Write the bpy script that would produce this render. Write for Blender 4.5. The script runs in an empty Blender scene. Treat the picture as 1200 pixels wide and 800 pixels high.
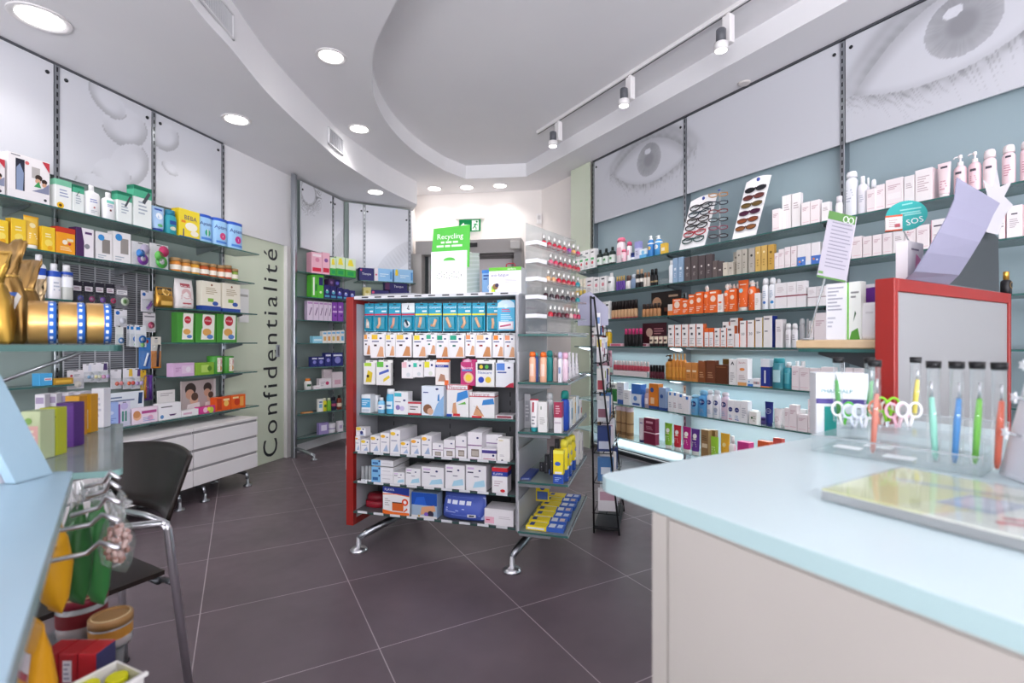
import bpy, bmesh, math, random, re
from mathutils import Vector, Matrix
R_ = random.Random(7)
sc = bpy.context.scene
COL = sc.collection
H, F, CX, CY = 1.14, 583.0, 600.0, 402.0     # eye height, focal length (px), principal point
rad = math.radians

# ------------------------------------------------------------------ materials
MATS = {}
def lin(c):
    return c/12.92 if c <= .04045 else ((c+.055)/1.055)**2.4
def rgb(h):
    return tuple(lin(int(h[i:i+2], 16)/255) for i in (0, 2, 4)) + (1,)
def newmat(name):
    m = bpy.data.materials.new(name); m.use_nodes = True
    nt = m.node_tree; nt.nodes.clear()
    out = nt.nodes.new('ShaderNodeOutputMaterial')
    return m, nt, out
def pbr(nt, col, rough=.45, metal=0., spec=.4):
    b = nt.nodes.new('ShaderNodeBsdfPrincipled')
    b.inputs['Base Color'].default_value = col
    b.inputs['Roughness'].default_value = rough
    b.inputs['Metallic'].default_value = metal
    b.inputs['Specular IOR Level'].default_value = spec
    return b
def noise_col(nt, b, c0, c1, scale, detail=4, bump=0.):
    tc = nt.nodes.new('ShaderNodeTexCoord'); n = nt.nodes.new('ShaderNodeTexNoise')
    n.inputs['Scale'].default_value = scale; n.inputs['Detail'].default_value = detail
    nt.links.new(tc.outputs['Object'], n.inputs['Vector'])
    r = nt.nodes.new('ShaderNodeValToRGB')
    r.color_ramp.elements[0].position = .3; r.color_ramp.elements[1].position = .7
    r.color_ramp.elements[0].color = c0; r.color_ramp.elements[1].color = c1
    nt.links.new(n.outputs['Fac'], r.inputs['Fac']); nt.links.new(r.outputs['Color'], b.inputs['Base Color'])
    if bump:
        bp = nt.nodes.new('ShaderNodeBump'); bp.inputs['Strength'].default_value = bump
        bp.inputs['Distance'].default_value = .002
        nt.links.new(n.outputs['Fac'], bp.inputs['Height']); nt.links.new(bp.outputs['Normal'], b.inputs['Normal'])
    return n, r
def glassy(name, tint, body, fac, rough=.08, gloss=.1, fres=.7):
    """sheet glass / clear plastic: tinted see-through + a little body colour + fresnel sheen"""
    m, nt, out = newmat(name)
    tr = nt.nodes.new('ShaderNodeBsdfTransparent'); tr.inputs['Color'].default_value = tint
    p = pbr(nt, body, .3, 0, .3)
    mx = nt.nodes.new('ShaderNodeMixShader'); mx.inputs['Fac'].default_value = fac
    nt.links.new(tr.outputs[0], mx.inputs[1]); nt.links.new(p.outputs[0], mx.inputs[2])
    g = nt.nodes.new('ShaderNodeBsdfGlossy'); g.inputs['Roughness'].default_value = rough
    lw = nt.nodes.new('ShaderNodeLayerWeight'); lw.inputs['Blend'].default_value = .25
    mu = nt.nodes.new('ShaderNodeMath'); mu.operation = 'MULTIPLY_ADD'
    mu.inputs[1].default_value = fres; mu.inputs[2].default_value = gloss*.4
    nt.links.new(lw.outputs['Fresnel'], mu.inputs[0])
    mx2 = nt.nodes.new('ShaderNodeMixShader')
    nt.links.new(mu.outputs[0], mx2.inputs['Fac']); nt.links.new(mx.outputs[0], mx2.inputs[1]); nt.links.new(g.outputs[0], mx2.inputs[2])
    nt.links.new(mx2.outputs[0], out.inputs[0])
    return m
def MAT(k):
    """material by key: a hex colour (carton print), or a named one"""
    if k in MATS: return MATS[k]
    if k == 'chrome' or k == 'alu' or k == 'darkmetal' or k == 'gold':
        m, nt, out = newmat(k)
        c = {'chrome': 'd8d8dc', 'alu': 'a9adb2', 'darkmetal': '4a4c50', 'gold': 'c99b45'}[k]
        b = pbr(nt, rgb(c), .28, 1. if k != 'darkmetal' else .6)
        nt.links.new(b.outputs[0], out.inputs[0])
    elif k == 'glass':   m = glassy('shelf_glass', rgb('ecf6f4'), rgb('c3d3d0'), .38, .1)
    elif k == 'glassedge':
        m, nt, out = newmat('glass_edge'); b = pbr(nt, rgb('35645f'), .2, 0, .6); nt.links.new(b.outputs[0], out.inputs[0])
    elif k == 'glassedgelight':
        m, nt, out = newmat('glass_edge_light'); b = pbr(nt, rgb('a9c3c5'), .2, 0, .6); nt.links.new(b.outputs[0], out.inputs[0])
    elif k == 'clear':   m = glassy('clear_acrylic', rgb('fcfefe'), rgb('eef3f5'), .07, .05, .05, .3)
    elif k == 'clearish': m = glassy('milky_acrylic', rgb('f2f6f8'), rgb('eef2f4'), .3, .1)
    elif k == 'clearpink': m = glassy('pink_clear', rgb('f6dfe6'), rgb('e8b9c6'), .45, .1)
    elif k == 'clearteal': m = glassy('teal_clear', rgb('9fd8e0'), rgb('59b4c0'), .5, .1)
    elif k == 'cello': m = glassy('cellophane', rgb('f2f4f4'), rgb('dfe6e6'), .22, .15, .5)
    elif k == 'doorglass': m = glassy('frosted_glass', rgb('dde5d4'), rgb('dde6cf'), .95, .3)
    elif k == 'darkglass': m = glassy('dark_glass', rgb('5a6468'), rgb('3a4246'), .6, .05)
    elif k == 'countertop':
        m, nt, out = newmat('frosted_counter_glass')
        b = pbr(nt, rgb('d6e8ec'), .25, 0, .5)
        noise_col(nt, b, rgb('c6d9dd'), rgb('ccdee1'), 3.)
        nt.links.new(b.outputs[0], out.inputs[0])
    elif k == 'countertopblue':  # same counter glass, the dimmer light on it put into a darker tint
        m, nt, out = newmat('shaded_counter_glass')
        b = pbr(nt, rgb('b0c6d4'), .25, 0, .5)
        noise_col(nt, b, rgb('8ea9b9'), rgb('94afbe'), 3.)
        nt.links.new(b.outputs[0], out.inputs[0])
    elif k == 'lamp':
        m, nt, out = newmat('lamp_face'); e = nt.nodes.new('ShaderNodeEmission')
        e.inputs[0].default_value = (1, .97, .95, 1); e.inputs[1].default_value = 9.
        nt.links.new(e.outputs[0], out.inputs[0])
    elif k == 'strip':  # glowing face of the added fill strips
        m, nt, out = newmat('strip_face'); e = nt.nodes.new('ShaderNodeEmission')
        e.inputs[0].default_value = (.92, .98, 1, 1); e.inputs[1].default_value = .7
        nt.links.new(e.outputs[0], out.inputs[0])
    elif k == 'signlit':
        m, nt, out = newmat('lit_sign_green'); e = nt.nodes.new('ShaderNodeEmission')
        e.inputs[0].default_value = rgb('2a9a5c'); e.inputs[1].default_value = .9
        nt.links.new(e.outputs[0], out.inputs[0])
    elif k == 'plaster':
        m, nt, out = newmat('white_plaster'); b = pbr(nt, rgb('ecebed'), .8, 0, .2)
        noise_col(nt, b, rgb('eae9ec'), rgb('eeedef'), 1.3, 3)
        nt.links.new(b.outputs[0], out.inputs[0])
    elif k == 'wallwarm':
        m, nt, out = newmat('painted_wall'); b = pbr(nt, rgb('efe9e5'), .75, 0, .2)
        noise_col(nt, b, rgb('ede7e3'), rgb('f1ebe7'), 1.3, 3)
        nt.links.new(b.outputs[0], out.inputs[0])
    elif k == 'backleft':
        m, nt, out = newmat('grey_green_back_panel'); b = pbr(nt, rgb('8d9d98'), .4, 0, .4)
        noise_col(nt, b, rgb('899994'), rgb('919f9b'), 1.5, 2)
        nt.links.new(b.outputs[0], out.inputs[0])
    elif k == 'backright':
        m, nt, out = newmat('pale_teal_back_panel'); b = pbr(nt, rgb('b7cbcf'), .35, 0, .4)
        noise_col(nt, b, rgb('95a8af'), rgb('9badb4'), 1.5, 2)
        nt.links.new(b.outputs[0], out.inputs[0])
    elif k == 'floor':
        m, nt, out = newmat('dark_stone_tile')
        b = pbr(nt, rgb('5b5156'), .38, 0, .5)
        tc = nt.nodes.new('ShaderNodeTexCoord'); mp = nt.nodes.new('ShaderNodeMapping')
        mp.vector_type = 'TEXTURE'
        mp.inputs['Location'].default_value = (FLO[0], FLO[1], 0); mp.inputs['Rotation'].default_value = (0, 0, FLR)
        nt.links.new(tc.outputs['Object'], mp.inputs['Vector'])
        br = nt.nodes.new('ShaderNodeTexBrick'); br.offset = 0.; br.squash = 1.
        br.inputs['Scale'].default_value = 1.
        br.inputs['Brick Width'].default_value = TILE; br.inputs['Row Height'].default_value = TILE
        br.inputs['Mortar Size'].default_value = .0022; br.inputs['Mortar Smooth'].default_value = .1
        br.inputs['Color1'].default_value = rgb('665a60'); br.inputs['Color2'].default_value = rgb('695d63')
        br.inputs['Mortar'].default_value = rgb('b0a5a8')
        nt.links.new(mp.outputs[0], br.inputs['Vector'])
        n = nt.nodes.new('ShaderNodeTexNoise'); n.inputs['Scale'].default_value = 2.6; n.inputs['Detail'].default_value = 6
        nt.links.new(tc.outputs['Object'], n.inputs['Vector'])
        rr = nt.nodes.new('ShaderNodeValToRGB')
        rr.color_ramp.elements[0].position = .3; rr.color_ramp.elements[1].position = .75
        rr.color_ramp.elements[0].color = (.82, .82, .82, 1); rr.color_ramp.elements[1].color = (1.14, 1.12, 1.12, 1)
        nt.links.new(n.outputs['Fac'], rr.inputs['Fac'])
        mu = nt.nodes.new('ShaderNodeMix'); mu.data_type = 'RGBA'; mu.blend_type = 'MULTIPLY'; mu.inputs['Factor'].default_value = 1.
        nt.links.new(br.outputs['Color'], mu.inputs['A']); nt.links.new(rr.outputs[0], mu.inputs['B'])
        nt.links.new(mu.outputs['Result'], b.inputs['Base Color'])
        n2 = nt.nodes.new('ShaderNodeTexNoise'); n2.inputs['Scale'].default_value = 14.; n2.inputs['Detail'].default_value = 3
        nt.links.new(tc.outputs['Object'], n2.inputs['Vector'])
        mr = nt.nodes.new('ShaderNodeMapRange'); mr.inputs['To Min'].default_value = .3; mr.inputs['To Max'].default_value = .46
        nt.links.new(n2.outputs['Fac'], mr.inputs['Value']); nt.links.new(mr.outputs[0], b.inputs['Roughness'])
        bp = nt.nodes.new('ShaderNodeBump'); bp.inputs['Strength'].default_value = .25; bp.inputs['Distance'].default_value = .002; bp.invert = True
        nt.links.new(br.outputs['Fac'], bp.inputs['Height']); nt.links.new(bp.outputs[0], b.inputs['Normal'])
        nt.links.new(b.outputs[0], out.inputs[0])
    elif k == 'art':
        m, nt, out = newmat('printed_picture'); b = pbr(nt, (1, 1, 1, 1), .4, 0, .35)
        a = nt.nodes.new('ShaderNodeAttribute'); a.attribute_name = 'print'
        nt.links.new(a.outputs['Color'], b.inputs['Base Color']); nt.links.new(b.outputs[0], out.inputs[0])
    elif k == 'peg':
        m, nt, out = newmat('perforated_metal'); b = pbr(nt, rgb('8b8d92'), .4, .3)
        tc = nt.nodes.new('ShaderNodeTexCoord'); w = nt.nodes.new('ShaderNodeTexWave'); w.bands_direction = 'Z'
        w.inputs['Scale'].default_value = 22.
        nt.links.new(tc.outputs['Object'], w.inputs['Vector'])
        r = nt.nodes.new('ShaderNodeValToRGB'); r.color_ramp.elements[0].position = .35; r.color_ramp.elements[1].position = .55
        r.color_ramp.elements[0].color = rgb('54565b'); r.color_ramp.elements[1].color = rgb('9b9da2')
        nt.links.new(w.outputs['Fac'], r.inputs['Fac']); nt.links.new(r.outputs[0], b.inputs['Base Color'])
        nt.links.new(b.outputs[0], out.inputs[0])
    elif k == 'wood':
        m, nt, out = newmat('pale_wood'); b = pbr(nt, rgb('dcbf97'), .5)
        n, r = noise_col(nt, b, rgb('d3b389'), rgb('e3c9a4'), 9., 5)
        nt.links.new(b.outputs[0], out.inputs[0])
    elif k == 'veneer':
        m, nt, out = newmat('dark_veneer'); b = pbr(nt, rgb('2d2320'), .35)
        noise_col(nt, b, rgb('1c1512'), rgb('261d1a'), 12., 5)
        nt.links.new(b.outputs[0], out.inputs[0])
    elif k == 'redlac':
        m, nt, out = newmat('red_lacquer'); b = pbr(nt, rgb('a82a24'), .35)
        noise_col(nt, b, rgb('90211c'), rgb('982520'), 4., 3)
        nt.links.new(b.outputs[0], out.inputs[0])
    elif k == 'greypanel':
        m, nt, out = newmat('grey_panel'); b = pbr(nt, rgb('8f9095'), .45)
        noise_col(nt, b, rgb('a9abb1'), rgb('afb1b7'), 5., 3)
        nt.links.new(b.outputs[0], out.inputs[0])
    elif k == 'whitelac':
        m, nt, out = newmat('white_lacquer'); b = pbr(nt, rgb('e9e6e6'), .3)
        noise_col(nt, b, rgb('e7e4e4'), rgb('ebe8e8'), 3., 2)
        nt.links.new(b.outputs[0], out.inputs[0])
    elif k == 'cabinet':
        m, nt, out = newmat('cream_laminate'); b = pbr(nt, rgb('d9d4cd'), .5)
        noise_col(nt, b, rgb('aaa59f'), rgb('afaaa4'), 3., 2)
        nt.links.new(b.outputs[0], out.inputs[0])
    elif k.startswith('m:'):          # foil, metallic print
        m, nt, out = newmat('foil_'+k[2:]); b = pbr(nt, rgb(k[2:]), .3, .75); nt.links.new(b.outputs[0], out.inputs[0])
    elif k.startswith('g:'):          # glossy plastic
        m, nt, out = newmat('plastic_'+k[2:]); b = pbr(nt, rgb(k[2:]), .15, 0, .6); nt.links.new(b.outputs[0], out.inputs[0])
    else:
        m, nt, out = newmat('print_'+k); b = pbr(nt, rgb(k), .42, 0, .35); nt.links.new(b.outputs[0], out.inputs[0])
    MATS[k] = m
    return m

# ------------------------------------------------------------------ mesh builder
TXT = {}
def text_geo(s):
    """flat letter shapes of a string: width 1, centred, plus height"""
    if s in TXT: return TXT[s]
    cu = bpy.data.curves.new('lettering', 'FONT'); cu.body = s; cu.resolution_u = 2; cu.align_x = 'CENTER'
    if s.startswith('Confi'): cu.space_character = 1.22; cu.resolution_u = 4
    ob = bpy.data.objects.new('lettering', cu)
    me = ob.to_mesh()
    vs = [(v.co.x, v.co.y) for v in me.vertices]; fs = [tuple(p.vertices) for p in me.polygons]
    ob.to_mesh_clear(); bpy.data.objects.remove(ob); bpy.data.curves.remove(cu)
    x0 = min(v[0] for v in vs); x1 = max(v[0] for v in vs); y0 = min(v[1] for v in vs); y1 = max(v[1] for v in vs)
    w = x1-x0
    vs = [((a-(x0+x1)/2)/w, (b-(y0+y1)/2)/w) for a, b in vs]
    TXT[s] = (vs, fs, (y1-y0)/w)
    return TXT[s]

class MB:
    def __init__(s): s.v = []; s.f = []; s.m = []; s.s = []; s.mk = []
    def mi(s, k):
        if k not in s.mk: s.mk.append(k)
        return s.mk.index(k)
    def add(s, vs, fs, k, smooth=False):
        o = len(s.v); i = s.mi(k)
        s.v += [tuple(a) for a in vs]
        for f in fs: s.f.append(tuple(o+j for j in f)); s.m.append(i); s.s.append(smooth)
        return s
    def conv(s, vs, fs, k, smooth=False):      # convex solid: faces turned outward
        c = Vector((0, 0, 0))
        V = [Vector(a) for a in vs]
        for a in V: c += a
        c /= len(V); out = []
        for f in fs:
            n = (V[f[1]]-V[f[0]]).cross(V[f[2]]-V[f[0]])
            fc = sum((V[j] for j in f), Vector((0, 0, 0)))/len(f)
            out.append(tuple(reversed(f)) if n.dot(fc-c) < 0 else tuple(f))
        return s.add(vs, out, k, smooth)
    def box(s, x0, x1, y0, y1, z0, z1, k, c=.0012):
        x0, x1 = min(x0, x1), max(x0, x1); y0, y1 = min(y0, y1), max(y0, y1); z0, z1 = min(z0, z1), max(z0, z1)
        c = min(c, (x1-x0)*.3, (y1-y0)*.3, (z1-z0)*.3)
        X = (x0, x1); Y = (y0, y1); Z = (z0, z1); vs = []; id = {}
        for i in (0, 1):
            for j in (0, 1):
                for l in (0, 1):
                    a = c if i == 0 else -c; b = c if j == 0 else -c; e = c if l == 0 else -c
                    for ax, q in enumerate(((0, b, e), (a, 0, e), (a, b, 0))):
                        id[i, j, l, ax] = len(vs); vs.append((X[i]+q[0], Y[j]+q[1], Z[l]+q[2]))
        fs = []
        for q in (0, 1):
            fs.append([id[q, a, b, 0] for a, b in ((0, 0), (1, 0), (1, 1), (0, 1))])
            fs.append([id[a, q, b, 1] for a, b in ((0, 0), (1, 0), (1, 1), (0, 1))])
            fs.append([id[a, b, q, 2] for a, b in ((0, 0), (1, 0), (1, 1), (0, 1))])
        for a in (0, 1):
            for b in (0, 1):
                fs.append([id[a, b, 0, 0], id[a, b, 1, 0], id[a, b, 1, 1], id[a, b, 0, 1]])
                fs.append([id[a, 0, b, 0], id[a, 1, b, 0], id[a, 1, b, 2], id[a, 0, b, 2]])
                fs.append([id[0, a, b, 1], id[1, a, b, 1], id[1, a, b, 2], id[0, a, b, 2]])
                for e in (0, 1): fs.append([id[a, b, e, 0], id[a, b, e, 1], id[a, b, e, 2]])
        return s.conv(vs, fs, k)
    def slab(s, pts, z0, z1, k, ke=None):      # horizontal polygon with thickness
        n = len(pts)
        ar = sum(pts[i][0]*pts[(i+1) % n][1]-pts[(i+1) % n][0]*pts[i][1] for i in range(n))
        if ar < 0: pts = pts[::-1]
        vs = [(p[0], p[1], z0) for p in pts]+[(p[0], p[1], z1) for p in pts]
        s.add(vs, [tuple(range(n-1, -1, -1)), tuple(range(n, 2*n))], k)
        s.add(vs, [(i, (i+1) % n, n+(i+1) % n, n+i) for i in range(n)], ke or k)
        return s
    def quad(s, a, b, c, d, k): return s.add([a, b, c, d], [(0, 1, 2, 3)], k)
    def tube(s, path, r, k, seg=8, closed=False):
        P = [Vector(p) for p in path]; n = len(P); vs = []; up = None
        for i, p in enumerate(P):
            if closed: d = P[(i+1) % n]-P[i-1]
            else: d = P[min(i+1, n-1)]-P[max(i-1, 0)]
            d.normalize()
            if up is None:
                up = Vector((0, 0, 1)) if abs(d.z) < .9 else Vector((1, 0, 0))
            a = d.cross(up)
            if a.length < 1e-5: a = d.orthogonal()
            a.normalize(); b = a.cross(d).normalized(); up = b
            rr = r[i] if isinstance(r, (list, tuple)) else r
            for j in range(seg):
                t = 2*math.pi*j/seg; vs.append(p+a*rr*math.cos(t)+b*rr*math.sin(t))
        fs = []
        for i in range(n if closed else n-1):
            for j in range(seg):
                a = i*seg; b = ((i+1) % n)*seg
                fs.append((a+j, a+(j+1) % seg, b+(j+1) % seg, b+j))
        if not closed: fs += [tuple(range(seg-1, -1, -1)), tuple(range((n-1)*seg, n*seg))]
        return s.add(vs, fs, k, True)
    def loft(s, secs, k, seg=16, cx=0, cy=0, e=2., cap=True, smooth=True):
        """secs: (z, rx, ry[, key of the band up to the next section[, exponent]])"""
        vs = []
        for q in secs:
            ex = 2./(q[4] if len(q) > 4 else e)
            for j in range(seg):
                t = 2*math.pi*j/seg; c, d = math.cos(t), math.sin(t)
                vs.append((cx+q[1]*math.copysign(abs(c)**ex, c), cy+q[2]*math.copysign(abs(d)**ex, d), q[0]))
        o = len(s.v); s.v += vs
        for i in range(len(secs)-1):
            kk = secs[i][3] if len(secs[i]) > 3 and secs[i][3] else k
            m = s.mi(kk)
            for j in range(seg):
                s.f.append((o+i*seg+j, o+i*seg+(j+1) % seg, o+(i+1)*seg+(j+1) % seg, o+(i+1)*seg+j)); s.m.append(m); s.s.append(smooth)
        if cap:
            s.f.append(tuple(o+j for j in range(seg-1, -1, -1))); s.m.append(s.mi((secs[0][3] if len(secs[0]) > 3 and secs[0][3] else k))); s.s.append(False)
            l = len(secs)-1
            kk = secs[l-1][3] if len(secs[l-1]) > 3 and secs[l-1][3] else k
            s.f.append(tuple(o+l*seg+j for j in range(seg))); s.m.append(s.mi(kk)); s.s.append(False)
        return s
    def text(s, st, fn, size, k):
        """letters laid by fn(u, v) with u, v in units where the string is `size` wide"""
        vs, fs, hh = text_geo(st)
        return s.add([fn(a*size, b*size) for a, b in vs], fs, k)
    def mesh(s, name):
        me = bpy.data.meshes.new(name); me.from_pydata(s.v, [], s.f)
        for k in s.mk: me.materials.append(MAT(k))
        me.polygons.foreach_set('material_index', s.m); me.polygons.foreach_set('use_smooth', s.s)
        me.update()
        return me
    def obj(s, name, parent=None, loc=(0, 0, 0), rz=0., M=None):
        return link(name, s.mesh(name), parent, loc, rz, M)

def link(name, me, parent=None, loc=(0, 0, 0), rz=0., M=None):
    o = bpy.data.objects.new(name, me); COL.objects.link(o)
    if M is not None: o.matrix_world = M
    else: o.location = loc; o.rotation_euler = (0, 0, rz)
    if parent: o.parent = parent
    return o
LABELS = {}
def tag(o, label, cat, group=None):
    o['label'] = label; o['category'] = cat
    if group: o['group'] = group
    LABELS.setdefault(label, []).append(o.name)
    return o
def empty(name, loc=(0, 0, 0), rz=0.):
    return link(name, None, None, loc, rz)
def struct(o): o['kind'] = 'structure'; return o

# ------------------------------------------------------------------ places
class Fr:
    """a vertical plane: origin, direction along it, direction into the room; shelves and goods are laid out on it"""
    def __init__(s, P0, u, n):
        s.P = Vector(P0); s.u = Vector(u).normalized(); s.n = Vector(n).normalized()
        s.rz = math.atan2(s.n.x, -s.n.y)
    def t(s, px, d):
        r = (px-CX)/F; p = s.P+s.n*d
        return (r*p.y-p.x)/(s.u.x-r*s.u.y)
    def pt(s, t, d, z=0.):
        q = s.P+s.u*t+s.n*d
        return Vector((q.x, q.y, z))
    def Y(s, px, d): return s.pt(s.t(px, d), d).y
    def z(s, px, py, d): return H+(CY-py)/F*s.Y(px, d)
    def at(s, px, py, d):
        q = s.pt(s.t(px, d), d); return Vector((q.x, q.y, H+(CY-py)/F*q.y))
    def to(s, me_or_none, t, d, z): return s.pt(t, d, z)
def gp(px, py, z):
    Y = (z-H)*F/(CY-py); return Vector(((px-CX)/F*Y, Y, z))
RW = Fr((.984, 5.36), (-.503, .864), (-.864, -.503))          # wall with the eye posters
LW = Fr((-2.29, 4.945), (.2492, .9685), (.9685, -.2492))       # wall with the drawers and the glass door
GO = Fr((-.8765, 2.744), (.960, -.279), (-.279, -.960))        # front of the gondola
gU, gP = Vector((.960, -.279)), Vector((.279, .960))
TILE = .603
FLR = rad(28.76)
FLO = (.2837*1.14, 1.4206*1.14)
ORD = 'first second third fourth fifth sixth seventh eighth ninth tenth eleventh twelfth thirteenth fourteenth fifteenth sixteenth'.split()
NUM = 'zero one two three four five six seven eight nine ten eleven twelve thirteen fourteen fifteen sixteen'.split()
# ------------------------------------------------------------------ the room
def poly3(name, pts, k, z):
    b = MB(); b.add([(p[0], p[1], z) for p in pts], [tuple(range(len(pts)))], k); return b
Lfar, Lnear = LW.pt(1.02, 0), LW.pt(-10.2, 0)
Bl = Vector((-1.27, 6.36, 0)); B0 = Vector((-1.29, 6.645, 0)); B1 = RW.pt(1.194, 0); Rnear = RW.pt(-11.2, 0)
outline = [Lnear, Lfar, Bl, B0, B1, Rnear]
fl = MB(); o2 = [(p.x, p.y) for p in outline]
fl.slab(o2, -.08, 0, 'floor'); struct(fl.obj('floor'))
def wall(name, a, b, k, z1=3.4, th=.1):
    a, b = Vector((a[0], a[1])), Vector((b[0], b[1])); d = (b-a).normalized(); n = Vector((-d.y, d.x))
    m = MB(); q = [a, b, b+n*th, a+n*th]
    m.slab([(p.x, p.y) for p in q], -.02, z1, k)
    return struct(m.obj(name))
wall('wall_left', Lnear, Lfar, 'plaster')
wall('wall_back_left', Lfar, Bl, 'plaster')
wall('wall_back_return', Bl, B0, 'wallwarm')
wall('wall_back', B0, B1, 'wallwarm')
wall('wall_right', B1, Rnear, 'wallwarm')
# shop front behind the camera: piers and lintel around open shop windows
m = MB(); a, b = Vector((Rnear.x, Rnear.y)), Vector((Lnear.x, Lnear.y)); d = (b-a); L = d.length; d.normalize(); n = Vector((-d.y, d.x))
ang = math.atan2(d.y, d.x)
for t0, t1, z0, z1 in ((0, L, 2.75, 3.4), (0, .3, 0, 2.75), (L*.35, L*.35+.2, 0, 2.75), (L*.66, L*.66+.2, 0, 2.75), (L-.3, L, 0, 2.75), (0, L, 0, .25)):
    m.box(t0, t1, -.1, 0, z0, z1, 'plaster')
struct(m.obj('wall_front', None, (a.x, a.y, 0), ang))

ZC, ZR, ZS = 3.11, 3.27, 2.83
def curve(pts, z):
    return [gp(x, y, z) for x, y in pts]
def spline(P, n=4):
    out = []
    for i in range(len(P)-1):
        p0 = P[max(i-1, 0)]; p1 = P[i]; p2 = P[i+1]; p3 = P[min(i+2, len(P)-1)]
        for j in range(n):
            t = j/n
            out.append(.5*((2*p1)+(p2-p0)*t+(2*p0-5*p1+4*p2-p3)*t*t+(3*p1-p0-3*p2+p3)*t**3))
    out.append(P[-1]); return out
rl = curve([(545.8, 209.6), (521, 200), (487.5, 179), (458, 150), (439.6, 117), (436, 87.5), (438, 58), (450, 29), (465.4, 0)], ZC)
rl += [Vector((-.25, 2.15, ZC)), Vector((.5, .85, ZC)), Vector((1.4, -.8, ZC))]
rl = rl[:1]+spline(rl[1:], 5)
rR = gp(616.7, 207, ZC)
rr_far = rR+Vector((.503, -.864, 0))*7.6
hole = [rR]+rl+[rr_far]
bm = bmesh.new()
def loop(pts, z):
    vs = [bm.verts.new((p.x, p.y, z)) for p in pts]
    return [bm.edges.new((vs[i], vs[(i+1) % len(vs)])) for i in range(len(vs))]
ed = loop(outline, ZC)+loop(hole, ZC)
bmesh.ops.triangle_fill(bm, use_beauty=True, use_dissolve=False, edges=ed)
me = bpy.data.meshes.new('ceiling'); bm.to_mesh(me); bm.free(); me.materials.append(MAT('plaster'))
struct(link('ceiling', me))
m = MB(); nh = len(hole)
for i in range(nh):
    p, q = hole[i], hole[(i+1) % nh]
    m.quad((p.x, p.y, ZC), (q.x, q.y, ZC), (q.x, q.y, ZR), (p.x, p.y, ZR), 'plaster')
m.add([(p.x, p.y, ZR) for p in hole], [tuple(range(nh))], 'plaster')
struct(m.obj('ceiling_recess'))
# lower curved soffit over the left shelving
sf = curve([(488.8, 239.6), (450, 220.8), (404, 191.7), (383, 175), (320.8, 116.7), (270.8, 57), (222, 0)], ZS)
sf += [Vector((-1.43, 1.75, ZS)), Vector((-1.15, 1.05, ZS)), Vector((-.7, .3, ZS)), Vector((-.1, -.5, ZS)), Vector((.9, -1.6, ZS))]
sf = spline(sf, 5)
so = [Vector((Bl.x, Bl.y, ZS))]+sf+[Vector((Lnear.x+2, Lnear.y, ZS)), Vector((Lnear.x, Lnear.y, ZS)), Vector((Lfar.x, Lfar.y, ZS))]
m = MB()
bm = bmesh.new(); vs = [bm.verts.new((p.x, p.y, ZS)) for p in so]
ee = [bm.edges.new((vs[i], vs[(i+1) % len(vs)])) for i in range(len(vs))]
bmesh.ops.triangle_fill(bm, use_beauty=True, edges=ee)
for f in bm.faces: m.add([v.co.copy() for v in f.verts], [tuple(range(len(f.verts)))], 'plaster')
bm.free()
for i in range(len(sf)):
    p, q = so[i], so[i+1]
    m.quad((p.x, p.y, ZS), (q.x, q.y, ZS), (q.x, q.y, ZC), (p.x, p.y, ZC), 'plaster')
struct(m.obj('ceiling_soffit'))

# ------------------------------------------------------------------ ceiling lamps
def spot(loc, power, size=130, blend=.6, target=None, r=.07, col=(1, .96, .93)):
    l = bpy.data.lights.new('downlight_beam', 'SPOT'); l.energy = power; l.spot_size = rad(size); l.spot_blend = blend
    l.shadow_soft_size = r; l.color = col
    o = bpy.data.objects.new('downlight_beam', l); COL.objects.link(o); o.location = loc
    if target is not None:
        o.rotation_euler = (Vector(target)-Vector(loc)).to_track_quat('-Z', 'Y').to_euler()
    return o
DL = [(47, 21, ZS, 'large round recessed light nearest the camera in the low curved soffit', 1.25),
      (277, 140, ZS, 'recessed light in the low soffit above the plain panel beside the glass door', 1),
      (440, 225, ZS, 'recessed light in the low soffit above the corner shelves', 1),
      (388, 66, ZC, 'recessed light in the upper ceiling nearest the oval recess', 1),
      (421, 151, ZC, 'recessed light in the upper ceiling beside the small far air vent', 1),
      (509, 221, ZC, 'first of three recessed lights in a row before the back wall', 1),
      (547, 219.5, ZC, 'middle one of three recessed lights in a row before the back wall', 1),
      (586, 217.5, ZC, 'last of three recessed lights before the back wall, nearest the eye posters', 1)]
LAMPP = 14.
for i, (x, y, z, lab, sz) in enumerate(DL):
    p = gp(x, y, z); r = .078*sz
    if i == 3: LAMP_MES = None
    e = empty('ceiling_downlight', p); tag(e, lab, 'ceiling light', 'recessed ceiling lights')
    m = MB(); m.loft([(-.006, r*1.32, r*1.32), (-.008, r*1.25, r*1.25), (-.004, r, r), (0., r, r), (.0, r*1.32, r*1.32), (-.006, r*1.32, r*1.32)], 'whitelac', 28, cap=False); m.obj('trim_ring', e)
    m = MB(); m.loft([(-.0035, r*.99, r*.99), (-.001, r*.99, r*.99)], 'lamp', 28); m.obj('lamp_face', e)
    spot((p.x, p.y, p.z-.02), LAMPP*(1.3 if i > 4 else 1.))
HID = [(2.35, .75, ZC, .8), (1.75, -1.0, ZR, .8), (3.2, -1.6, ZC, .8), (.2, -2.2, ZC, .35), (-1.7, -1.6, ZS, .3)]
for x, y, z, pw in HID:      # unseen downlights added near and behind the camera for top light
    e = empty('ceiling_downlight', (x, y, z)); tag(e, 'recessed ceiling light behind the camera', 'ceiling light', 'recessed ceiling lights')
    for c in [o_ for o_ in bpy.data.objects if o_.parent and o_.parent.name == 'ceiling_downlight']: link(c.name.split('.')[0], c.data, e)
    spot((x, y, z-.02), LAMPP*pw)
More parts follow.
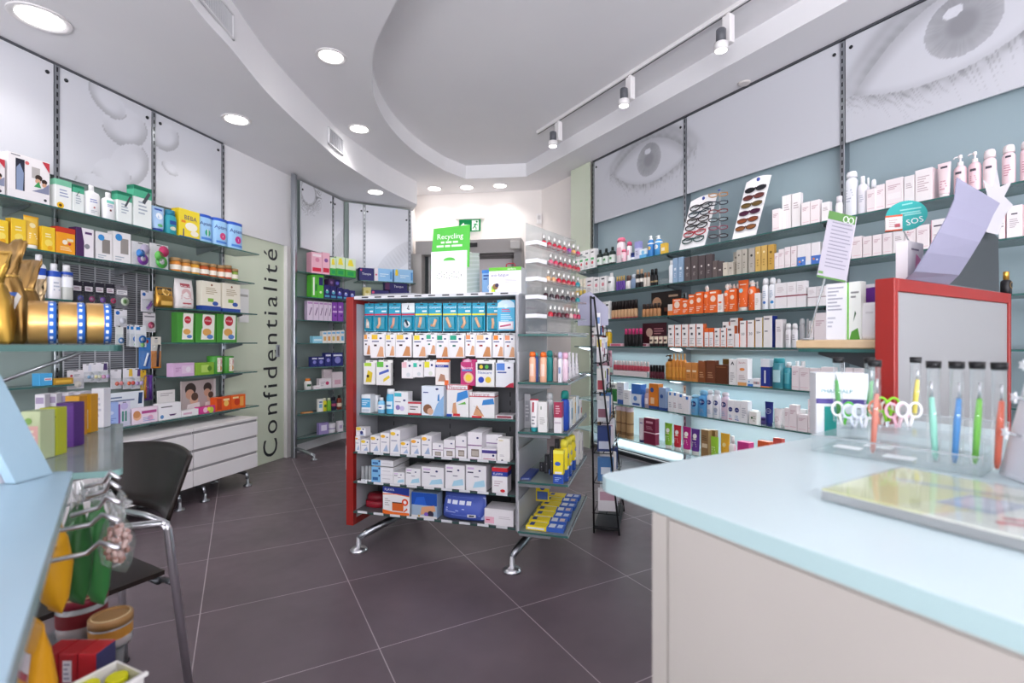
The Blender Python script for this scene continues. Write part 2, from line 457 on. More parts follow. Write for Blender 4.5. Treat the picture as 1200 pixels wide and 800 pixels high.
# track with three spot heads along the recess
def trk(s): return Vector((.26, 5.0))+Vector((.5225, -.8526))*s
t0, t1 = trk(0), trk(5.2)
e = empty('track_rail', (t0.x, t0.y, ZR)); tag(e, 'white lighting track on the recessed ceiling carrying three spotlights', 'track')
m = MB(); m.box(0, 5.2, -.018, .018, -.03, -.001, 'whitelac'); m.box(0, 5.2, -.006, .006, -.032, -.03, '55565a')
m.obj('rail', e, (0, 0, 0), math.atan2(-.8526, .5225))
SP = [(654.6, 'track spotlight at the far end, nearest the back wall'), (738.7, 'middle track spotlight of the three above the eye posters'), (853.5, 'large track spotlight nearest the camera, beside the plain white panel')]
for px, lab in SP:
    r = (px-CX)/F; s = (r*5.0-.26)/(.5225+.8526*r); q = trk(s)
    e = empty('track_spotlight', (q.x, q.y, ZR-.032)); tag(e, lab, 'spotlight', 'spotlights on the ceiling track')
    rz = math.atan2(-.8526, .5225)
    m = MB(); m.box(-.03, .03, -.024, .024, -.19, -.012, 'whitelac', .004); m.loft([(-.014, .016, .016), (0, .016, .016)], 'whitelac', 12); m.obj('adapter', e, (0, 0, 0), rz)
    off = Vector((-.055, -.02, 0))
    m = MB(); m.loft([(-.2, .03, .03), (-.115, .03, .03), (-.11, .026, .026)], '5a5c62', 18); m.obj('heat_sink', e, off)
    m = MB(); m.loft([(-.245, .043, .043), (-.2, .043, .043), (-.195, .034, .034)], 'whitelac', 22); m.obj('head', e, off)
    m = MB(); m.loft([(-.2475, .034, .034), (-.2455, .034, .034)], 'lamp', 22); m.obj('lamp_face', e, off)
    tgt = RW.pt(RW.t(px+60, .2), .12, .8)
    spot((q.x+off.x, q.y+off.y, ZR-.29), 34., 80, .8, tgt, .04)
# air vents in the curved fascia
def vent(a, b, lab, ln, slats):
    a, b = Vector(a), Vector(b); d = (b-a); mid = (a+b)/2; d.normalize(); rz = math.atan2(d.y, d.x)
    e = empty('air_vent', (mid.x, mid.y, ZS+.06), rz); tag(e, lab, 'air vent', 'air vents in the curved soffit edge')
    sgn = -1
    m = MB(); hh = .15
    for x0, x1, z0, z1 in ((-ln/2, ln/2, 0, .012), (-ln/2, ln/2, hh-.012, hh), (-ln/2, -ln/2+.014, 0, hh), (ln/2-.014, ln/2, 0, hh)):
        m.box(x0, x1, -.012, .004, z0, z1, 'dcdcde')
    m.obj('frame', e)
    m = MB(); m.box(-ln/2, ln/2, .0, .003, 0, hh, '9a9ba0'); m.obj('backing', e)
    m = MB()
    for i in range(slats):
        x = -ln/2+.02+(ln-.04)*(i+.5)/slats; m.box(x-.003, x+.003, -.009, 0, .012, hh-.012, 'c4c4c8')
    m.obj('grille', e)
vent(gp(381.5, 173.5, ZS), gp(404.5, 192.3, ZS), 'small square air vent in the soffit edge, farther from the camera', .3, 9)
vent(gp(232, 12, ZS), gp(266, 52, ZS), 'long slatted air vent in the soffit edge, nearer the camera', .42, 22)

# ------------------------------------------------------------------ right wall: back panel, posters, uprights, glass shelves
BN_ = ['below the small eye picture', 'below the plain panel', 'below the large eye picture']
UP = [.074, -1.163, -2.431, -3.69, -4.95]
ang = RW.rz
m = MB()
q0, q1 = RW.pt(UP[0], .004), RW.pt(UP[4], .004); q2, q3 = RW.pt(UP[4], .02), RW.pt(UP[0], .02)
m.slab([(q.x, q.y) for q in (q0, q1, q2, q3)], .06, 2.47, 'backright'); o = struct(m.obj('wall_right_panel'))
m = MB(); q = [RW.pt(t, d) for t, d in ((UP[0], .004), (UP[4], .004), (UP[4], .03), (UP[0], .03))]
m.slab([(a.x, a.y) for a in q], .0, .06, '2a2c2f'); struct(m.obj('baseboard_right'))
m = MB(); q = [RW.pt(t, d) for t, d in ((UP[0]+.02, .1), (UP[0]+.36, .1), (UP[0]+.36, .11), (UP[0]+.02, .11))]
m.slab([(a.x, a.y) for a in q], .0, ZC-.005, 'doorglass'); tag(m.obj('side_panel'), 'tall pale green frosted glass panel closing the shelf end by the back wall', 'glass panel')

# added light strips brightening the back of the bays: one on the plinth, others under the glass shelves
for b in range(3):
    for i_, (zz, pw) in enumerate(((.062, 4.2), (.57, 3.), (.835, 3.), (1.11, 3.))):
        if b == 2 and i_ not in (0, 1): continue
        tm = (UP[b]+UP[b+1])/2; L_ = UP[b]-UP[b+1]-.09; up = i_ == 0
        q = RW.pt(tm, .108, zz if up else zz-.0222)
        m = MB(); m.box(-L_/2, L_/2, -.012, .012, 0, .012, 'alu')
        m.box(-L_/2+.01, L_/2-.01, -.009, .009, .012 if up else -.001, .013 if up else 0, 'strip', .0003)
        tag(m.obj('light_strip', None, q, RW.rz), 'slim light strip %s the back panel %s' % (['at floor level before', 'under the sixth shelf by', 'under the fifth shelf by', 'under the fourth shelf by', 'under the third shelf by'][i_], BN_[b]), 'light strip', 'light strips of the eye wall')
        l = bpy.data.lights.new('strip_beam', 'AREA'); l.shape = 'RECTANGLE'; l.size = L_; l.size_y = .02; l.energy = pw*(.7 if b == 2 else 1); l.color = (.9, .97, 1.)
        o = bpy.data.objects.new('strip_beam', l); COL.objects.link(o); o.location = (q.x, q.y, zz+.018 if up else zz-.026)
        o.rotation_euler = (math.pi-.25 if up else -.35, 0, RW.rz)

def sstep(a, b, x):
    t = max(0., min(1., (x-a)/(b-a))); return t*t*(3-2*t)
def hsh(a):
    return (math.sin(a*127.1)*43758.5453) % 1.
def eye(x, y, lash=1.):
    """grey value of a soft printed eye, centre at the iris, half width 1"""
    g = .82
    ax = abs(x)
    yu = .46*(1-x*x) if ax < 1 else 0; yl = -.36*(1-x*x) if ax < 1 else 0
    fade = max(0., min(1., (1.3-ax)/.5))
    g -= .10*math.exp(-((y-.66*(1-(x*.8)**2))/.09)**2)*fade
    if ax < 1 and yl < y < yu:
        g = .83-.10*sstep(.22, 0, yu-y)-.05*sstep(.1, 0, y-yl)
        r = math.hypot(x-.02, y-.08)
        if r < .31:
            a = math.atan2(y-.08, x-.02)
            q = .70+.012*math.sin(a*17+5*math.sin(a*7))*sstep(.12, .2, r)-.05*sstep(.31, .2, r)-.07*sstep(.17, .08, r)
            g = q-.12*sstep(.25, 0, yu-y); 
        if math.hypot((x+.02)/1.5, y-.24) < .055: g = .84+.05*hsh(round(x*40)+round(y*40)*3)
    else:
        n = math.sin(x*31)*math.sin(y*37+x*11)
        if ax < 1.1 and y >= yu: g -= (.17+.03*n)*math.exp(-((y-yu)/.13)**2)*fade
        d = yl-y
        if ax < 1.1 and d > -.01:
            g -= (.11+.05*n)*math.exp(-(max(0, d)/.10)**2)*fade
            k = x*17+d*(9*min(x, .3)-2)+.35*math.sin(x*41)
            i = math.floor(k); st = abs(k-i-.5+.3*(hsh(i)-.5)); ln = .12+.30*hsh(i+3)
            if d < ln and st < .13*(1-d/ln)+.02: g -= .10*lash*(1-.6*d/ln)
    return max(.5, min(.86, g))
def tint(g): return (lin(g*.975), lin(g*.98), lin(min(1, g*1.01)), 1)
def art_panel(name, fr, t0, t1, d, z0, z1, fn, lab, group, nx=110, nz=70, screws=()):
    """a printed picture panel: u runs towards +X of the panel (picture right), v upwards"""
    w = abs(t1-t0); h = z1-z0; tm = (t0+t1)/2
    e_loc = fr.pt(tm, d, z0)
    m = MB(); m.box(-w/2+.0155, w/2-.0155, -.0, .014, 0, h, 'd7d9de')
    me = m.mesh(name); o = link(name, me, None, e_loc, fr.rz); tag(o, lab, 'picture panel', group)
    vs = [(-w/2+.0165+(w-.033)*i/nx, -.0012, .001+(h-.002)*j/nz) for j in range(nz+1) for i in range(nx+1)]
    fs = [(j*(nx+1)+i, j*(nx+1)+i+1, (j+1)*(nx+1)+i+1, (j+1)*(nx+1)+i) for j in range(nz) for i in range(nx)]
    me = bpy.data.meshes.new('printed_picture'); me.from_pydata(vs, [], fs); me.materials.append(MAT('art'))
    at = me.attributes.new('print', 'FLOAT_COLOR', 'POINT')
    cols = []
    for j in range(nz+1):
        for i in range(nx+1): cols += tint(fn((i/nx)*w, (j/nz)*h))
    at.data.foreach_set('color', cols); me.update()
    link('printed_picture', me, o)
    for x, z in screws:
        s = MB(); s.tube([(x-w/2, -.001, z), (x-w/2, -.006, z)], .011, '202226', 12); s.obj('screw', o)
    return o
ZP0, ZP1 = 2.43, 3.095
def rot(x, y, a): return x*math.cos(a)+y*math.sin(a), -x*math.sin(a)+y*math.cos(a)
def eyeA(x, y, cx, cy, s, a):
    x, y = rot(x-cx, y-cy, a); return eye(x/s, y/s)
W1 = UP[0]-UP[1]; W2 = UP[1]-UP[2]; W3 = UP[2]-UP[3]
PS = [(.05, .6), (W1-.05, .6)]
art_panel('picture_panel', RW, UP[1], UP[0], .075, ZP0, ZP1, lambda x, y: eyeA(x, y, .80, .40, .50, rad(-5)), 'white wall panel printed with a soft grey eye, next to the back corner', 'eye picture panels', 150, 80, PS)
art_panel('picture_panel', RW, UP[2], UP[1], .075, ZP0, ZP1, lambda x, y: eyeA(x+W1, y, .80, .40, .50, rad(-5)), 'plain pale wall panel between the two eye pictures', 'eye picture panels', 110, 60, [(W2-.05, .6)])
art_panel('picture_panel', RW, UP[3], UP[2], .075, ZP0, ZP1, lambda x, y: eyeA(x, y, .60, .40, .56, rad(12)), 'white wall panel with the large close-up grey eye', 'eye picture panels', 170, 90, [(.05, .6)])
art_panel('picture_panel', RW, UP[4], UP[3], .075, ZP0, ZP1, lambda x, y: eyeA(x+W3, y, .60, .40, .56, rad(12)), 'white wall panel beyond the large close-up eye', 'eye picture panels', 60, 40)
m = MB(); q = [RW.pt(t, d) for t, d in ((UP[0], .06), (UP[4], .06), (UP[4], .09), (UP[0], .09))]
m.slab([(a.x, a.y) for a in q], ZP1+.002, ZC-.001, '4a4c52'); struct(m.obj('trim_1'))

def upright(fr, t, z0, z1, lab, grp, d=.02, dw=.035):
    m = MB(); m.box(-.014, .014, 0, dw, 0, z1-z0, 'alu')
    n = int((z1-z0)/.05)
    for i in range(n):
        z = (i+.5)*(z1-z0)/n; m.box(-.004, .004, -.001, .001, z-.014, z+.014, '1c1d20', .0002)
    o = m.obj('shelf_upright', None, fr.pt(t, d+dw, z0), fr.rz); tag(o, lab, 'upright', grp)
    return o
nm = ['beside the frosted end panel', 'between the small eye and the plain panel', 'between the plain panel and the large eye', 'nearest the camera by the large eye']
for t, s in zip(UP[:4], nm):
    upright(RW, t, .06, 3.09, 'slotted metal shelf upright '+s, 'slotted uprights of the eye wall', .021, .062 if 1 else .035)

def gshelf(fr, t0, t1, d0, d1, z, lab, grp, brackets=(), th=.009, name='glass_shelf', edge='glassedge', lip=False):
    w = abs(t1-t0); tm = (t0+t1)/2
    e = empty(name, fr.pt(tm, d0, z), fr.rz); tag(e, lab, 'shelf', grp)
    m = MB(); D = d1-d0
    x0, x1 = -w/2, w/2
    vs = [(x0, 0, -th), (x1, 0, -th), (x1, -D, -th), (x0, -D, -th), (x0, 0, 0), (x1, 0, 0), (x1, -D, 0), (x0, -D, 0)]
    m.add(vs, [(0, 1, 2, 3), (4, 7, 6, 5)], 'glass'); m.add(vs, [(2, 6, 7, 3), (1, 5, 6, 2), (0, 3, 7, 4), (0, 4, 5, 1)], edge)
    m.obj('glass_plate', e)
    for x in brackets:
        b = MB(); vs = [(x-.002, .005, -th), (x+.002, .005, -th), (x+.002, -D*.8, -th), (x-.002, -D*.8, -th), (x-.002, .005, -th-.055), (x+.002, .005, -th-.055), (x+.002, -D*.8, -th-.012), (x-.002, -D*.8, -th-.012)]
        b.conv(vs, [(0, 1, 2, 3), (4, 5, 6, 7), (0, 1, 5, 4), (2, 3, 7, 6), (1, 2, 6, 5), (0, 3, 7, 4)], 'alu'); b.obj('bracket', e)
    return e
ZRS = [1.895, 1.638, 1.372, 1.11, .835, .57, .255]
RSN = ['top', 'second', 'third', 'fourth', 'fifth', 'sixth', 'lowest']
BN = ['below the small eye picture', 'below the plain panel', 'below the large eye picture', 'nearest the camera']
for i, z in enumerate(ZRS):
    for b in range(4):
        w = UP[b]-UP[b+1]
        gshelf(RW, UP[b+1]+.003, UP[b]-.003, .0832, .335, z, '%s glass shelf %s' % (RSN[i], BN[b]), 'glass shelves of the eye wall', (-w/2+.012, w/2-.012), edge='glassedge' if i < 6 else 'glassedgelight')

# ------------------------------------------------------------------ left wall
UL = [-.761, -1.378, -1.996, -2.62]
def petals(x, y, cs, bg=.84):
    g = bg
    for cx, cy, r, a, s in cs:
        X, Y = rot(x-cx, y-cy, a); q = math.hypot(X, Y/s)/r
        if q < 1: g = bg+.02-.15*sstep(.4, 1., q)*max(0, min(1, .45-Y/r))
        elif q < 1.06 and Y < .02: g = min(g, .70)
    return g
pc = [(.42, .47, .16, .4, .8), (.30, .60, .13, -.5, .7), (.45, .22, .17, .9, .7), (.33, .10, .13, .2, .9), (.22, -.03, .13, -.3, .8)]
for i in range(3):
    w = UL[i]-UL[i+1]
    art_panel('picture_panel', LW, UL[i+1], UL[i], .04, 2.15, 2.815, [lambda x, y: petals(x, y, [(.08, .52, .12, .5, .8), (.12, .30, .07, -.4, .6)]), lambda x, y: petals(x, y, pc), lambda x, y: .84][i],
              ['white wall panel with a faint grey petal in its corner, beside the glass door', 'white wall panel printed with large soft grey petals', 'plain white wall panel nearest the camera, above the massager boxes'][i], 'picture panels above the drawers', 70, 70, [[(.05, .6), (w-.05, .6)], [(.05, .6), (w-.05, .6)], [(w-.05, .6)]][i])
m = MB(); q = [LW.pt(t, d) for t, d in ((UL[0], .0), (UL[3]-1, .0), (UL[3]-1, .045), (UL[0], .045))]
m.slab([(a.x, a.y) for a in q], 2.817, ZS-.001, '55575c'); struct(m.obj('trim_2'))
m = MB(); q = [LW.pt(t, d) for t, d in ((UL[0]+.02, .002), (UL[3]-2, .002), (UL[3]-2, .018), (UL[0]+.02, .018))]
m.slab([(a.x, a.y) for a in q], .05, 2.16, 'backleft'); struct(m.obj('wall_left_panel'))
for t, s in zip(UL, ['next to the glass door', 'between the petal panels', 'beside the massager boxes', 'nearest the snack stand']):
    upright(LW, t, .5, 2.815, 'slotted shelf upright above the drawers, '+s, 'slotted uprights above the drawers', .0185, .028)
ZLS = [1.90, 1.65, 1.39, 1.145, .90, .607]
tR = -.64
gl = 'glass shelves above the drawers'
gshelf(LW, -3.2, tR, .0475, .30, ZLS[0], 'long top glass shelf above the drawers, holding baby milk tins', gl, (.9, .28, -.34))
gshelf(LW, -3.2, tR-.03, .0475, .28, ZLS[1], 'long second glass shelf above the drawers, holding baby food jars', gl, (.9, .28, -.34))
gshelf(LW, UL[1]+.01, tR, .0475, .28, ZLS[2], 'glass shelf holding the cream porridge cartons', gl, (.25,))
gshelf(LW, UL[1]+.01, tR, .0475, .28, ZLS[3], 'glass shelf holding green porridge cartons with heart emblems', gl, (.25,))
gshelf(LW, UL[1]+.01, tR, .0475, .28, ZLS[4], 'glass shelf holding the small pink and green tea boxes', gl, (.25,))
gshelf(LW, -2.75, tR+.02, .0475, .28, ZLS[5], 'lowest glass shelf just over the white drawers', gl, (.9, .28))
gshelf(LW, -2.75, -2.05, .0475, .25, ZLS[2], 'short glass shelf under the white and blue lotion bottles', gl, (.3,))
gshelf(LW, -2.6, -2.02, .0475, .22, ZLS[4], 'short glass shelf with a blue box, beside the perforated panel', gl, (.27,))
# perforated hanging panel
m = MB(); w = UL[1]-UL[2]-.07; m.box(-w/2, w/2, 0, .012, 0, .70, 'peg')
for i in range(7):
    x = -w/2+w*i/6; m.box(x-.004, x+.004, -.006, 0, 0, .70, 'a9abb0')
o = m.obj('perforated_panel', None, LW.pt((UL[1]+UL[2])/2, .04, .93), LW.rz); tag(o, 'grey perforated metal panel with hanging baby accessories', 'hanging panel')
# glass door with the lettering, white fascia over it and its jamb
m = MB(); q = [LW.pt(t, d) for t, d in ((UL[0]+.022, .0), (.10, .0), (.10, .03), (UL[0]+.022, .03))]
m.slab([(a.x, a.y) for a in q], 2.11, ZS-.001, 'plaster'); struct(m.obj('trim_3'))
m = MB(); q = [LW.pt(t, d) for t, d in ((UL[0]+.022, .003), (.015, .003), (.015, .014), (UL[0]+.022, .014))]
m.slab([(a.x, a.y) for a in q], .002, 2.11, 'doorglass')
# vertical lettering, read from the floor upwards
tx = (LW.t(305, .015)+LW.t(328, .015))/2
zA, zB = LW.z(316, 535, .015), LW.z(316, 291, .015); ln = zB-zA; zm = (zA+zB)/2
def onDoor(u, v):
    q = LW.pt(tx-v*1.0, .0152, zm+u); return q
m.text('Confidentialité', onDoor, ln, '23262a')
struct(m.obj('door_1'))
m = MB(); q = [LW.pt(t, d) for t, d in ((.016, .0), (.10, .0), (.10, .05), (.016, .05))]
m.slab([(a.x, a.y) for a in q], 0, 2.11, 'whitelac'); struct(m.obj('trim_4'))
m = MB(); m.box(-.022, .022, -.012, 0, -.06, .06, 'alu', .003); m.box(-.008, .008, -.014, -.011, -.045, .045, '6d7074', .001)
dp = LW.at(325, 411, .0155); dob = bpy.data.objects['door_1']
ho = m.obj('door_handle', dob, dp, LW.rz)
m = MB(); m.box(-.055, .055, -.001, 0, -.15, .15, 'f2f2f0', .0002); m.box(-.045, .045, -.0014, -.001, .08, .1, 'b8b8b4', .0002)
dp = LW.at(286, 358, .0165); tag(m.obj('notice_sheet', None, dp, LW.rz), 'small white paper sheet on the green glass door behind the porridge cartons', 'notice')

# white drawer units
def drawers(t0, t1, lab, has_front=True):
    w = t1-t0-.003; e = empty('drawer_unit', LW.pt((t0+t1)/2, .02, 0), LW.rz); tag(e, lab, 'drawer unit', 'white drawer units by the glass door')
    D = .40; z0, z1 = .127, .54
    m = MB(); m.box(-w/2, w/2, -D+.02, 0, z0, z1-.02, 'whitelac', .002); m.box(-w/2, w/2, -D, 0, z1-.02, z1, 'whitelac', .002); m.obj('body', e)
    hh = (z1-.025-z0-.0)/3
    for k in range(3):
        f = MB(); a = z0+.006+k*hh; f.box(-w/2+.003, w/2-.003, -D, -D+.019, a, a+hh-.02, 'whitelac', .002)
        f.box(-w/2+.003, w/2-.003, -D+.012, -D+.02, a+hh-.02, a+hh-.004, '9a989a', .001)
        f.obj('drawer', e)
    for sx in (-1, 1):
        g = MB(); x = sx*(w/2-.1)
        g.box(x-.02, x+.02, -D+.06, -.03, z0-.03, z0, 'darkmetal', .004)
        g.tube([(x, -D+.1, z0-.02), (x, -D+.02, z0-.03), (x, -D+.01, z0-.07)], .014, 'alu', 8)
        g.loft([(0, .032, .032), (.01, .032, .032), (.018, .012, .012), (.06, .011, .011)], 'alu', 18, x, -D+.01)
        g.loft([(0, .03, .03), (.01, .03, .03), (.016, .012, .012), (z0-.01, .011, .011)], 'alu', 14, x, -.06)
        g.obj('leg', e)
drawers(-1.397, -.79, 'white three-drawer unit on metal feet beside the lettered glass door')
drawers(-2.004, -1.397, 'white three-drawer unit partly behind the dark chair')
drawers(-2.611, -2.004, 'white three-drawer unit mostly hidden behind the snack stand')

# ------------------------------------------------------------------ corner shelving behind the gondola
CA = Fr((-2.24, 5.06), (.2492, .9685), (.9685, -.2492))
dB = Vector((.71, .36)).normalized()
CB = Fr((-2.0, 5.92), dB, (dB.y, -dB.x))
m = MB(); m.loft([(0, .022, .03), (2.82, .022, .03)], 'alu', 14, e=6, smooth=False)
pp = gp(344.5, 536, 0); pe = empty('shelf_post', (pp.x, pp.y, 0)); m.obj('post', pe)
f = MB(); f.tube([(.02, 0, .09), (.1, -.03, .075), (.2, -.085, .055), (.24, -.1, .04)], .018, 'alu', 8); f.loft([(0, .033, .033), (.01, .033, .033), (.02, .012, .012), (.05, .011, .011)], 'alu', 16, .24, -.1); f.obj('foot', pe)
tag(pe, 'tall aluminium shelf post with splayed foot beside the glass door', 'post')
def sunlash(x, y):
    g = .87; r = math.hypot(x-.12, y-.60); a = math.atan2(y-.60, x-.12)
    if .13 < r < .26 and a < .4:
        k = a*14; st = abs((k % 1)-.5); 
        if st < .3*(1-(r-.13)/.13): g -= .3
    if .115 < r < .14: g -= .12
    return g
def leafy(x, y):
    g = .87; X, Y = rot(x-.62, y-.18, rad(38)); q = math.hypot(X/.34, Y/.12)
    if q < 1: g = .82-.08*(abs((X*22) % 1-.5))*2*(1-q)
    return g
cg = 'picture panels of the corner shelves'
art_panel('picture_panel', CA, .04, .60, .068, 2.12, 2.80, sunlash, 'white corner panel printed with curved grey eyelashes', cg, 90, 70, [(.035, .6), (.52, .6)])
art_panel('picture_panel', CA, .60, .82, .068, 2.12, 2.80, lambda x, y: leafy(x+.45, y), 'narrow white corner panel between the eyelash panel and the wall bend', cg, 30, 60, [(.035, .6)])
art_panel('picture_panel', CB, .03, .225, .068, 2.02, 2.80, lambda x, y: .85, 'narrow plain corner panel left of the faint leaf', cg, 20, 40, [(.16, .7)])
art_panel('picture_panel', CB, .225, .775, .068, 2.02, 2.80, lambda x, y: leafy(x+.2, y), 'white corner panel with a faint grey leaf, next to the grey door frame', cg, 80, 70, [(.035, .7), (.51, .65)])
for fr, t0, t1 in ((CA, .0, .86), (CB, .0, .79)):
    m = MB(); q = [fr.pt(t, d) for t, d in ((t0, .005), (t1, .005), (t1, .02), (t0, .02))]
    m.slab([(a.x, a.y) for a in q], .1, 2.82, 'backleft'); struct(m.obj('wall_back_panel'))
upright(CB, .225, .2, 2.8, 'slotted upright in the corner shelves above the navy tissue box', 'slotted uprights of the corner shelves', .021, .052)
upright(CB, .775, .2, 2.8, 'slotted upright at the end of the corner shelves by the grey door frame', 'slotted uprights of the corner shelves', .021, .052)
upright(CA, .60, .2, 2.8, 'slotted upright between the eyelash panels of the corner shelves', 'slotted uprights of the corner shelves', .021, .052)
ZCS = [1.865, 1.614, 1.376, 1.14, .895, .66, .42, .18]
CN = ['top', 'second', 'third', 'fourth', 'fifth', 'sixth', 'seventh', 'lowest']
fA0 = gp(349, 317.5, 1.865); fA1 = gp(417, 325.5, 1.865)
fB0 = Vector((-1.735, 5.70, 0)); fB1 = CB.pt(.79, .29)
AF = Fr((fA0.x, fA0.y), (fA1.x-fA0.x, fA1.y-fA0.y), ((fA1.y-fA0.y), -(fA1.x-fA0.x)))      # front edge of the corner shelves
BF = Fr((fB0.x, fB0.y), (fB1.x-fB0.x, fB1.y-fB0.y), ((fB1.y-fB0.y), -(fB1.x-fB0.x)))
for i, z in enumerate(ZCS):
    pts = [(-2.20, 5.05), (CA.pt(.83, .03).x, CA.pt(.83, .03).y), (fA1.x, fA1.y), (fA0.x, fA0.y)]
    e = MB(); e.slab(pts, z-.009, z, 'glass', 'glassedge'); tag(e.obj('glass_shelf'), '%s glass shelf in the corner beside the tall aluminium post' % CN[i], 'shelf', 'glass shelves of the corner unit')
    if i < 3:
        c0, c1 = CB.pt(.1, .055), CB.pt(.79, .055)
        e = MB(); e.slab([(c0.x, c0.y), (c1.x, c1.y), (fB1.x, fB1.y), (fB0.x, fB0.y)], z-.009, z, 'glass', 'glassedge')
        tag(e.obj('glass_shelf'), '%s glass shelf next to the grey door frame, over the tissue boxes' % CN[i], 'shelf', 'glass shelves of the corner unit')

# ------------------------------------------------------------------ back wall: grey automatic door, exit sign, sensor
dd = (B1-B0); dd.z = 0; dd.normalize()
BW = Fr((B0.x, B0.y), (dd.x, dd.y), (dd.y, -dd.x))
def bx(px, d): return BW.t(px, d)
e = empty('door_2', BW.pt(bx(548, .2), .0, 0), BW.rz); struct(e)
c = bx(548, .2)
def bbx(m, p0, p1, d0, d1, y0, y1, k, cc=.004):
    x0 = bx(p0, d1)-c; x1 = bx(p1, d1)-c; z0 = BW.z((p0+p1)/2, y1, d1); z1 = BW.z((p0+p1)/2, y0, d1)
    m.box(x0, x1, -d1, -d0, max(0, z0), z1, k, cc)
m = MB(); bbx(m, 487, 611, .05, .3, 280.5, 297, 'a9a4a2'); bbx(m, 505, 603, .05, .24, 297, 301, '55504f'); m.obj('door_header', e)
m = MB(); bbx(m, 482, 494, .02, .3, 297, 600, 'b9b4b0'); m.obj('door_post', e)
m = MB(); bbx(m, 602, 611, .02, .3, 290, 600, '8f8c8c'); m.obj('door_post', e)
m = MB(); bbx(m, 495, 507, .1, .16, 300, 590, 'darkglass'); bbx(m, 493, 496, .08, .18, 298, 590, '4a4a4c'); bbx(m, 502, 504.5, .08, .18, 298, 590, 'a6a4a4'); m.obj('door_leaf', e)
m = MB(); bbx(m, 508, 600, .04, .06, 302, 590, 'd9d2d2'); m.obj('door_panel', e)
m = MB(); bbx(m, 548, 559, .3, .33, 284, 289, '2b2a2b'); m.obj('motion_sensor', e)
m = MB(); bbx(m, 598, 609, .3, .36, 282, 291, 'c9c5c2'); m.obj('closer_arm', e)
# exit sign: white lamp box over a green lit plate
p = BW.at(550.5, 271, .05); e = empty('exit_sign', p, BW.rz); tag(e, 'green running-man emergency exit sign under a white lamp housing on the back wall', 'exit sign')
w = BW.t(563, .05)-BW.t(538, .05); h = BW.z(550, 257, .05)-p.z
m = MB(); m.box(-w/2-.05, w/2+.05, -.03, .05, h, h+.1, 'f4f2f0', .01); m.obj('lamp_housing', e)
m = MB(); m.box(-w/2, w/2, 0, .012, 0, h, 'signlit'); y = -.001
m.box(w*.1, w*.42, y-.001, y, h*.08, h*.92, 'f4fff6', .0005)
K = '1f8a4e'
def lim(a, b, r): m.tube([(a[0]*w, y-.003, a[1]*h), (b[0]*w, y-.003, b[1]*h)], r*h, K, 6)
lim((.30, .62), (.22, .40), .06); lim((.22, .40), (.31, .28), .045); lim((.31, .28), (.30, .12), .04); lim((.22, .40), (.14, .2), .045)
lim((.30, .62), (.38, .48), .035); lim((.30, .62), (.18, .58), .035); m.tube([(.33*w, y-.002, .78*h), (.33*w, y-.004, .78*h)], .08*h, K, 10)
W_ = 'f4fff6'
m.box(-.30*w, -.08*w, y-.001, y, .42*h, .56*h, W_, .0005); m.conv([(-.42*w, y-.001, .49*h), (-.28*w, y-.001, .74*h), (-.28*w, y-.001, .24*h), (-.42*w, y, .49*h), (-.28*w, y, .74*h), (-.28*w, y, .24*h)], [(0, 1, 2), (3, 4, 5), (0, 1, 4, 3), (1, 2, 5, 4), (0, 2, 5, 3)], W_)
m.obj('sign_plate', e)
p = RW.at(639, 257, .0); m = MB(); m.box(-.035, .035, -.04, 0, -.07, .07, 'efeceb', .012); m.box(-.02, .02, -.042, -.04, -.01, .04, 'cfcccb', .004)
q = BW.at(632, 257, 0); tag(m.obj('alarm_sensor', None, q, BW.rz), 'small white alarm sensor high in the back corner', 'sensor')
m = MB(); q = gp(872, 97, ZC); m.loft([(-.012, .035, .035), (-.006, .045, .045), (-.001, .048, .048)], 'd8d2cf', 18); tag(m.obj('smoke_detector', None, q), 'small round detector on the ceiling edge above the plain panel', 'detector')
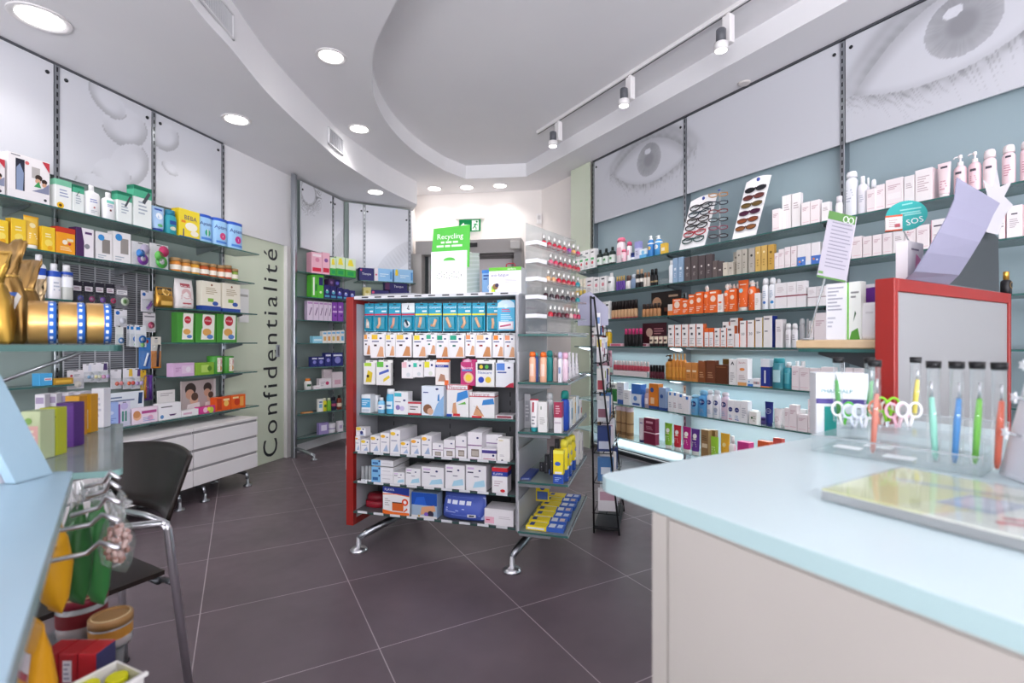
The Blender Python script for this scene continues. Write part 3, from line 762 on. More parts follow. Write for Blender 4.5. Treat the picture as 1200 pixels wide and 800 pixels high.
# ------------------------------------------------------------------ goods
def parse(st):
    """'BASE;op args;op args' -> base colour and print list"""
    q = [x.strip() for x in st.split(';')]; ops = []
    for x in q[1:]:
        if not x: continue
        a = x.split(' '); ops.append(a)
    return q[0], ops
def decals(m, ops, w, h, front, yoff=.0006):
    """print on the front face; front(x, z, off) gives the surface point"""
    lift = [0.]
    def rect(x0, z0, x1, z1, k, nx=1):
        lift[0] += .00012; o = yoff+lift[0]
        vs = []; fs = []
        for i in range(nx+1):
            x = (x0+(x1-x0)*i/nx-.5)*w
            vs += [front(x, z0*h, o), front(x, z1*h, o)]
        for i in range(nx): fs.append((2*i, 2*i+2, 2*i+3, 2*i+1))
        m.add(vs, fs, k)
    for a in ops:
        f = [float(x) if x.replace('.', '').replace('-', '').isdigit() else x for x in a[1:]]
        if a[0] == 'r': rect(f[0], f[1], f[2], f[3], a[5], 4)
        elif a[0] == 'c':
            lift[0] += .00012; o = yoff+lift[0]; n = 14; cx, cz, r = (f[0]-.5)*w, f[1]*h, f[2]*w
            rz_ = r*(f[4] if len(f) > 4 else 1)
            m.add([front(cx+r*math.cos(2*math.pi*i/n), cz+rz_*math.sin(2*math.pi*i/n), o) for i in range(n)], [tuple(range(n))], a[4])
        elif a[0] == 'p':     # polygon: colour then x z pairs
            lift[0] += .00012; o = yoff+lift[0]; v = [float(x) for x in a[2:]]
            m.add([front((v[i]-.5)*w, v[i+1]*h, o) for i in range(0, len(v), 2)], [tuple(range(len(v)//2))], a[1])
        elif a[0] == 't':     # text: string cx cz width colour
            lift[0] += .00012; o = yoff+lift[0]
            s = a[1].replace('_', ' '); cx, cz = (float(a[2])-.5)*w, float(a[3])*h
            m.text(s, lambda u, v: front(cx+u, cz+v, o), float(a[4])*w, a[5])
        elif a[0] == 'v':     # text running upwards
            lift[0] += .00012; o = yoff+lift[0]
            s = a[1].replace('_', ' '); cx, cz = (float(a[2])-.5)*w, float(a[3])*h
            m.text(s, lambda u, v: front(cx-v, cz+u, o), float(a[4])*h, a[5])
        elif a[0] == 'l':     # lines of small print
            n = int(f[4])
            for i in range(n):
                hh = (f[3]-f[1])/n; z = f[3]-hh*(i+.7); ln = (.55, 1, .8, .95, .7, .9, .6)[(i*3+int(f[0]*10)) % 7]
                rect(f[0], z, f[0]+(f[2]-f[0])*ln, z+hh*.42, a[6])
CACHE = {}
def surf(secs, e=2.):
    """front surface of a lofted body"""
    def fn(x, z, off):
        i = 0
        while i < len(secs)-2 and secs[i+1][0] < z: i += 1
        a, b = secs[i], secs[i+1]; t = 0 if b[0] == a[0] else max(0, min(1, (z-a[0])/(b[0]-a[0])))
        rx = a[1]+(b[1]-a[1])*t; ry = a[2]+(b[2]-a[2])*t
        s = max(-.98, min(.98, x/max(rx, 1e-4)))
        return (x*(1+off/max(rx, .003)), -(ry*(1-abs(s)**e)**(1/e)+off), z)
    return fn
def make(kind, w, h, dep, st):
    """-> (main mesh, [(part name, mesh, offset)])"""
    key = (kind, round(w*400), round(h*400), round(dep*200), st)
    if key in CACHE: return CACHE[key]
    base, ops = parse(st)
    opt = {a[0]: a[1:] for a in ops if a[0] in ('cap', 'side', 'top', 'band', 'win', 'body')}
    m = MB(); parts = []
    nm = kind
    if kind == 'box':
        D = dep/2
        m.box(-w/2, w/2, -D, D, 0, h, base, .0009)
        if 'side' in opt:
            for sx in (-1, 1):
                x = sx*(w/2+.0003); m.quad((x, -D+.001, .001), (x, D-.001, .001), (x, D-.001, h-.001), (x, -D+.001, h-.001), opt['side'][0])
        if 'top' in opt: m.quad((-w/2+.001, -D+.001, h+.0003), (w/2-.001, -D+.001, h+.0003), (w/2-.001, D-.001, h+.0003), (-w/2+.001, D-.001, h+.0003), opt['top'][0])
        for a in ops:
            if a[0] == 'band':
                z0, z1 = float(a[1])*h, float(a[2])*h; o = .0005
                m.add([(-w/2-o, D, z0), (-w/2-o, -D-o, z0), (w/2+o, -D-o, z0), (w/2+o, D, z0), (-w/2-o, D, z1), (-w/2-o, -D-o, z1), (w/2+o, -D-o, z1), (w/2+o, D, z1)], [(0, 1, 5, 4), (1, 2, 6, 5), (2, 3, 7, 6)], a[3])
        # tuck flap seam
        m.quad((-w/2+.002, D-.003, h+.0002), (w/2-.002, D-.003, h+.0002), (w/2-.002, D-.0022, h+.0002), (-w/2+.002, D-.0022, h+.0002), 'c9c6c4')
        decals(m, ops, w, h, lambda x, z, o: (x, -D-o, z))
    elif kind in ('bot', 'pump', 'spray', 'jar', 'can', 'dome'):
        rx = w/2; ry = dep/2; ce = 2.6 if dep < w*.85 else 2.
        cc = opt.get('cap', ['ffffff', '.2', ''])
        cf = float(cc[1]); ck = cc[0]; cs = float(cc[2]) if len(cc) > 2 and cc[2] else .5
        if kind == 'jar':
            hb = h*(1-cf); secs = [(0, rx*.9, ry*.9), (h*.05, rx*.97, ry*.97), (hb*.9, rx*.97, ry*.97), (hb, rx*.86, ry*.86)]
            c = MB(); c.loft([(0, rx, ry), (h*cf*.93, rx, ry), (h*cf, rx*.93, ry*.93)], ck, 18); parts.append(('lid', c, hb))
        elif kind == 'can':
            secs = [(0, rx*.97, ry*.97), (h*.02, rx, ry), (h*.97, rx, ry), (h, rx*.95, ry*.95)]
        else:
            hb = h*(1-cf); sh = min(hb*.16, rx*.8)
            secs = [(0, rx*.9, ry*.9), (h*.02, rx, ry), (hb-sh, rx, ry), (hb-sh*.45, rx*.86, ry*.86), (hb-sh*.1, rx*(cs+.08), ry*(cs+.08)), (hb, rx*cs, ry*cs)]
            c = MB(); hc = h*cf
            if kind == 'bot': c.loft([(0, rx*cs*1.06, ry*cs*1.06), (hc*.92, rx*cs*1.02, ry*cs*1.02), (hc, rx*cs*.92, ry*cs*.92)], ck, 14)
            elif kind == 'dome': c.loft([(0, rx*.93, ry*.93), (hc*.6, rx*.9, ry*.9), (hc*.9, rx*.72, ry*.72), (hc, rx*.4, ry*.4)], ck, 16)
            elif kind == 'pump':
                c.loft([(0, rx*.5, rx*.5), (hc*.35, rx*.46, rx*.46), (hc*.37, rx*.16, rx*.16), (hc*.7, rx*.16, rx*.16), (hc*.71, rx*.34, rx*.34), (hc*.97, rx*.3, rx*.3), (hc, rx*.2, rx*.2)], ck, 12)
                c.tube([(0, 0, hc*.86), (-rx*.8, -.002, hc*.86), (-rx*1.05, -.002, hc*.72)], rx*.13, ck, 6)
            else:
                c.loft([(0, rx*.55, rx*.5), (hc*.3, rx*.5, rx*.45), (hc*.4, rx*.25, rx*.25), (hc*.6, rx*.3, rx*.3), (hc*.95, rx*.34, rx*.26), (hc, rx*.2, rx*.2)], ck, 12)
                c.box(-rx*.75, rx*.2, -rx*.14, rx*.14, hc*.68, hc*.9, ck)
            parts.append(('cap', c, hb-.0005))
        S2 = []
        for q in secs: S2.append((q[0], q[1], q[2], None, ce))
        m.loft(S2, base, 18)
        fr = surf(secs, ce)
        for a in ops:
            if a[0] == 'band':
                z0, z1 = float(a[1])*h, float(a[2])*h; o = .0006
                m.loft([(z0, rx+o, ry+o, None, ce), (z1, rx+o, ry+o, None, ce)], a[3], 18, cap=False)
        decals(m, ops, w, h, fr, .0009)
    elif kind == 'tube':
        rx = w/2; ry = min(dep/2, rx*.8); cc = opt.get('cap', ['ffffff', '.12']); hc = h*float(cc[1])
        secs = [(hc, rx*.8, ry), (hc+h*.05, rx*.84, ry), (h*.55, rx*.93, ry*.7), (h*.93, rx, .0035), (h, rx, .002)]
        m.loft(secs, base, 18)
        c = MB(); c.loft([(0, rx*.74, ry*.92), (hc*.9, rx*.76, ry*.95), (hc, rx*.7, ry*.9)], cc[0], 16); parts.append(('cap', c, 0))
        m.box(-rx*.98, rx*.98, -.0028, .0028, h*.955, h, opt.get('top', [base])[0], .0005)
        decals(m, ops, w, h, surf(secs), .0009)
    elif kind == 'blis':      # hanging card with a bubble, hook slot at the top
        D = .0012; hb = float(opt.get('body', [.55])[0]); m.box(-w/2, w/2, -D, D, 0, h, base, .0006)
        m.box(-w*.13, w*.13, -D-.0006, -D, h*.93, h*.965, '33363a', .0002)
        decals(m, ops, w, h, lambda x, z, o: (x, -D-o, z))
        k = opt.get('win', ['clear'])[0]; c = MB(); bd = max(dep-.003, .004)
        zz = [.04*h, hb*h]; xx = w*.42
        vs = [(-xx, -D, zz[0]), (xx, -D, zz[0]), (xx, -D, zz[1]), (-xx, -D, zz[1])]
        s2 = .86; vs += [(-xx*s2, -D-bd, zz[0]+.006), (xx*s2, -D-bd, zz[0]+.006), (xx*s2, -D-bd, zz[1]-.008), (-xx*s2, -D-bd, zz[1]-.008)]
        c.add(vs, [(4, 5, 6, 7), (0, 1, 5, 4), (1, 2, 6, 5), (2, 3, 7, 6), (3, 0, 4, 7)], k)
        if 'win' in opt and len(opt['win']) > 1:     # what is shown on the bubble
            b2 = [o for o in ops if o[0] in ('W', 'WC')]
            for o in b2:
                f = [float(x) for x in o[1:-1]]
                if o[0] == 'W': c.tube([((f[i]-.5)*w, -D-bd-.0008, f[i+1]*h) for i in range(1, len(f), 2)], f[0]*w, o[-1], 6)
                else: c.tube([((f[0]-.5)*w, -D-bd, f[1]*h), ((f[0]-.5)*w, -D-bd-.001, f[1]*h)], f[2]*w, o[-1], 12)
        parts.append(('bubble', c, 0))
    elif kind == 'hang':      # hanging folded carton with header flap
        D = dep/2; hb = h*.9
        m.box(-w/2, w/2, -D, D, 0, hb, base, .0009)
        m.box(-w/2, w/2, D-.0012, D, hb-.002, h, base, .0004); m.box(-w*.14, w*.14, D-.002, D-.0008, h*.945, h*.975, '33363a', .0002)
        decals(m, ops, w, h, lambda x, z, o: (x, -D-o, z) if z < hb*1.045 else (x, D-.0012-o, z))
    elif kind == 'pouch':
        rx = w/2; ry = dep/2
        secs = [(0, rx*.92, ry*.5), (h*.08, rx, ry*.9), (h*.4, rx*.98, ry), (h*.75, rx*.94, ry*.6), (h*.93, rx*.92, .003), (h, rx*.92, .0015)]
        m.loft([q+(None, 2.6) for q in secs], base, 20)
        decals(m, ops, w, h, surf(secs, 2.6), .001)
    elif kind == 'pol':       # nail polish
        cc = opt.get('cap', ['m:d9d4cf', '.5']); hb = h*(1-float(cc[1])); r = w/2
        m.loft([(0, r*.9, r*.9), (hb*.06, r, r), (hb*.8, r, r), (hb*.95, r*.6, r*.6), (hb, r*.45, r*.45)], base, 12)
        c = MB(); c.loft([(0, r*.62, r*.62), (h-hb-.001, r*.5, r*.5), (h-hb, r*.44, r*.44)], cc[0], 10); parts.append(('cap', c, hb))
    me = m.mesh(nm)
    P = [(n, c.mesh(n), z) for n, c, z in parts]
    CACHE[key] = (me, P)
    return CACHE[key]

NAMES = {'box': ('carton', 'box'), 'bot': ('bottle', 'bottle'), 'pump': ('pump_bottle', 'bottle'), 'spray': ('spray_bottle', 'bottle'), 'dome': ('bottle', 'bottle'),
         'jar': ('jar', 'jar'), 'can': ('tin', 'tin'), 'tube': ('cream_tube', 'tube'), 'blis': ('blister_pack', 'packet'), 'hang': ('hanging_pack', 'packet'), 'pouch': ('pouch', 'bag'), 'pol': ('nail_polish', 'nail polish')}
DEPR = {'box': .62, 'bot': .8, 'pump': .9, 'spray': .85, 'dome': .8, 'jar': 1., 'can': 1., 'tube': .55, 'blis': .15, 'hang': .2, 'pouch': .45, 'pol': 1.}
def place(kind, w, h, st, loc, rz, label, name=None, cat=None, dep=None, group=None, M=None):
    """copies of one article share their mesh; every copy is an object of its own with its own parts"""
    d = dep if dep else w*DEPR[kind]
    me, parts = make(kind, w, h, d, st)
    nn = NAMES[kind]
    o = link(name or nn[0], me, None, loc, rz, M); tag(o, label, cat or nn[1], group)
    for n, pm, z in parts: link(n, pm, o, (0, 0, z))
    return o
class Ctx: pass
X_ = Ctx()
def SH(fr, z, d, crop, phrase):
    X_.fr, X_.z, X_.d, X_.crop, X_.ph = fr, z, d, crop, phrase
OCC = {}
def cx_(x): return X_.crop[0]+x/X_.crop[2]
def cy_(y): return X_.crop[1]+y/X_.crop[2]
def P(kind, x0, x1, yt, st, desc, n=1, name=None, cat=None, dep=None, fill=.86, back=0., lift=0., hang=None, rz=0., yb=None, sw=None, maxd=None):
    """goods on the current shelf: x0..x1 and top yt are read from the photo crop; n equal ones side by side"""
    fr = X_.fr; d = X_.d-back
    ta, tb = fr.t(cx_(x0), d), fr.t(cx_(x1), d)
    pitch = (tb-ta)/n
    for i in range(n):
        tc = ta+pitch*(i+.5); w = abs(pitch)*(fill if n > 1 else .96)
        tm = fr.t(cx_((x0+x1)/2), d); Ym = fr.pt(tm, d).y
        if yb is not None:                           # hanging: bottom given too
            zt = H+(CY-cy_(yt))/F*Ym; zb = H+(CY-cy_(yb))/F*Ym; h = zt-zb; z = zb
        else:
            h = H+(CY-cy_(yt))/F*Ym-X_.z; z = X_.z+.0008+lift; h -= lift
        h = max(.012, h)
        if sw: w = sw
        dd = dep if dep else min(w*DEPR[kind], .11 if maxd is None else maxd)
        if kind == 'box' and not dep: dd = max(dd, min(.03, w))
        a_, b_ = tc-w/2, tc+w/2; df = d
        if yb is None:                               # goods stand beside or behind one another, never inside
            for _ in range(6):
                hit = None
                for c_, e_, f_, g_ in OCC.setdefault((id(fr), round(z, 2)), []):
                    if min(b_, e_)-max(a_, c_) > .0004 and df > g_-.0005 and df-dd < f_+.0005: hit = (c_, e_, f_, g_); break
                if not hit: break
                c_, e_, f_, g_ = hit; ov = min(b_, e_)-max(a_, c_)
                if ov < .45*(b_-a_):
                    if (a_+b_) < (c_+e_): b_ = c_-.0008
                    else: a_ = e_+.0008
                else: df = g_-.0015
            OCC[id(fr), round(z, 2)].append((a_, b_, df, df-dd))
            tc = (a_+b_)/2; w = max(.008, b_-a_)
            if kind in ('jar', 'can'): dd = min(dd, w)
        q = fr.pt(tc, df)
        q = fr.pt(tc, df-dd/2)
        lab = desc if n == 1 else '%s, %s from left of %s' % (desc, ORD[i], NUM[n])
        lab += ', '+X_.ph
        if len(re.findall(r"[A-Za-z0-9][A-Za-z0-9'-]*", lab)) > 16: lab = lab.replace(' from left', '')
        place(kind, w, h, st, (q.x, q.y, z), fr.rz+rz, lab, name, cat, dd, ('%s row, %s' % (desc, X_.ph)) if n > 1 else 'goods on the '+X_.ph.replace('on the ', ''))

# ---- print styles
WP = 'f1ecec;l .2 .55 .8 .75 3 b9a9ac'                      # white carton, faint print
WPINK = 'f3e9ea;l .15 .62 .85 .8 3 c9a6ae;r .1 .12 .9 .14 e3b8c0'
DASH = 'f2eeee;r .25 .72 .75 .8 3a3a3e;r .25 .5 .75 .56 c44a55;l .2 .12 .8 .4 4 b5b0b2'
ORS = 'f4efec;r .1 .0 .9 .03 e8703a;r .12 .78 .55 .86 6a6468;r .3 .52 .62 .62 4d4a50;l .15 .1 .8 .4 4 c8c0c0;side e07040'
SUN = 'e8682a;c .5 .62 .3 f3d9c8;l .15 .1 .85 .35 3 f6d8c6;r .15 .86 .85 .93 f6e0d4'
T7, T8 = (660, 180, 4.), (660, 380, 5.)
Q1, Q2, Q3, Q4 = (840, 180, 5.715), (840, 300, 6.), (840, 400, 5.715), (960, 140, 4.446)
DF = .318
# ================= wall with the eye posters
SH(RW, ZRS[0], DF, T7, 'top shelf below eye pictures')
P('box', 48, 150, 455, 'f1efee;r .25 .8 .75 .86 3a3a3e;r .2 .45 .8 .55 4fae66;c .5 .3 .2 c8505c;l .2 .06 .8 .16 2 9a9a9a', 'white carton with green and red print', 4)
P('bot', 150, 236, 443, '20302c;cap 1a2320 .2 .4;band .12 .55 dfe6e0;r .3 .3 .7 .42 4f9a5a', 'dark green bottle with pale label', 3, fill=.78)
P('dome', 243, 276, 392, 'f3e6ea;cap e7748f .16;r .2 .3 .8 .6 e9b6c4;l .25 .35 .75 .55 3 c06a84', 'tall white bottle with pink cap')
P('dome', 265, 286, 448, 'f0c3cf;cap e7748f .2;r .25 .3 .75 .6 f6e6ea', 'short pink bottle between two white ones', back=-.02)
P('dome', 286, 310, 412, 'f4eef0;cap d9557a .2;r .2 .3 .8 .55 e7a3b8', 'medium white bottle with magenta cap')
P('jar', 304, 332, 465, '2a3f85;cap 1d2f6b .35;band .1 .4 e9edf4', 'navy blue cream jar')
P('box', 334, 358, 412, 'cfcfe6;band .62 1 9a9bd0;l .2 .2 .8 .5 3 8a8aa8', 'lilac and white carton')
P('box', 355, 390, 447, 'e6f0f6;band 0 .4 5fa8d8;c .5 .62 .22 7fc0e6', 'small pale blue carton')
P('spray', 388, 414, 383, '3f86c8;cap f3f3f3 .2 .5;c .5 .4 .28 f2c64a;band .58 .64 f0f4f8', 'blue sun spray with yellow disc', 1)
P('spray', 419, 451, 381, '4a9ad8;cap f3f3f3 .2 .5;c .5 .42 .26 f4f4f0;band .62 .68 f0f4f8', 'wider blue sun spray with white disc', 1)
P('box', 455, 481, 420, 'e9bf4a;r .2 .3 .8 .6 f6ead0', 'small yellow carton beside the spectacles')
SH(RW, ZRS[0], DF, Q1, 'top shelf below eye pictures')
P('box', 370, 420, 372, WPINK, 'short white carton by the sunglasses board')
P('box', 419, 500, 281, WP+';r .48 .0 .5 1 ddd4d6', 'tall wide white carton', back=.03)
P('box', 502, 560, 265, WP, 'tallest white carton', back=.02)
P('box', 565, 624, 327, WPINK, 'white carton below the tallest one')
P('box', 626, 688, 312, WPINK, 'white carton right of the lower one')
P('box', 700, 757, 325, WP, 'white carton by the small stick')
P('bot', 788, 836, 283, 'f2eff0;cap e6e2e6 .3 .8', 'slim white stick bottle')
P('dome', 850, 930, 115, 'e8eaf0;cap f4f4f6 .14;l .2 .3 .8 .6 5 b9bccb', 'tall white aerosol can by the upright', cat='spray can', name='aerosol_can')
P('bot', 936, 998, 148, 'eceaf0;cap f4f4f6 .2 .45;l .25 .3 .75 .5 4 b9bccb', 'white bottle with slim neck')
P('bot', 998, 1022, 160, 'edeaf0;cap f4f4f6 .25 .6', 'narrow white bottle', back=.05)
P('dome', 1026, 1064, 170, 'edeaf0;cap f4f4f6 .25', 'rounded white bottle', back=.06)
SH(RW, ZRS[0], DF, Q4, 'top shelf below eye pictures')
P('box', 246, 292, 362, WPINK, 'low white carton before the white bottles', back=-.01)
P('box', 292, 341, 340, WPINK, 'white carton left of the wide pair')
P('box', 344, 438, 308, WPINK+';r .12 .3 .88 .5 f6f0f0', 'wide pinkish white carton')
P('box', 441, 496, 293, WP, 'white carton next to the big square one')
P('box', 498, 590, 258, 'f2ebeb;l .15 .3 .85 .8 7 c9b4b8;side ecd3d6', 'big square white carton', dep=.1)
P('tube', 610, 682, 224, 'f2dcdf;cap f3e7e8 .1;r .25 .84 .75 .9 55505a;l .25 .2 .75 .5 4 d29aa6', 'pale pink tube with flat top')
P('pump', 690, 762, 180, 'f3d5da;cap f4eeee .28;r .25 .5 .7 .56 55505a;l .25 .2 .75 .4 4 c98e9c', 'pink pump bottle', 1)
P('pump', 767, 838, 163, 'f3d0d7;cap f4eeee .27;r .25 .5 .7 .56 4c4852;l .25 .2 .75 .4 4 c98e9c', 'taller pink pump bottle', 1)
P('dome', 845, 918, 152, 'f4dfe2;cap f3e8e9 .22;r .3 .5 .75 .56 55505a', 'pink bottle with wide white lid')
P('dome', 944, 1018, 128, 'f3d7dc;cap f6ecec .2;r .35 .66 .75 .71 4c4852;l .25 .2 .75 .5 5 c98e9c', 'tall pink bottle with pale lid', 1)
P('dome', 1040, 1110, 106, 'f3d3d9;cap f6ecec .2;l .25 .2 .75 .5 5 c98e9c', 'pink bottle at the picture edge', 1)

SH(RW, ZRS[1], DF, T7, 'second shelf below eye pictures')
P('tube', 52, 104, 588, 'f2ead8;cap e9c860 .3;l .3 .4 .7 .7 3 b89a50', 'small cream tube with yellow cap', 3)
P('box', 105, 139, 580, DASH, 'narrow white carton with dark dashes')
P('box', 140, 202, 577, 'f1efee;r .25 .8 .75 .88 3a3a3e;c .5 .5 .22 d98a96;l .2 .1 .8 .3 3 b0b0b0', 'white carton with pink dot', 2)
P('bot', 204, 229, 558, 'f0f0ef;cap eceaea .2 .5;r .25 .45 .75 .55 4a4a4e', 'white dropper bottle')
P('bot', 245, 287, 573, '6a4aa0;cap d8b35c .35 .6', 'thin purple stick with gold cap', 4, fill=.75)
P('bot', 288, 311, 570, 'e9e4e2;cap 6a5048 .4 .7', 'white and brown make-up bottle')
P('bot', 311, 335, 565, '7f93b0;cap c9d0da .3 .6', 'grey-blue make-up bottle')
P('bot', 335, 371, 542, '2b2a2c;cap c6a88a .25 .7;band .3 .5 e3ddd6', 'black bottle with beige cap', 2, fill=.8)
P('bot', 372, 404, 556, 'd9cfc6;cap 8c6a55 .35 .7', 'beige bottle with brown cap', 2, fill=.85)
P('bot', 404, 438, 540, '1f1f22;cap 151517 .35 .8;band .2 .3 a08a66', 'black bottle with black cap', 2, fill=.85)
P('can', 441, 488, 585, 'clear', 'clear low tray', dep=.05, name='display_tray', cat='tray')
P('bot', 491, 511, 500, 'eceff2;cap f6f6f6 .2 .6', 'slim white spray')
P('box', 512, 564, 487, '8fa9c4;r .3 .5 .7 .6 dfe8ef;l .3 .2 .7 .4 3 d0dce6', 'grey-blue carton', 2)
P('box', 566, 631, 483, '5b5152;c .5 .55 .16 d9d3cf;l .3 .2 .7 .35 3 a59c9a', 'dark grey carton with pale emblem', 2)
P('box', 632, 699, 474, '544a4c;c .5 .55 .14 e3dcd6;l .3 .2 .7 .35 3 a59c9a', 'taller dark brown carton with pale emblem', 2)
P('box', 699, 722, 502, '675c5a;r .3 .5 .7 .6 cfc6be', 'narrow taupe carton')
P('box', 724, 746, 505, '5a5050;r .3 .4 .7 .5 cfc6be', 'narrow dark carton')
P('box', 748, 770, 510, 'cfc7b8;r .3 .5 .7 .6 7a7068', 'narrow beige carton')
P('box', 772, 796, 508, 'bdb6aa;r .3 .5 .7 .6 6a625c', 'narrow greige carton')
SH(RW, ZRS[1], DF, Q1, 'second shelf below eye pictures')
P('box', 91, 127, 655, 'a9a397;c .5 .75 .2 6f6a62;l .3 .2 .7 .5 3 837d74', 'grey-beige carton')
P('box', 130, 202, 642, 'b6b0a4;c .5 .78 .2 6f6a62;l .3 .2 .7 .5 3 8a847a', 'taller grey-beige carton', 2)
P('box', 212, 253, 633, 'b4ada2;c .5 .7 .2 35322f;l .3 .2 .7 .4 3 837d74', 'grey carton with black disc')
P('box', 255, 337, 618, 'd2ad62;c .5 .75 .2 f0dfb4;l .3 .2 .7 .5 3 9a7a3c', 'gold carton', 2)
P('box', 341, 383, 608, 'c9a050;c .5 .7 .2 6f5424;l .3 .2 .7 .5 3 8f7238', 'gold carton with brown disc')
P('box', 385, 412, 665, WPINK, 'small white carton beside the gold ones')
P('box', 413, 450, 640, WPINK, 'white carton, low')
P('box', 451, 536, 622, WPINK, 'taller white carton', 2)
P('box', 539, 593, 610, 'f2eef0;band 0 .42 5b86cf;c .3 .2 .14 e58a4a;c .7 .25 .12 e9eef8;c .5 .1 .14 3a62b0', 'white carton with blue floral foot', 1)
P('box', 594, 629, 602, 'f2eef0;band 0 .2 e9eef8', 'slim white carton between floral ones')
P('box', 632, 690, 594, 'f2eef0;band 0 .4 4f7acb;c .3 .25 .14 e58a4a;c .7 .2 .12 e9eef8', 'taller white carton with blue floral foot')
P('box', 705, 890, 575, WP, 'white carton half behind the leaflet sign', 3)
SH(RW, ZRS[1], DF, Q4, 'second shelf below eye pictures')
P('box', 166, 222, 610, WPINK, 'white carton just right of the leaflet sign')
P('box', 224, 382, 600, WPINK, 'white pink-print carton', 3, fill=.88)
P('box', 383, 442, 578, WP, 'tall white carton under the turquoise sign')
P('box', 445, 502, 560, WPINK+';c .3 .8 .05 d0504a', 'white carton with red dot')
P('box', 506, 574, 550, WPINK, 'white carton behind the navy boxes')
P('box', 582, 655, 520, 'f3eeee;r .2 .75 .8 .8 4c4852;r 0 0 .06 1 d9a0ae;l .2 .2 .8 .5 4 c9b4b8', 'white carton beside the curved card')
P('box', 458, 514, 643, '232a66', 'low navy box in front of white cartons', back=-.012, dep=.02)
P('box', 516, 592, 598, '262d70', 'taller navy box in front of white cartons', back=-.012, dep=.02)
P('box', 935, 968, 478, 'f3eeee;side e9b9c2;l .2 .4 .8 .7 3 a8a0a6', 'slim white carton beside the grey board')
P('box', 975, 1060, 448, 'f3eeee;side e9c3c9;r .3 .72 .7 .76 4c4852;l .2 .3 .8 .6 5 c0b4b8', 'large white carton at the far right', dep=.06)

SH(RW, ZRS[2], DF, T7, 'third shelf below eye pictures')
P('box', 148, 218, 695, 'f1efee;r .25 .75 .75 .85 3a3a3e;c .5 .4 .18 3a3a3e;l .2 .1 .8 .2 2 b0b0b0', 'white carton with black dots', 3)
m8 = 'cba37c;cap 241c1c .5 .9;band .0 .06 a8323c'
P('bot', 222, 344, 688, m8, 'beige foundation bottle with black cap', 8, name='foundation_bottle', fill=.84)
P('bot', 366, 452, 702, 'b9855a;cap 3a2c26 .4 .8', 'brown foundation bottle at the make-up poster', 5, name='foundation_bottle', back=-.01)
P('box', 410, 556, 645, '2b2321;c .2 .55 .16 c99a78;r .45 .2 .95 .35 7a4a3a;r .6 .76 .9 .84 b99a80', 'dark make-up poster board with face', dep=.006, back=.08, name='display_board', cat='board')
P('box', 490, 512, 706, 'd9d2cc;band 0 .4 e07a3a', 'narrow white and orange carton')
P('box', 508, 556, 680, SUN, 'low orange sun cream carton')
P('box', 556, 586, 685, SUN, 'narrow orange sun cream carton')
P('box', 587, 617, 660, SUN, 'orange sun cream carton, left of three')
P('box', 619, 653, 648, SUN, 'orange sun cream carton, middle of three')
P('spray', 655, 680, 618, SUN+';cap f2ece8 .22 .5', 'orange sun spray with white nozzle')
P('box', 681, 724, 640, SUN, 'wide orange sun cream carton')
P('box', 712, 748, 660, 'f3ece8;r .2 .5 .8 .6 e8682a;l .2 .1 .8 .4 4 c9b8b0', 'white carton among orange ones')
P('spray', 750, 775, 610, SUN+';cap f2ece8 .22 .5', 'orange sun spray right of white carton')
P('box', 776, 808, 632, SUN, 'orange carton right of sprays')
SH(RW, ZRS[2], DF, Q2, 'third shelf below eye pictures')
P('box', 2, 40, 262, 'f3ece8;r .2 .5 .8 .6 e8682a', 'small white and orange carton')
P('spray', 42, 77, 190, SUN+';cap f2ece8 .24 .5', 'orange sun spray with frosted cap', 1)
P('spray', 80, 134, 192, SUN+';cap f2ece8 .2 .5;band .02 .3 f3d9c8', 'orange sun spray, twin pair', 2, fill=.9)
P('tube', 137, 212, 168, 'e8682a;cap f0e6e0 .12;top e8682a;c .35 .66 .2 9fd4e0;l .2 .2 .8 .42 3 f6dccb;r .2 .84 .8 .87 f6dccb', 'large orange sun tube with pale blue disc')
P('spray', 208, 264, 170, SUN+';cap f2ece8 .2 .5', 'largest orange sun spray')
P('spray', 256, 292, 178, 'e8682a;cap f2ece8 .24 .5;band .45 .55 f3d9c8', 'orange sun spray partly behind white carton', back=.05)
P('box', 265, 302, 260, 'f3eeec;l .2 .3 .8 .7 5 c9b8b0', 'low white carton by the orange sprays')
P('dome', 312, 356, 155, 'f0f2f6;cap f5f5f7 .2;c .5 .22 .22 3f74c0;l .25 .35 .75 .6 4 a9bad0', 'white bottle with blue drop', 2 if 0 else 1)
P('dome', 360, 406, 150, 'f0f2f6;cap f5f5f7 .2;c .6 .22 .24 3b8fd0;l .25 .35 .75 .6 4 a9bad0', 'white bottle with bright blue drop')
P('dome', 411, 444, 160, 'f0f2f6;cap f5f5f7 .2', 'white bottle behind the red-line cartons', back=.06)
RL = 'f3eff0;band .44 .49 9a4a58;l .2 .62 .8 .85 4 d6cccd'
P('box', 408, 491, 190, RL, 'wide white carton with red line')
P('box', 492, 626, 178, RL, 'white carton with red line', 2, fill=.95)
P('box', 637, 767, 214, 'f3eff0;band .44 .49 b6a2a8;l .2 .62 .8 .85 4 d6cccd', 'white carton with grey line', 2, fill=.95)

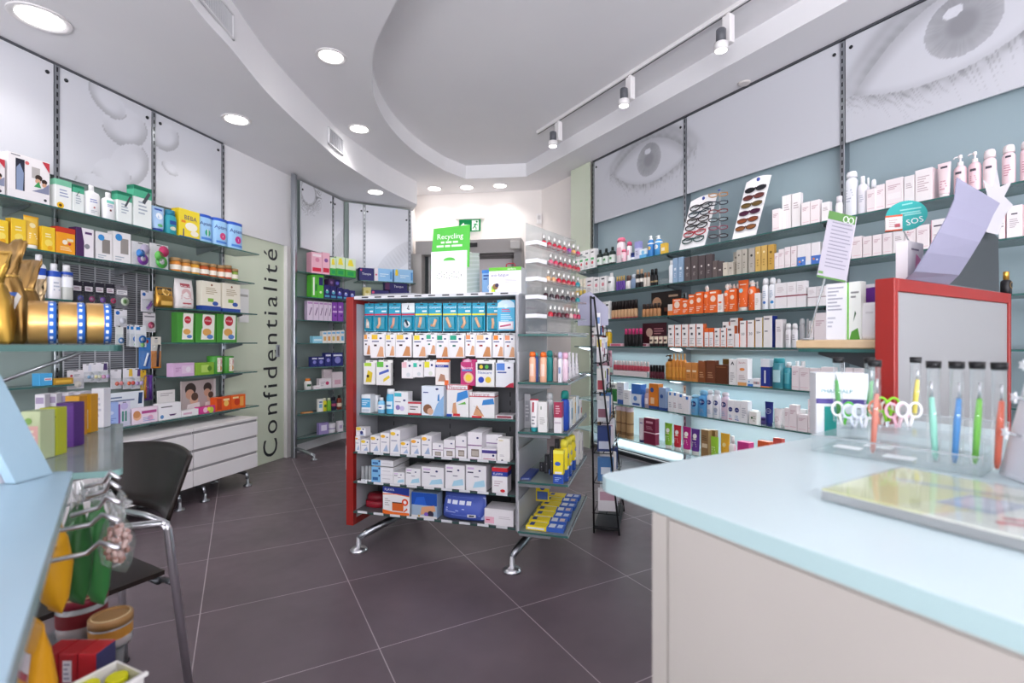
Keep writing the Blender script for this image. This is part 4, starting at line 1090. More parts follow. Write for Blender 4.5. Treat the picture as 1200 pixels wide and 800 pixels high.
SH(RW, ZRS[3], DF, T8, 'fourth shelf below eye pictures')
P('box', 158, 186, 18, DASH, 'white carton with dark dashes')
P('bot', 187, 212, 36, '9a7a6a;cap 5a3a34 .35 .7', 'brown make-up bottle')
P('box', 212, 240, 40, '7a2530;r .2 .4 .8 .5 d9a0a0', 'dark red carton')
P('dome', 241, 269, 30, 'e9c235;cap f2efe8 .14;r .25 .3 .75 .6 f6ecc8', 'yellow bottle with white cap')
P('bot', 352, 458, 24, '1c1a1c;cap d0407a .32 .8', 'black bottle with pink cap', 5, fill=.85)
P('box', 462, 608, -8, '4a1f2a;c .3 .6 .14 d9b0a0;r .5 .2 .9 .4 a23a50;l .5 .5 .9 .8 3 c98a90', 'dark red make-up poster board', dep=.006, back=.1, name='display_board', cat='board')
P('box', 272, 345, 112, 'e8b9c4;r .1 .2 .9 .8 d0607e', 'flat pink make-up palette', dep=.05)
P('box', 347, 480, 112, 'e5c3ca;r .1 .2 .9 .8 9a4a5e', 'flat rose make-up palette', 2, dep=.05)
P('tube', 498, 608, 70, 'd9c9b4;cap 2c2a2a .3;r .2 .5 .8 .7 4a3f3a', 'small beige make-up tube', 4)
P('box', 612, 822, 0, ORS, 'white sun carton with orange side', 5, fill=.86, dep=.045)
P('box', 826, 881, 22, 'f4efec;r .1 .0 .9 .03 e8703a;band .78 1 e8682a;l .15 .1 .8 .5 4 c8c0c0;side e07040', 'white carton with orange top', 2, fill=.85)
P('box', 883, 957, 22, ORS, 'smaller white carton with orange side', 2, fill=.85)
P('box', 960, 1003, 8, ORS, 'large white carton with orange stripe', 1)
SH(RW, ZRS[3], DF, Q2, 'fourth shelf below eye pictures')
P('box', 20, 66, 462, ORS, 'white carton with orange edge, beside the tall one')
P('box', 68, 126, 435, 'f4efec;r .2 .3 .8 .35 e8703a;t 25 .45 .55 .35 4d4a50;r .12 .88 .7 .92 6a6468;side e0682e', 'tall white carton with broad orange side', dep=.06)
P('box', 126, 156, 545, 'f4efec;side e0682e', 'low white carton before the orange side', back=-.01, dep=.012)
P('box', 160, 206, 455, 'f4efec;t 50 .5 .5 .5 4d4a50;r .12 .88 .7 .92 6a6468;side d8552e', 'white carton numbered fifty with red side')
P('box', 214, 262, 450, 'f4efec;t 30 .5 .5 .5 4d4a50;r .12 .88 .7 .92 6a6468;side d9a63a', 'white carton numbered thirty with yellow side')
P('box', 270, 319, 432, 'f4efec;t 50+ .5 .5 .6 4d4a50;r .12 .88 .7 .92 6a6468;side e0b83a', 'tall white carton with yellow side')
P('box', 326, 390, 420, 'f4efec;r .15 .5 .5 .53 6a6468;r .12 .88 .7 .92 6a6468;side 2a3f9a', 'tall white carton with dark blue side', dep=.06)
P('box', 411, 460, 445, WP, 'plain white carton right of blue one', dep=.05)
P('dome', 476, 517, 473, 'eceaec;cap f6f6f6 .22;l .25 .3 .75 .55 3 b9b4b8', 'white bottle with oval cap', 1)
P('dome', 521, 561, 473, 'eceaec;cap f6f6f6 .22;l .25 .3 .75 .55 3 a9a4a8', 'white bottle with oval cap, right one', 1)
P('dome', 572, 612, 438, 'eceaec;cap f6f6f6 .22', 'white bottle behind the sign rod', 1, back=.06)
P('dome', 613, 642, 441, 'eceaec;cap f6f6f6 .22', 'narrow white bottle behind the sign rod', 1, back=.08)
P('box', 646, 678, 455, WP, 'small white carton behind the sign rod')
P('box', 682, 770, 400, WPINK, 'wide white carton above the wood slab', dep=.06)

SH(RW, ZRS[4], DF, T8, 'fifth shelf below eye pictures')
P('bot', 192, 278, 152, 'clearpink;cap d9a0b0 .25 .8;band .1 .3 b4d0c0', 'clear pink tube bottle', 4, fill=.8)
P('box', 286, 500, 272, 'clearish;r .02 .1 .98 .9 e6d9da', 'clear step of a lip colour display', dep=.05, name='display_tray', cat='tray')
P('bot', 290, 500, 215, 'c24a5c;cap e3d3d0 .45 .8', 'red lip gloss in the clear display', 12, fill=.8, back=.06, lift=.045)
P('bot', 292, 500, 245, 'cf6a74;cap e8dad6 .45 .8', 'pink lip gloss in front of display', 12, fill=.8, back=-.0, lift=.022) if 0 else None
P('bot', 502, 588, 238, '5a2230;cap 1d181a .5 .9', 'dark red lipstick with black cap', 5, fill=.85)
P('pump', 588, 632, 178, 'b97a28;cap 5a3a1c .26;band .1 .5 c98a34', 'amber pump bottle')
P('bot', 633, 716, 172, 'c98235;cap d9a45a .22 .4;band .1 .5 d9953f', 'amber bottle with slim neck', 4, fill=.86)
P('box', 717, 786, 224, 'd08a48;r .15 .5 .85 .6 f0d9b8;l .2 .15 .8 .4 3 a86a30', 'light brown carton', 2, fill=.92, back=-.005)
P('box', 790, 832, 213, '8a4f2c;l .2 .2 .8 .5 3 c99a70', 'brown carton')
P('box', 836, 890, 211, '73402a;l .2 .2 .8 .5 3 b98a66', 'tall dark brown carton', 1)
P('box', 889, 962, 237, '5f3420;r .1 .85 .9 .9 8a5a3c', 'wide dark chocolate carton', 1)
P('box', 930, 970, 203, '7a5a2c;r .2 .6 .8 .7 c9a860', 'gold-brown carton behind chocolate one', back=.06)
SH(RW, ZRS[4], DF, Q3, 'fifth shelf below eye pictures')
P('box', 80, 130, 120, 'f2f0ee;p 2d2d30 .5 .92 .75 .78 .62 .78 .5 .85 .38 .78 .25 .78;l .2 .1 .8 .5 5 b9b4b4', 'white carton with black chevron')
P('box', 132, 208, 115, 'f4efee;c .5 .6 .24 e8904a .5;r .1 .0 .9 .12 e8a86a;t Eucerin .5 .85 .6 a84a4a;l .2 .2 .8 .4 3 c8b8b8', 'white carton with orange swoosh')
P('box', 195, 240, 250, 'eef2f8;band 0 .3 3a7ac8;c .3 .6 .15 3f98d8', 'low white and blue carton', 1)
P('box', 241, 291, 248, 'f2f2f4;r .1 .3 .9 .6 c9a8a8;c .5 .45 .15 8a8a92', 'low white carton with grey dot', 1)
P('box', 293, 352, 118, '2a3a8f;band .72 1 e9ecf2;r .42 .15 .6 .6 e9ecf2;band .0 .04 e58a3a', 'dark blue carton with white top', dep=.06)
P('bot', 358, 440, 110, 'clearteal;cap 3fa6b0 .17 .85;r .2 .2 .8 .6 b9dfe4', 'pale teal mouthwash bottle')
P('bot', 424, 497, 138, 'g:3b9aa8;cap eef2f2 .2 .5;r .25 .2 .75 .6 5fb4be', 'teal mouthwash bottle with white cap')
P('box', 500, 552, 165, WPINK, 'white carton right of mouthwash', dep=.05)
P('box', 553, 692, 178, WPINK, 'white pink-print carton', 2, fill=.96)
P('bot', 518, 548, 132, 'f2eeee;cap f4f2f2 .3 .8', 'white bottle behind cartons', 1, back=.08)
P('bot', 552, 588, 132, 'f2eeee;cap f4f2f2 .3 .8', 'white bottle behind cartons, right one', 1, back=.08)
P('box', 697, 785, 172, WPINK, 'wide white carton above the teal-striped box')
P('box', 855, 975, 178, WPINK, 'white carton behind the clear tubes', 2)

SH(RW, ZRS[5], DF, T8, 'sixth shelf below eye pictures')
P('box', 194, 221, 326, 'e9eaee;l .2 .3 .8 .7 4 b9bcc6', 'slim white carton')
P('box', 220, 246, 370, '3f7fc0;r .15 .6 .85 .8 f2f4f8', 'small blue carton')
P('box', 248, 313, 343, 'eef0ec;band .08 .72 3f8a4a;r .08 .14 .45 .6 1f5a34;r .55 .14 .92 .6 2f7a40;r .1 .78 .9 .9 9aa0a0', 'white carton with green panels')
P('box', 314, 357, 340, 'd3d6de;r .1 .0 .9 .2 3f62a8;l .2 .4 .8 .8 4 9aa0b4', 'grey-white carton with blue foot')
P('box', 346, 391, 385, 'eceef0;l .2 .4 .8 .8 3 b0b4bc', 'low white carton', back=-.01)
P('box', 400, 455, 350, 'dfe8f4;band .55 1 3f72c0;c .4 .35 .2 5f8fd0;r .1 .05 .9 .14 2f5aa8', 'blue and white carton')
P('bot', 444, 470, 380, '3a62b4;cap 4f82cc .3 .7', 'small blue bottle')
P('bot', 467, 499, 374, 'b9a6b8;cap d0c2cf .25 .7;r .2 .2 .8 .5 efe8ee', 'mauve-grey bottle')
P('box', 501, 556, 348, 'e0822e;c .35 .75 .2 2d4f90;band 0 .12 2b4a8a;r .2 .2 .6 .45 f0c9a0', 'orange carton with blue disc')
P('box', 560, 602, 372, '8a9fc0;c .4 .62 .22 2d4f90;band 0 .12 2b4a8a', 'grey-blue carton with navy disc', back=-.01)
P('bot', 590, 614, 380, '4fb0c0;cap 8fd0d8 .2 .6', 'narrow aqua bottle')
P('box', 613, 640, 395, 'f0f0f2;r .3 .82 .7 .97 3a7ac8;l .2 .2 .8 .5 3 b9bcc6', 'white carton with blue tab', 1)
P('box', 641, 668, 397, 'f0f0f2;r .3 .82 .7 .97 3a7ac8;l .2 .2 .8 .5 3 b9a0a6', 'white carton with blue tab, second one', 1)
P('box', 669, 703, 406, 'f2eff0;r .4 .82 .8 .97 3a7ac8;l .2 .2 .8 .5 3 b9bcc6', 'shorter white carton with blue tab', 1)
P('box', 704, 740, 420, 'f2eff0;r .4 .8 .8 .96 3a7ac8', 'shortest white carton with blue tab', 1)
NV = ';c .5 .55 .34 1f2f78;t NIVEA .5 .55 .5 f4f6fa;l .25 .12 .75 .3 3 9ab0d0'
P('dome', 742, 784, 413, '6fb4dc;cap 9fd0ea .14'+NV, 'light blue bottle with navy disc')
P('dome', 787, 834, 386, '5aa4d8;cap 8cc6e8 .16'+NV, 'taller light blue bottle with navy disc')
P('dome', 836, 871, 384, 'eef0f4;cap e9ebf0 .14'+NV, 'white bottle with navy disc, left of pair')
P('dome', 873, 911, 386, 'eef0f4;cap e9ebf0 .14;c .5 .3 .3 b0b8cc'+NV, 'white bottle with navy disc, right of pair')
P('dome', 918, 960, 398, 'd9c6d6;cap e9dfe8 .14'+NV, 'lilac bottle with navy disc')
P('box', 962, 998, 443, 'f3f3f5'+NV+';r .2 .06 .8 .1 c85a7a', 'white carton with navy disc')
SH(RW, ZRS[5], DF, Q3, 'sixth shelf below eye pictures')
P('box', 112, 157, 398, 'f3f3f5'+NV+';r .2 .06 .8 .1 4a6ab8', 'white carton with navy disc, blue foot')
P('box', 158, 208, 400, 'f3f3f5;l .2 .2 .8 .7 5 b9bcc6;side e3e3e8', 'white carton right of navy disc ones', dep=.05)
P('box', 160, 222, 463, 'f3f3f5;c .18 .65 .16 1f2f78;c .7 .4 .14 8ab06a', 'low white carton with navy dot', back=-.02, dep=.035)
P('box', 216, 268, 470, 'f1efe9;c .35 .5 .14 2f6a3a;l .5 .2 .9 .7 3 b9bcae', 'low cream carton with green dot', back=-.01, dep=.05)
P('jar', 230, 290, 512, '5a4a8a;cap 4a3a78 .4', 'flat purple jar', back=-.01)
P('jar', 281, 318, 480, '28306f;cap 1d2560 .35', 'navy jar behind purple one', back=.04)
P('tube', 313, 370, 405, '26327f;cap 222a66 .14;c .5 .62 .3 f0f2f8;c .5 .62 .27 26327f;t NIVEA .5 .62 .42 f4f6fa', 'navy blue cream tube')
P('tube', 375, 428, 450, 'f4efef;cap eae4e4 .14;l .25 .3 .75 .6 4 d0b8be', 'white cream tube', 1)
P('tube', 428, 452, 450, 'f4efef;cap eae4e4 .14', 'narrow white tube', 1, back=.03)
P('box', 453, 483, 446, WPINK, 'slim white carton right of the white tubes')
P('box', 484, 536, 425, WPINK, 'white carton with pink print', dep=.045)
P('box', 538, 606, 490, WPINK, 'square white carton with pink print', dep=.05)
P('box', 556, 600, 455, 'f0f0f0;side e6e6e6', 'clear-topped carton behind the square one', back=.07)
P('box', 608, 666, 390, WPINK, 'tall white carton near the counter')

SH(RW, ZRS[6], DF, T8, 'lowest shelf below eye pictures')
WD = 'a98a62;cap f0e9e4 .2 .9;band .1 .16 7a5c3c;band .35 .42 7a5c3c;band .6 .66 8a6a46'
P('can', 196, 226, 470, 'a98a62;band .85 1 f0e9e4;band .1 .2 7a5c3c;band .4 .5 7a5c3c', 'brown wood-pattern tube by the wire rack', dep=.04)
P('can', 228, 257, 470, 'a98a62;band .7 1 eee7e2;band .1 .2 7a5c3c;band .4 .5 7a5c3c', 'brown wood-pattern tube with white sleeve')
P('can', 258, 286, 474, '9f8058;band .82 1 eee7e2;band .1 .2 6f5236;band .4 .5 6f5236', 'slim brown wood-pattern tube')
P('can', 300, 392, 483, 'a98a62;band .86 1 d9c6cf;band .1 .2 7a5c3c;band .45 .5 7a5c3c', 'wood-pattern tube with lilac top', 3, fill=.95)
P('tube', 437, 467, 550, 'f0e9ee;cap 3a3a7a .1;r .25 .78 .75 .82 6a5a9a', 'slim white tube with navy cap')
P('box', 471, 540, 550, '7a2340;band .42 .46 e8c8d0;r .2 .8 .8 .88 d9a0b0;l .2 .55 .8 .7 3 c98a9c', 'maroon box with pale stripe', dep=.05)
for a, b, y, c, l in ((585, 629, 580, '8cc63f', 'lime green'), (638, 682, 592, 'cf3340', 'red'), (690, 739, 602, 'c4338a', 'magenta'), (740, 790, 613, '6a3f9a', 'violet')):
    P('tube', a, b, y, c+';cap f4f2f0 .14;c .5 .72 .24 f0f0e8;l .25 .3 .75 .5 3 f4f0e4;r .3 .58 .7 .62 f6f0d0', l+' shower tube standing on white cap')
P('box', 806, 852, 618, 'a08058;r .15 .35 .85 .5 e0cfae;l .2 .6 .8 .8 3 6a5030', 'bronze carton', 1)
P('box', 846, 884, 620, '8a6a44;l .2 .6 .8 .8 3 d9c6a0', 'dark bronze carton', 1, back=.03)
P('tube', 855, 902, 660, '9ccf3f;cap 8abf34 .14;l .25 .3 .75 .6 3 f0f4d0', 'bright lime tube', back=-.02)
P('tube', 905, 966, 640, 'efb63a;cap f0a628 .14;c .5 .6 .2 f6e0a0;l .25 .3 .75 .5 3 c98a20', 'wide yellow tube')
P('bot', 964, 1002, 655, 'f2f2ee;cap eef0ea .28 .5;c .5 .35 .3 6aa84a', 'white bottle with green disc')
SH(RW, ZRS[6], DF, (680, 480, 4.), 'lowest shelf below eye pictures')
P('box', 735, 792, 152, 'cf3f8a;l .1 .3 .9 .7 2 f0c0d8', 'low pink box peeking over the counter')
P('box', 830, 885, 148, 'e0653a;r .1 .2 .9 .5 f6d9c8', 'low orange box peeking over the counter')
P('box', 903, 945, 135, 'd95a50;r .1 .2 .9 .5 f6d9c8', 'low red box peeking over the counter')

# ---- spectacles
def specs(parent, z, y, w, k, lens, droop=0.):
    """front of a pair of glasses: two rims, bridge, two lenses, temples folded back"""
    e = empty('glasses'); m = MB(); r = w*.2
    for sx in (-1, 1):
        m.tube([(sx*w*.26+r*1.15*math.cos(a*math.pi/8), 0, r*.5*math.sin(a*math.pi/8)) for a in range(16)], w*(.03 if droop else .02), k, 5, True)
        m.tube([(sx*w*.47, 0, r*.3), (sx*w*.49, w*.06 if droop else .002, r*.3)], w*.018, k, 5)
    m.tube([(-w*.05, 0, r*.2), (0, -.001, r*.34), (w*.05, 0, r*.2)], w*.02, k, 5)
    m.obj('frame', e)
    for sx in (-1, 1):
        l = MB(); l.add([(sx*w*.26+r*1.1*math.cos(a*math.pi/8), .0005, r*.47*math.sin(a*math.pi/8)) for a in range(16)], [tuple(range(16))], lens); l.obj('lens', e)
    for sx in (-1, 1):
        t = MB(); t.tube([(sx*w*.49, w*.06, r*.3), (sx*w*.47, w*.5, r*.3-droop), (sx*w*.45, w*.75, -r*.2-droop)] if droop else [(sx*w*.49, .001, r*.3), (sx*w*.46, .0015+.0012*(sx+1), r*.28), (-sx*w*.3, .0015+.0012*(sx+1), r*.1)], w*.012 if not droop else w*.016, k, 5); t.obj('temple', e)
    return e
def board_from_px(fr, d, bl, br, tr, tl):
    return [fr.at(*bl, d), fr.at(*br, d), fr.at(*tr, d), fr.at(*tl, d)]
def spec_stand(pxs, lab, cols, rows, side=False):
    z0 = ZRS[0]
    t0, t1 = RW.t(pxs[0], .26), RW.t(pxs[1], .26); w = abs(t1-t0)*.93; q = RW.pt((t0+t1)/2, .26, z0+.001)
    zt = H+(CY-pxs[2])/F*q.y; h = zt-z0
    e = empty('spectacle_stand', q, RW.rz); tag(e, lab, 'display stand', 'spectacle stands'); lean = -.08*0+.13
    def bp(x, z, o=0): return (x*(1-.0*z)+z/h*h*SKEW, lean*z-o, z)
    m = MB(); n = 10
    top = [( -w/2+w*i/n, h-.02+.02*math.sin(math.pi*i/n)) for i in range(n+1)]
    out = [(-w/2, 0), (w/2, 0)]+top[::-1]
    V = [bp(x, z, 0) for x, z in out]+[bp(x, z, -.004) for x, z in out]; N = len(out)
    m.add(V, [tuple(range(N)), tuple(range(2*N-1, N-1, -1))]+[(i, i+N, (i+1) % N+N, (i+1) % N) for i in range(N)], 'f2f0f2')
    a = bp(0, h-.022, .001); m.tube([(a[0], a[1], a[2]), (a[0], a[1]-.001, a[2])], .014, '4a5aa8', 12)
    m.obj('board', e)
    m = MB(); m.box(-w/2, w/2, 0, h*lean+.02, 0, .004, 'f2f0f2'); m.obj('foot', e)
    return e, q, w, h, lean, bp
SKEW = .20
ords = ['top', 'second', 'third', 'fourth', 'fifth', 'lowest']
for pxs, lab, kk, kind in (((794, 826, 231), 'white leaning board holding six pairs of reading glasses', [('2b2b2e', 'clear', 'black-rimmed'), ('2f3e4a', 'clear', 'slate-rimmed'), ('3a2a2a', 'clear', 'brown-black-rimmed'), ('2a2a2c', 'clear', 'thin black-rimmed'), ('b23a44', 'clear', 'red-rimmed'), ('234a48', 'clear', 'dark teal-rimmed')], 'reading glasses'),
                           ((856, 886, 209), 'white leaning board holding six pairs of sunglasses', [('1c1c1f', '1e1f26', 'black round'), ('5a2a2c', '6a3a34', 'dark red'), ('5a4a2a', '6b5530', 'olive-lensed'), ('4a1f3a', '4a2038', 'plum narrow'), ('6a3424', '8a4a2c', 'brown-lensed'), ('5a3a26', '8f5a34', 'amber-brown')], 'sunglasses')):
    e, q, w, h, lean, bp = spec_stand(pxs, lab, None, 6)
    for i, (c, ln, nm) in enumerate(kk):
        z = h*(.80-.122*i); g = specs(None, 0, 0, w*.86, c, 'g:'+ln if kind == 'sunglasses' else ln); a = bp(0, z, .0075)
        M = Matrix.Translation(q) @ Matrix.Rotation(RW.rz, 4, 'Z') @ Matrix.Translation(Vector(a)) @ Matrix.Rotation(-math.atan(lean), 4, 'X')
        g.matrix_world = M; g.name = 'sunglasses' if kind == 'sunglasses' else 'reading_glasses'
        tag(g, '%s %s, %s pair on the leaning white board' % (nm, kind, ords[i]), 'glasses', kind+' on the leaning board')
# second board of glasses seen from the side: a clear post with six pairs, temples towards the camera
t0 = RW.t(843, .2); q = RW.pt(t0, .2, ZRS[0]+.001); hh = H+(CY-222)/F*q.y-ZRS[0]
e = empty('spectacle_stand', q, RW.rz); tag(e, 'clear stand holding six pairs of glasses sideways, between the white boards', 'display stand', 'spectacle stands')
m = MB(); m.box(-.05, .05, -.03, .05, 0, .004, 'clearish'); m.obj('foot', e)
m = MB(); m.box(-.006, .006, .0, .008, .004, hh, 'clearish'); m.box(-.012, .012, -.004, .0, hh-.012, hh, '4a5aa8'); m.obj('post', e)
for i, (c, nm) in enumerate([('b98a5a', 'honey-coloured'), ('2f3440', 'dark blue-grey'), ('7a3a3a', 'wine-coloured'), ('2a2a2e', 'black'), ('8a4a5a', 'rose-coloured'), ('3a3034', 'brown-black')]):
    g = specs(None, 0, 0, .14, c, 'clear', .012); g.name = 'reading_glasses'
    a = Vector((0, -.014, hh*(.90-.145*i)))
    g.matrix_world = Matrix.Translation(q) @ Matrix.Rotation(RW.rz, 4, 'Z') @ Matrix.Translation(a) @ Matrix.Rotation(rad(35+180), 4, 'Z')
    tag(g, '%s glasses hung sideways with temples outward, %s pair on the clear stand' % (nm, ords[i]), 'glasses', 'glasses on the clear stand')
# ================= shelves over the white drawers
L2, L3 = (0, 160, 4.), (0, 330, 4.)
def LS(i, crop, ph): SH(LW, ZLS[i], .275 if i == 0 else .255, crop, ph)
LS(0, L2, 'top shelf over the drawers')
MASS = 'f0eced;r .17 .12 .38 .9 2b2b3a;p 8a9ab8 .19 .15 .34 .2 .36 .6 .27 .8 .19 .7;c .44 .85 .05 d96a6a;c .44 .12 .05 d98a8a;r .55 .55 .75 .8 b9b4b2;c .72 .58 .09 3a2a24;c .86 .52 .07 3a2a24;c .7 .5 .07 d9a98a;c .86 .44 .06 d9a98a;p 3f9a5a .6 .36 .78 .36 .72 .5;p 8a8fa8 .55 .25 .98 .25 .98 .5 .82 .36;p c43a46 .8 .98 .99 .98 .99 .75;l .06 .93 .45 .99 1 8a8a92;r .02 .02 .98 .2 ece8ea;c .88 .1 .04 3a3a44'
P('box', -210, 28, 75, MASS, 'white massager box cut off by the picture edge', dep=.10)
P('box', 33, 237, 96, MASS, 'white massager box with couple photo and red corner', dep=.10)
GC = 'e9eeec;band .72 1 4fae8a;band .9 1 2f9a78;l .25 .3 .75 .65 4 a9b4c0'
P('box', 258, 337, 205, 'eef0ee;band .8 1 7fc4a4;l .25 .4 .8 .7 3 9aa4c0;c .3 .12 .22 e9b820;c .3 .12 .1 5a3a1a', 'white and green carton with sunflower', dep=.05)
P('box', 340, 395, 230, GC+';p 4a4f54 .3 .62 .55 .8 .62 .8 .37 .62', 'small green-topped carton with slanted mark', dep=.04)
P('bot', 403, 480, 228, 'f1f1f2;cap f6f6f6 .18 .32;l .25 .42 .75 .56 2 7f8ac0;c .5 .28 .06 b04a50;l .3 .1 .7 .2 2 b9bcc6', 'large oval white lotion bottle', dep=.05)
P('bot', 489, 548, 262, 'f1f1f2;cap f6f6f6 .18 .4;c .5 .35 .09 6a3a3e;r .2 .6 .8 .7 7fd0c0;l .25 .46 .75 .56 2 7f8ac0', 'smaller oval white lotion bottle', dep=.045)
P('box', 550, 620, 262, GC+';p 4a4f54 .45 .55 .8 .9 .95 .9 .6 .55', 'medium green-topped carton with slanted mark', dep=.05)
P('box', 626, 712, 236, GC+';p 4a4f54 .45 .62 .8 .9 .95 .86 .6 .58', 'tall green-topped carton with slanted mark', dep=.06)
P('tube', 722, 782, 328, 'a9c8ea;cap 2a3f9a .12;c .5 .62 .26 eef2f8;r .2 .85 .8 .92 3a5ab0;c .5 .25 .2 5fae6a .6', 'pale blue baby cream tube')
P('bot', 787, 838, 345, '2f9aa6;cap 2a7f9a .22 .8;r .2 .4 .8 .56 2a4f9a;c .5 .25 .28 d9d8c0 .6', 'teal baby shampoo bottle')
P('box', 838, 938, 346, 'f0d83a;t BEBA .55 .72 .6 2a2f7a;c .58 .42 .3 f3efe0 .6;c .74 .2 .2 f2ead8 .6;t 1 .2 .16 .05 2a2f7a;r .1 .52 .3 .6 e9882a;r .0 .0 1 .05 2a3f9a;side e3c520', 'yellow baby milk carton with dark blue lettering', dep=.07)
for a, b, y, c, l, nx in ((937, 1004, 368, '3fae8a', 'green', '1'), (1006, 1076, 386, 'd0407a', 'magenta', '2'), (1077, 1148, 405, 'c4338a', 'pink', '3')):
    P('can', a, b, y, '9cc8ee;band .9 1 2f5ac0;t Aptamil .5 .66 .86 2a3a8a;c .55 .36 .2 '+c+';t %s .55 .36 .06 f4f4f6;r .15 .1 .85 .18 4f86d8' % nx, 'pale blue baby milk tin with %s emblem' % l, dep=.085)
LS(1, L2, 'second shelf over the drawers')
YW = 'f0c832;l .25 .55 .75 .75 2 f8ecc0;c .5 .35 .3 f6dc6a;c .6 .15 .2 e9a820'
P('box', -110, 45, 383, YW+';side e3b820', 'yellow flower-print carton at the picture edge', 2, dep=.04)
P('box', 52, 124, 386, YW+';side d9a818', 'yellow flower-print carton left of the tube', dep=.045)
P('tube', 113, 196, 372, 'efc24a;cap f2efe8 .13;top e9a826;c .5 .72 .2 f6e6b0;l .25 .3 .75 .5 3 f8ecc8', 'wide yellow cream tube on white cap')
P('box', 195, 260, 424, YW+';side e0b420', 'yellow flower-print carton right of the tube', dep=.045)
P('box', 262, 354, 428, 'f0a024;band .8 1 c43a26;c .45 .45 .14 f4ead8;c .7 .4 .08 c43a46;r .55 .5 .9 .6 e9d8b0;l .2 .12 .8 .3 3 f8e0b0;side d98818', 'orange carton with red top', dep=.05)
P('box', 355, 440, 430, '4a2a5a;p efe9ee .45 0 1 0 1 1 .3 1 .45 .5;c .62 .38 .16 8a8a92;r .5 .8 .9 .88 5a3a6a;r .5 .06 .9 .18 efe9ee;side 3f2350', 'purple and white breast-pump carton', dep=.06)
P('box', 450, 528, 450, 'ece9ea;r .35 .25 .85 .75 8a8480;c .3 .8 .2 3f8fd0;l .1 .05 .6 .2 2 a9b4c0', 'white window carton with blue oval, left one', dep=.05)
P('box', 530, 615, 450, 'ece9ea;r .4 .3 .85 .8 9a948f;c .3 .82 .2 3f8fd0;l .1 .06 .6 .22 2 a9b4c0', 'white window carton with blue oval, right one', dep=.05)
def disc_pack(x0, x1, yt, c1, c2, c3, lab):
    P('blis', x0, x1, yt, 'eeecee;body .98;win clear 1;WC .5 .28 .32 %s;WC .38 .5 .26 %s;WC .62 .72 .28 %s;WC .52 .3 .15 eeeaf0' % (c1, c2, c3), lab, dep=.025, name='soother_pack', cat='packet')
disc_pack(620, 706, 495, '7a3f9a', '3f86d0', 'b9b0c8', 'soother pack with purple and blue rings')
disc_pack(706, 796, 505, '4fae4a', '6ac05a', 'c43a6a', 'soother pack with green rings and red ladybird')
for a, b, y, c in ((818, 862, 568, 'd98a3a'), (864, 907, 577, 'c9883f'), (907, 948, 585, 'd9a03a'), (949, 994, 592, 'b9582a'), (992, 1026, 598, 'c46a2a'), (1032, 1064, 604, 'd0703a'), (1062, 1098, 604, 'b94a2a'), (1097, 1126, 620, '8aa84a')):
    i = [818, 864, 907, 949, 992, 1032, 1062, 1097].index(a)
    P('jar', a, b, y, c+';cap a8865a .24;band .16 .5 efe6d8;c .5 .34 .18 6aa04a', 'baby food glass with brown lid, %s from left of eight' % ORD[i])
LS(2, L2, 'third shelf over the drawers')
P('bot', 60, 105, 612, 'f0f0f4;cap eceaf0 .2 .6;band .4 .6 2a4fa8', 'white lotion bottle with blue band, behind the foil bags')
P('bot', 165, 228, 552, 'f0f0f4;cap e9e6ea .2 .5;band .52 .68 2a4fb0;r .3 .35 .7 .4 3a5ab0;l .25 .1 .75 .25 3 b9c0d0', 'tall white lotion bottle with blue band')
P('bot', 236, 297, 595, 'f0f0f4;cap f0f0f4 .18 .5;band .62 .78 2a4fb0;l .25 .2 .75 .5 3 b9c0d0', 'middle white lotion bottle with blue band')
P('bot', 298, 352, 603, 'c9ccc6;cap f0f0f0 .16 .6;band .36 .72 eef0f4;band .66 .8 2a4fb0', 'clear bottle with white label and blue band')
LS(2, L2, 'shelf of porridge cartons over the drawers')
P('pouch', 740, 826, 705, 'm:b98a3a;r .1 .6 .9 .95 3a3430;c .5 .75 .2 e9c06a;r .2 .1 .8 .3 e3b860', 'gold foil pouch with dark header')
P('pouch', 830, 922, 668, 'eae4e2;r .25 .72 .75 .85 b0505a;c .5 .5 .25 d9b4b4 ;r .3 .05 .75 .2 c05a60;l .2 .3 .8 .45 3 c49a9a', 'white pouch with red print')
P('box', 945, 1037, 680, 'efe9d8;band 0 .16 2a4a9a;c .7 .25 .16 3a5aa8 .6;r .3 .3 .6 .42 8ab84a;l .2 .55 .8 .8 4 b9a888;c .5 .88 .05 8a5a3a', 'cream porridge carton with blue bowl, left of two', dep=.055)
P('box', 1042, 1128, 690, 'efe9d8;band 0 .12 2a4a9a;c .7 .27 .16 3a5aa8 .6;r .3 .32 .6 .44 8ab84a;l .2 .55 .8 .8 4 b9a888;c .5 .88 .05 8a5a3a', 'cream porridge carton with blue bowl, right of two', dep=.055)
LS(3, L3, 'shelf of green porridge cartons')
for i, (a, b, y) in enumerate(((830, 912, 145), (915, 1013, 151), (1015, 1112, 153))):
    P('box', a, b, y, '4a9a3a;p f2efe6 .25 .1 .9 .1 .95 .98 .35 .98;p 4a9a3a .2 .4 .34 .5 .3 1 .2 1;c .6 .76 .2 c43040;t milupa .6 .76 .3 f6efe8;c .55 .36 .22 e0a85a .7;c .7 .2 .16 5a86c8 .6;side 3f8432', 'green porridge carton with red heart, %s' % ['left of three', 'middle of three', 'right of three'][i], dep=.055)
LS(4, L3, 'shelf of small tea boxes')
P('box', 810, 913, 381, 'd9b4d8;r .4 .2 .95 .8 e6cce4;c .7 .5 .12 f0e4f0;l .1 .3 .35 .7 3 b98ab8', 'low pink tea box', dep=.06)
P('box', 915, 1005, 379, '8ab83a;r .3 .2 .7 .8 b9d86a;c .75 .5 .12 5a8a2a', 'low green tea box', dep=.06)
